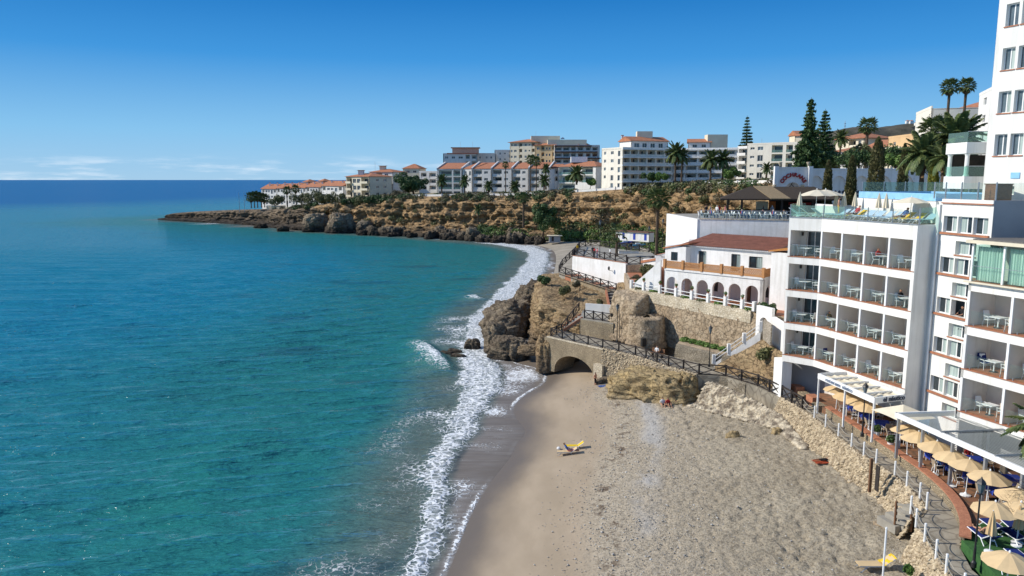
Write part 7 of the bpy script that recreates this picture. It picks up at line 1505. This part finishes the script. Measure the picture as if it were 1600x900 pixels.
# umbrella pine, dark tree, other trees
c_ = dp(640,284,352); tree('umbrella_pine', 'broad dark umbrella pine at the cliff edge', (c_[0]+2,352,16), blobset((c_[0],352,c_[2]), 8.6, 6, 3.2, 26, 2.3, 80), 9000, .42, L_dark, .6)
c_ = dp(848,330,276); tree('dark_tree', 'dense dark round tree at the cliff foot in the cove', (c_[0],276,3), blobset((c_[0]+1,276,c_[2]-1.5), 6, 4, 4.2, 18, 2.0, 81), 6500, .36, L_dark, .4)
for i, (px_, py_, Y_, rx, m_) in enumerate(((620,304,345,4.5,L_brown),(430,313,384,4,L_olive),(475,309,376,5.5,L_olive),(490,308,374,5.5,L_olive),(507,311,366,4.5,L_olive),(522,309,362,5,L_olive),(548,314,352,4,L_dark),(565,314,350,4,L_olive),(586,312,346,4,L_dark),(1012,277,265,2.6,L_dark),(1031,276,264,2.6,L_green),(1142,272,252,3.0,L_green),(922,284,298,2.2,L_green),(895,277,302,3.0,L_dark))):
    c_ = dp(px_, py_, Y_); tree('cliff_top_bush', ['dry brown bush below the umbrella pine','olive bush at the start of the headland hedge','tall olive bush before the townhouses','tall olive bush, second before the townhouses','grey olive bush before the last townhouses','grey olive bush below the cream block','dark bush under the cream block','olive bush under the cream block','dark bush by the white corner wall','round dark bush on the lawn below the balconies','round yellow green bush on the lawn below the balconies','spreading green bush by the palm pair','round green bush at the villa wall','clipped dark hedge on the villa garden wall'][i], (c_[0],c_[1],c_[2]-2.8), blobset(c_, rx, rx*.7, rx*.42, 8, rx*.42, 90+i), 2600, .3, m_, .14, 'bush', 'bushes along the cliff top', limbs=False)
# scrub covering the cliff top, ledges and talus: beyond counting
def scrub(name, rows_, dens, size, mats, label, n_leaf, seed, zf=None, xr=None, rad=(.7, 1.9)):
    rg = np.random.default_rng(seed); r_ = rg.integers(rows_[0], rows_[1], dens); c_ = rg.integers(xr[0] if xr else 120, xr[1] if xr else 815, dens); Pp = CL[r_, c_]
    den = fbm(Pp*np.array([.06,.06,.05]), 3, seed); k = den > rg.uniform(-.35, .25, dens); Pp = Pp[k]
    for j, mt in enumerate(mats):
        q_ = Pp[j::len(mats)]; bl_ = [(x[0], x[1], x[2]+.3, s*1.15, s*1.15, s*.8) for x, s in zip(q_, rg.uniform(*rad, len(q_)))]
        tag(leaf_cloud(name, bl_, n_leaf//len(mats), size, mt), label[j], 'scrub', kind='stuff')
scrub('cliff_scrub', (46, 62), 1150, .34, (L_olive, L_brown, L_dark), ['olive green scrub along the cliff rim','dry brown scrub hanging over the cliff rim','dark evergreen scrub along the cliff rim'], 96000, 1, xr=(170, 815))
scrub('ledge_scrub', (22, 46), 240, .34, (L_olive, L_brown), ['olive scrub clinging to cliff ledges','dry brown tufts clinging to cliff ledges'], 18000, 2, xr=(260, 815), rad=(.6,1.6))
scrub('talus_scrub', (8, 24), 900, .36, (L_olive, L_dark, L_green), ['olive scrub on the slope at the cliff foot','dark bushes on the slope at the cliff foot','bright green growth on the slope at the cliff foot'], 52000, 3, xr=(430, 815), rad=(.8,2.2))
# green bank behind the cove beach
rg = np.random.default_rng(5); bl_ = []
for _ in range(420):
    x, y = rg.uniform(20, 62), rg.uniform(175, 262); dd = float(sdist(np.array([[x, y]]), SW)[0])
    if dd > 17 and dd < 44: bl_.append((x, y, (2.2*(1-math.exp(-dd/14.))+max(0, dd-26)*.16)+.2, rg.uniform(.9,2.0), rg.uniform(.9,2.0), rg.uniform(.4,1.1)))
tag(leaf_cloud('bank_grass', bl_[::2], 24000, .3, L_green), 'bright green weeds on the bank behind the cove beach', 'weeds', kind='stuff'); tag(leaf_cloud('bank_scrub', bl_[1::2], 22000, .34, L_olive), 'olive scrub on the bank behind the cove beach', 'scrub', kind='stuff')
# far boulders below the cliff
rb = 0
for i, (px_, py_, rx, h_, l_) in enumerate(((490,358,9,7.5,'huge pale rounded boulder with dark shade-painted foot at the headland'),(529,360,8.5,8.0,'huge split boulder beside the pale one at the headland'),(568,360,6,5.0,'broad tan boulder right of the split boulder'),(592,358,6,5.5,'layered tan boulder below the scrub'),(455,352,5,4,'dark boulder in the headland gap'),(428,348,6,5,'dark boulder below the pale lookout wall'),(405,352,4,2,'low black sea rock off the headland'),(440,357,4,2.2,'low black sea rock in foam'),(612,364,5,3.2,'grey boulder at the waterline under layered ledges'),(634,360,6,4.5,'layered boulder by the cliff foot'))):
    x, y = gp(px_, py_+5, 0); y += rx*.6; rock('boulder', (x, y), rx*.62, rx*.6, -.5, h_, 120+i, M_head if i in (4,5,6,7) else rock_mat('boulder_rock_low_shade', (.33,.265,.18), (.20,.16,.115), (.09,.07,.055), (.035,.03,.026), .2, 5.5, .25, .8, .6, 1.3) if i == 0 else MATS.get('boulder_rock_low_shade', M_head), l_, 'boulders at the headland', amp=.30, rz=i*.7, n=(40,60), cat='boulder', fs=1.6)  # boulder material: tide-dark foot raised and blackened to paint the undercut's shade
for i in range(90):
    f = i/89; px_ = 560+ f*285+random.uniform(-5,5); py_ = float(np.interp(px_, [560,640,700,760,845], [366,370,374,378,381]))+random.uniform(-5,1); x, y = gp(px_, py_, .2); s = random.uniform(1.0,3.0)
    rock('boulder', (x, y), s*random.uniform(.6,1.2), s*.8, -.4, s*random.uniform(.5,1.3), 200+i, MATS['boulder_rock_low_shade'] if i % 3 else M_head, f'grey fallen boulder in the tumble along the far waterline', 'tumbled boulders along the far waterline', amp=random.uniform(.35,.55), rz=i*1.3, n=(22,30), cat='boulder', fs=random.uniform(1.0,2.0), zk=1.0)
# headland top rocks
# plants near the house
tag(leaf_cloud('ledge_plants', [(x, y, 6.35, .55, .55, .25) for x, y in ((19.3,81.6),(19.9,80.7),(20.4,79.9),(20.9,79.0),(21.5,78.1),(22.2,77.0))], 2600, .12, L_green), 'green succulents on the ledge below the retaining wall', 'plants', kind='stuff')
for i, (c_, rr, m_, l_) in enumerate((((7.6,107.5,8.0), 1.0, L_olive, 'grey green bush growing on top of the tan bluff'), ((4.9,113.5,9.0), .9, L_dark, 'dark upright bush at the seaward corner of the bluff'), ((16.9,97.6,10.2), 1.2, L_dark, 'leafy shrub at the corner of the white plaza wall'), ((19.6,104.5,11.6), 1.5, L_olive, 'olive shrub on the slope below the plaza railing'), ((17.3,103.2,10.2), 1.0, L_brown, 'dry reddish shrub below the plaza railing'), ((26.1,75.6,10.9), 1.1, L_dark, 'green shrub between the arches and hotel corner'), ((24.3,69.6,7.7), .9, L_olive, 'round shrub on the rock beside the hotel pier'), ((12.4,103.2,6.9), .7, L_olive, 'low shrub on the bluff slope by the stairs'), ((9.4,110,8.6), .6, L_brown, 'small dry shrub on the bluff by the walkway'), ((20.55,36.2,4.0), .25, L_green, 'small green shrub growing from the rubble sea wall'))):
    tree('shrub', l_, (c_[0],c_[1],c_[2]-rr*1.1), blobset(c_, rr*.8, rr*.8, rr*.5, 6, rr*.5, 300+i), int(900+900*rr), .12+.02*rr, m_, .05, 'shrub', limbs=False)
for i in range(8):
    p = lerp(FP[i], FP[i+1], .5); tag(leaf_cloud('border_plants', [(p[0]+.35, p[1]+.2, ZH+.28, .6, .6, .22)], 260, .12, L_green if i % 2 else L_olive), f'low border plants behind the garden fence, {ORD[i]} panel from the tower', 'plants', 'border plants by the garden fence')
# bare branches and palm leaf reaching in by the terrace
bt_ = thing('bare_tree', 'leafless tree with thin twigs reaching over the turf and parasols', 'tree', (29.5,36.5,TZ_)); rgb = random.Random(4); mb = MB()
def branch(p, d, L_, r_, lv):
    q = p+d*L_; mb.tube([p, p+d*L_*.5+Vector((rgb.uniform(-1,1),rgb.uniform(-1,1),rgb.uniform(-1,1)))*L_*.06, q], [r_, r_*.8, r_*.55], 4, False)
    if lv:
        for _ in range(3): branch(p+d*L_*rgb.uniform(.5,1), (d+Vector((rgb.uniform(-1,1),rgb.uniform(-1,1),rgb.uniform(-.6,.8)))*.75).normalized(), L_*rgb.uniform(.5,.75), r_*.55, lv-1)
trunk_top = Vector((29.2,36.2,7.0)); mb.tube([(29.5,36.4,TZ_+.2), trunk_top], [.14,.10], 7); mb.build('trunk', M_bark, bt_); 
for i, (dx, dy, dz) in enumerate(((-1,-.1,.05),(-.9,.6,.3),(-.7,-.6,.25),(-.3,.5,.9))):
    mb = MB(); branch(trunk_top, Vector((dx,dy,dz)).normalized(), 2.0, .05, 4); mb.build('branch', M_bark, bt_)
c_ = gp(1640,680,9.5); palm((c_[0],c_[1],TZ_+.2), 9.6-TZ_-.2, 2.4, 'palm whose leaf tips reach over the pergola roof', 'date', 34, skirt=4, tr=.2, seed=44)
# ================================================================== people and small beach things
def J(**k): return {a: Vector(v) for a, v in k.items()}
def pose(kind):
    S = dict(pel=(0,0,.95), spi=(0,0,1.14), che=(0,.01,1.33), nec=(0,.01,1.49), hed=(0,-.015,1.60), top=(0,0,1.71))
    A_ = dict(sho=(.175,0,1.41), elb=(.24,.04,1.14), wri=(.25,-.05,.90), han=(.25,-.09,.81)); L2 = dict(hip=(.09,0,.92), kne=(.10,-.03,.50), ank=(.10,.02,.09), toe=(.115,-.15,.04))
    if kind == 'lean': A_ = dict(sho=(.175,0,1.41), elb=(.23,-.14,1.16), wri=(.16,-.34,1.08), han=(.13,-.42,1.08))
    if kind in ('sit', 'ground', 'lounge'):
        dz = {'sit': -.42, 'ground': -.80, 'lounge': -.53}[kind]; tl = {'sit': .06, 'ground': -.05, 'lounge': .55}[kind]
        f = lambda p: (p[0], p[1]+(p[2]-.95)*tl, .95+(p[2]-.95)*(1 if tl < .3 else .84)+dz)
        S = {a: f(p) for a, p in S.items()}; A_['sho'] = f(A_['sho']); z0 = .95+dz
        A_['elb'] = (.25, S['spi'][1]-.02, S['spi'][2]-.0); A_['wri'] = (.17, S['spi'][1]-.27, S['spi'][2]-.06+(.02 if kind == 'sit' else -.05)); A_['han'] = (.14, S['spi'][1]-.35, A_['wri'][2]-.02)
        if kind == 'sit': L2 = dict(hip=(.09,-.02,z0-.02), kne=(.12,-.44,z0-.02), ank=(.12,-.42,.09), toe=(.125,-.58,.04))
        elif kind == 'ground': L2 = dict(hip=(.09,-.02,z0-.02), kne=(.14,-.36,.44), ank=(.13,-.60,.08), toe=(.14,-.74,.05))
        else: L2 = dict(hip=(.09,-.02,z0-.03), kne=(.11,-.43,z0+.02), ank=(.10,-.84,z0-.06), toe=(.11,-.90,z0+.08))
    if kind == 'prone':
        f = lambda p: (p[0], p[2]-.95, .13-p[1]*.6); S = {a: f(p) for a, p in S.items()}; S['hed'] = (.03,.64,.16); S['top'] = (.05,.75,.16); A_ = dict(sho=(.18,.45,.14), elb=(.36,.60,.08), wri=(.20,.74,.07), han=(.12,.78,.07)); L2 = dict(hip=(.09,-.05,.12), kne=(.12,-.46,.10), ank=(.13,-.86,.08), toe=(.14,-1.0,.05))
    return S, A_, L2
RAD = dict(pel=.155, spi=.13, che=.15, nec=.058, hed=.10, top=.055, sho=.07, elb=.045, wri=.032, han=.036, hip=.085, kne=.058, ank=.042, toe=.035)
def person_mesh(kind, bare=False):
    S, A_, L2 = pose(kind); V_ = []; nm = []; E_ = []; seg = []
    def add(n, p): V_.append(Vector(p)); nm.append(n); return len(V_)-1
    ids = {n: add(n, S[n]) for n in ('pel','spi','che','nec','hed','top')}
    ch = ['pel','spi','che','nec','hed','top']; mt = {'pel':1,'spi':1,'che':1,'nec':0,'hed':3}
    for a, b2 in zip(ch[:-1], ch[1:]): E_.append((ids[a], ids[b2])); seg.append(mt[a])
    for s in (-1, 1):
        last = ids['che']
        for n, m_ in (('sho',1),('elb',1),('wri',0),('han',0)): p = A_[n]; k = add(n, (p[0]*s, p[1], p[2])); E_.append((last, k)); seg.append(m_); last = k
        last = ids['pel']
        for n, m_ in (('hip',2),('kne',2),('ank',0 if bare else 2),('toe',0 if bare else 4)): p = L2[n]; k = add(n, (p[0]*s, p[1], p[2])); E_.append((last, k)); seg.append(m_); last = k
    me = bpy.data.meshes.new('person'); me.from_pydata(V_, E_, []); o = bpy.data.objects.new('person', me); COL.objects.link(o)
    sk = o.modifiers.new('skin', 'SKIN'); sk.branch_smoothing = .4; sv = me.skin_vertices[0].data
    for i, n in enumerate(nm): sv[i].radius = (RAD[n]*(1.15 if n in ('pel','che') else 1), RAD[n]*(.80 if n in ('pel','spi','che') else 1)); sv[i].use_root = (i == 0)
    sb = o.modifiers.new('sub', 'SUBSURF'); sb.levels = 1; sb.render_levels = 1
    dg = bpy.context.evaluated_depsgraph_get(); dg.update(); m2 = bpy.data.meshes.new_from_object(o.evaluated_get(dg)); bpy.data.objects.remove(o)
    vv_ = [tuple(v.co) for v in m2.vertices]; ff = [tuple(p.vertices) for p in m2.polygons]; mi = []; A0 = [V_[a] for a, _ in E_]; B0 = [V_[b2] for _, b2 in E_]
    hd = Vector(S['hed']); ax = (Vector(S['top'])-hd).normalized(); fw_ = Vector((0,-1,0)) if kind != 'prone' else Vector((0,0,-1)); fw_ = (fw_-ax*fw_.dot(ax)).normalized()
    for f in ff:
        c_ = sum((Vector(vv_[i]) for i in f), Vector())/len(f); best = 9; bi = 0
        for i in range(len(E_)):
            d = B0[i]-A0[i]; t2 = max(0, min(1, (c_-A0[i]).dot(d)/d.length_squared)); e = (c_-A0[i]-d*t2).length/(.5+RAD[nm[E_[i][0]]]*5)
            if e < best: best = e; bi = i
        k = seg[bi]
        if k == 3 or (c_-hd).length < .12: k = 3 if ((c_-hd).dot(ax) > .035 or (c_-hd).dot(fw_) < -.02) else 0
        if bare and k == 1 and not (c_.z < S['pel'][2]+.05 and kind not in ('prone','lounge')): k = 0 if bare == 'full' else k
        if bare and k == 2 and nm[E_[bi][0]] == 'kne': k = 0
        mi.append(k)
    mb = MB(); mb.v = vv_; mb.f = ff; mb.m = mi
    mb.cur = 0; mb.tube([hd+fw_*.085+ax*.005, hd+fw_*.125-ax*.03], [.012,.016], 5)
    sd = fw_.cross(ax); mb.cur = 3
    for s in (-1, 1): q = hd+fw_*.095+sd*.035*s+ax*.02; mb.box(tuple(q), (.018,.018,.014)); mb.cur = 3
    mb.cur = 0
    for s in (-1, 1): q = hd+sd*.098*s; mb.box(tuple(q), (.02,.035,.055))
    q = hd+fw_*.093-ax*.055; mb.cur = 1; mb.box(tuple(q), (.045,.012,.012)); mb.cur = 0
    for s in (-1, 1):
        w_ = Vector((A_['wri'][0]*s,)+A_['wri'][1:]); h_ = Vector((A_['han'][0]*s,)+A_['han'][1:]); d = (h_-w_).normalized(); lat = d.cross(Vector((0,0,1)) if abs(d.z) < .8 else Vector((0,1,0))).normalized(); dn = d.cross(lat)
        for k, ln in enumerate((.062,.075,.07,.055)): a = h_+lat*(.027-.018*k); mb.tube([a, a+d*ln*.55, a+d*ln+dn*.02], [.0095,.009,.007], 5)
        mb.tube([w_+d*.03+lat*.03*s, w_+d*.06+lat*.055*s, w_+d*.09+lat*.06*s], [.011,.010,.008], 5)
    me = bpy.data.meshes.new('person_'+kind); me.from_pydata(mb.v, [], mb.f); me.polygons.foreach_set('material_index', np.array(mb.m, dtype=np.int32)); me.polygons.foreach_set('use_smooth', np.ones(len(me.polygons), bool)); bpy.data.meshes.remove(m2); return me
PM = {}
def person(kind, loc, rz, label, shirt, legs, hair=M_hair, bare=False, group=None, skin=None):
    key = (kind, bare)
    if key not in PM: PM[key] = person_mesh(kind, bare)
    me = PM[key].copy()
    for m_ in (skin or M_skin, shirt or M_skin, legs, hair, M_black): me.materials.append(m_)
    o = link_obj('person', me); o.location = loc; o.rotation_euler = (0,0,rz); o.scale = (1.0,)*3; return tag(o, label, 'person', group)
cR, cW, cK, cB, cY, cG, cO = cloth('red',(.45,.03,.03)), cloth('white',(.75,.74,.72)), cloth('black',(.015,.015,.018)), cloth('blue',(.05,.11,.30)), cloth('yellow',(.70,.42,.03)), cloth('grey',(.22,.23,.25)), cloth('olive',(.14,.12,.07))
cP = cloth('pink',(.65,.22,.24)); HG = pm('grey_hair', (.45,.43,.40)); HB = pm('brown_hair', (.13,.07,.035)); CH = [cW, cK, cB, cR, cG, cO, cP, cY]
# plaza visitors
for i, (px_, py_, k, sh_, lg, l_) in enumerate(((902,397,'stand',cY,cK,'visitor in a yellow top at the plaza railing corner'),(929,403,'stand',cR,cG,'visitor in a red top beside the plaza lamp'),(933,404,'stand',cP,cB,'visitor in a pink top at the plaza railing'),(926,401,'stand',cK,cK,'visitor in black behind the red topped one'),(953,404,'stand',cW,cK,'visitor in a white top leaning on the plaza rail'),(979,394,'stand',cK,cK,'visitor dressed in black on the plaza bench side'),(986,394,'stand',cK,cG,'visitor in dark jacket and grey trousers near the young palm'))):
    x, y = gp(px_, py_, 11.5); person(k, (x, y, 11.5), random.uniform(-2,2)+(3 if i == 0 else 0), l_, sh_, lg, bare=False)
bn = thing('plaza_bench', 'low white plinth bench on the lookout plaza', 'bench', (19.5,124,11.5)); x, y = gp(982,396,11.5); MB().box((x,y,11.72), (3.4,.5,.42)).build('seat', M_white, bn); MB().box((x,y,11.94), (3.5,.6,.05)).build('bench_top', M_conc, bn)
# bench on the footpath with a man
pb = thing('path_bench', 'dark timber bench on the footpath below the retaining wall', 'bench', (15.8,79.7,ZP)); MB().box((15.9,80.0,ZP+.43), (1.6,.45,.06), -.75).build('seat', M_wood, pb); MB().box((16.05,80.2,ZP+.72), (1.6,.06,.4), -.75).build('backrest', M_wood, pb)
for s in (-.6, .6): MB().box((15.9+s*.73,80.0-s*.68,ZP+.2), (.08,.4,.4), -.75).build('leg', M_black, pb)
person('sit', (15.8,79.9,ZP), -.75, 'man in a white shirt sitting on the footpath bench', cW, cK)
# beach
person('stand', (*gp(930,605,1.0), 1.02), .8, 'sunburnt bather in dark shorts standing on the wet sand near the arch', None, cK, bare='full')
for i, (px_, py_, sh_, l_) in enumerate(((1033,634,cW,'bather in white sitting under the ochre rock'),(1041,635,cR,'bather in dark red sitting under the ochre rock'),(1051,632,cK,'bather in black sitting deepest in the rock shade'))):
    x, y = gp(px_, py_, 1.9); person('ground', (x, y-.6, beach_h(x, y-.6)), .3*i, l_, sh_, cK, bare=True)
def towel(name, x, y, z, l, w_, rz, mat, label):
    mb = MB(); n_ = 8; ca, sa = math.cos(rz), math.sin(rz); v_ = []
    for i in range(n_+1):
        for j in range(5): u, v2 = (i/n_-.5)*l, (j/4-.5)*w_; v_.append((x+u*ca-v2*sa, y+u*sa+v2*ca, z+.02*math.sin(i*1.9+j)+.03))
    mb.add(v_, [(i*5+j, i*5+j+5, i*5+j+6, i*5+j+1) for i in range(n_) for j in range(4)]); return tag(mb.build(name, mat), label, 'towel')
x, y = gp(1291,712,3.5); zz = beach_h(x, y)+.08; towel('beach_towel', x, y, zz, 1.95, .8, .1, cloth('orange_red',(.45,.08,.03)), 'orange red towel under the lone sunbather by the wall'); person('prone', (x, y, zz+.05), -1.45, 'tanned sunbather lying face down on an orange red towel', None, cK, bare='full', skin=pm('tanned_skin', (.36,.16,.08)))
x2, y2 = gp(1300,704,3.5); bgm = thing('beach_bag', 'dark blue beach bag beside the lone sunbather', 'bag', (x2,y2,beach_h(x2,y2))); MB().lathe([(.22,0),(.28,.15),(.2,.36),(.08,.4)], (x2,y2,beach_h(x2,y2)+.05), 9).build('bag_body', M_navy, bgm); MB().tube([(x2-.15,y2,zz+.35),(x2,y2,zz+.6),(x2+.15,y2,zz+.35)], .02, 5).build('handle', M_black, bgm)
lounge_t = lounger_proto(M_canvas, M_grey)
x, y = gp(886,713,.8); z1 = beach_h(x, y)+.04; lounge_t.put((x, y, z1), -1.57, 'tan beach lounger with a woman on it near the waterline', scale=.88, group='loungers on the sand'); person('lounge', (x+.1, y, z1-.02), 1.57, 'woman in blue and white sitting on the tan lounger', cB, cP, HB, bare=True); x3, y3 = gp(897,704,.9); z3 = beach_h(x3, y3)+.04; lounge_y.put((x3, y3, z3), -1.57, 'yellow towelled lounger beside the woman near the waterline', scale=.85, group='loungers on the sand')
x4, y4 = gp(873,703,.8); tag(MB().lathe([(.12,0),(.19,.08),(.14,.2),(.04,.24)], (x4,y4,beach_h(x4,y4)+.05), 9).build('beach_bag', cW), 'white bundle of clothes beside the tan lounger', 'bag')
x, y = gp(1368,868,3.75); z1 = beach_h(x, y)+.05; lounge_t.put((x, y, z1), -1.57, 'tan beach lounger with raised back draped in yellow by the sea wall', scale=1.0, group='loungers on the sand')
mb = MB(); v_ = [(x+.3+.7*(i/6), y-.36+.72*j/4, z1+.36+.42*max(0,(i-1)/5)+.03*math.sin(i*2+j*1.3)) for i in range(7) for j in range(5)]; mb.add(v_, [(i*5+j, i*5+j+5, i*5+j+6, i*5+j+1) for i in range(6) for j in range(4)]); tag(mb.build('yellow_towel', M_yellow), 'bright yellow towel hanging over the tan lounger by the sea wall', 'towel')
x5, y5 = gp(1380,892,3.9); tag(MB().lathe([(.05,0),(.05,2.6),(.06,2.62),(.04,2.7)], (x5,y5,3.6), 8).build('parasol_pole', M_plastic), 'bare white parasol pole beside the yellow draped lounger', 'pole')
x6, y6 = gp(978,607,1.6); bchair.put((x6, y6, beach_h(x6, y6)), .6, 'low blue and white beach chair on the sand by the ochre rock', scale=.8, group='loose chairs'); towel('beach_towel', *gp(945,605,1.3), beach_h(*gp(945,605,1.3)), 1.6, .7, .3, cB, 'blue towel spread on the sand beside the standing bather')
# bar terrace crowd
for i in range(9):
    f = (i+.5)/9.2; p = lerp(C0, C1, f); q = (p[0]+.55, p[1]+1.35)
    for k, dx in enumerate((-.62, .62)):
        if (i*2+k) % 7 == 5: continue
        person('sit', (q[0]+dx, q[1]+.05*k, ZC), -1.57 if k else 1.57, f'drinker seated on the {["seaward","landward"][k]} side of the bar table {ORD[i]} along the railing', CH[(i*2+k*3) % 6], [cK,cB,cG][i % 3], [M_hair,HG,HB][(i+k) % 3], group='people at the bar terrace tables')
for i, (x, y) in enumerate(((25.6,99.2),(26.3,99.6),(27.0,99.1),(27.6,100.2),(28.2,99.5),(37.6,98.2),(38.6,98.6),(33.0,98.8),(34.2,98.9))): person('stand', (x, y, ZC), i*1.1, f'person standing on the bar terrace behind the tables, {ORD[i]} from its seaward end', CH[(i*3+1) % 7], [cK,cB,cG][i % 3], [M_hair,HB,HG][i % 3], group='people standing on the bar terrace')
# hotel guests
person('stand', (27.6,63.6,20.79), 1.2, 'bare chested guest standing on the roof terrace by a yellow towel', None, cY, bare='full')
for i, f in ((2,.25),(7,.7)): p = lerp(front(1.5)[1], front(1.5)[2], (i+.6)/10.4); person('lounge', (p[0], p[1], 20.83), math.atan2(dB[1], dB[0])+0.0, ['guest sunbathing on the yellow lounger nearest the bar','guest sunbathing on the yellow lounger nearest the tower'][i > 3], [cR,cB][i > 3], cK, bare=True)
def guest(fi, bi, which, label, sh_, lg, hat=False, bare=False):
    z = FLZ[fi]; p, q, a, b2 = ([(Q0, Q1, .2, LA-.12)]+[(Q1, Q2, LB*.25*i+.14, LB*.25*(i+1)-.14) for i in range(4)])[bi]; d_, n_, _ = nrm(p, q); mid = (a+b2)/2; s, k = (mid-.72, .95) if which == 0 else (mid+.72, 1.15); x, y = p[0]+d_[0]*s-n_[0]*k, p[1]+d_[1]*s-n_[1]*k; ang = math.atan2(d_[1], d_[0])
    person('sit', (x, y, z+.02), ang+(math.pi/2 if which == 0 else -math.pi/2), label, sh_, lg, HB if not hat else pm('straw_hat', (.42,.26,.12)), bare=bare)
guest(3, 3, 0, 'guest in a red top sitting on the top floor balcony', cR, cK); guest(2, 4, 0, 'guest in black with a straw hat on the third floor balcony', cK, cK, True); guest(1, 1, 0, 'guest in a patterned dark top on the second floor balcony', cO, cG); guest(1, 3, 1, 'guest with bare legs on the second floor balcony', cB, cB, bare=True)
s_ = 1.55+.61; person('lean', (W0[0]+dW[0]*s_-nW[0]*.42, W0[1]+dW[1]*s_-nW[1]*.42, 13.55), math.atan2(nW[1], nW[0])+math.pi/2, 'woman in black leaning out of the open window', cK, cK)
# diners
for i, (ti, k) in enumerate(((3,0),(3,2),(1,1),(5,0),(6,1),(8,0),(10,2))):
    p = TB[ti]; dx, dy = ((-.8,.1),(.8,-.1),(.1,.8))[k]; person('sit', (p[0]+dx, p[1]+dy, ZT), math.atan2(dy, dx)-math.pi/2, f'diner in {["tan","grey","white","blue","black","white","red"][i]} at the {ORD[ti]} blue table, {["seaward","inner","far"][k]} side', [cO,cG,cW,cB,cK,cW,cR][i], cK, [M_hair,HG,HB][i % 3], group='diners on the restaurant terrace')
x, y = gp(1538,836,5.6); person('lounge', (x, y, TZ_+.30), 3.1, 'sunbather lying on the navy lounger on the turf', None, cO, bare='full')

def chair_towel(x, y, z, rz, label):
    mb = MB(); ca, sa = math.cos(rz), math.sin(rz); v_ = []
    prof_ = [(-.25,.46),(.0,.47),(.18,.47),(.22,.6),(.30,.85),(.37,1.02),(.43,1.0),(.45,.75),(.44,.55)]
    for u, h_ in prof_:
        for j in range(4): w_ = -.26+.52*j/3; v_.append((x+w_*ca-u*sa, y+w_*sa+u*ca, z+h_+.012*math.sin(u*9+j*2)))
    n_ = len(prof_); mb.add(v_, [(i*4+j, i*4+j+4, i*4+j+5, i*4+j+1) for i in range(n_-1) for j in range(3)]); tag(mb.build('chair_towel', M_navy), label, 'towel')
p_ = atE(.8, 1.1, 11.621); chair_towel(p_[0], p_[1], p_[2], math.atan2(dE[1], dE[0])+1.3, 'dark blue towel draped over a chair on the nearer wing, second floor')
x_, y_ = Q1[0]+dB[0]*(LB*.125-.72)-nB[0]*.95, Q1[1]+dB[1]*(LB*.125-.72)-nB[1]*.95; chair_towel(x_, y_, 8.72, math.atan2(dB[1], dB[0])+math.pi/2, 'dark blue towel draped over a chair on the first floor hotel balcony')
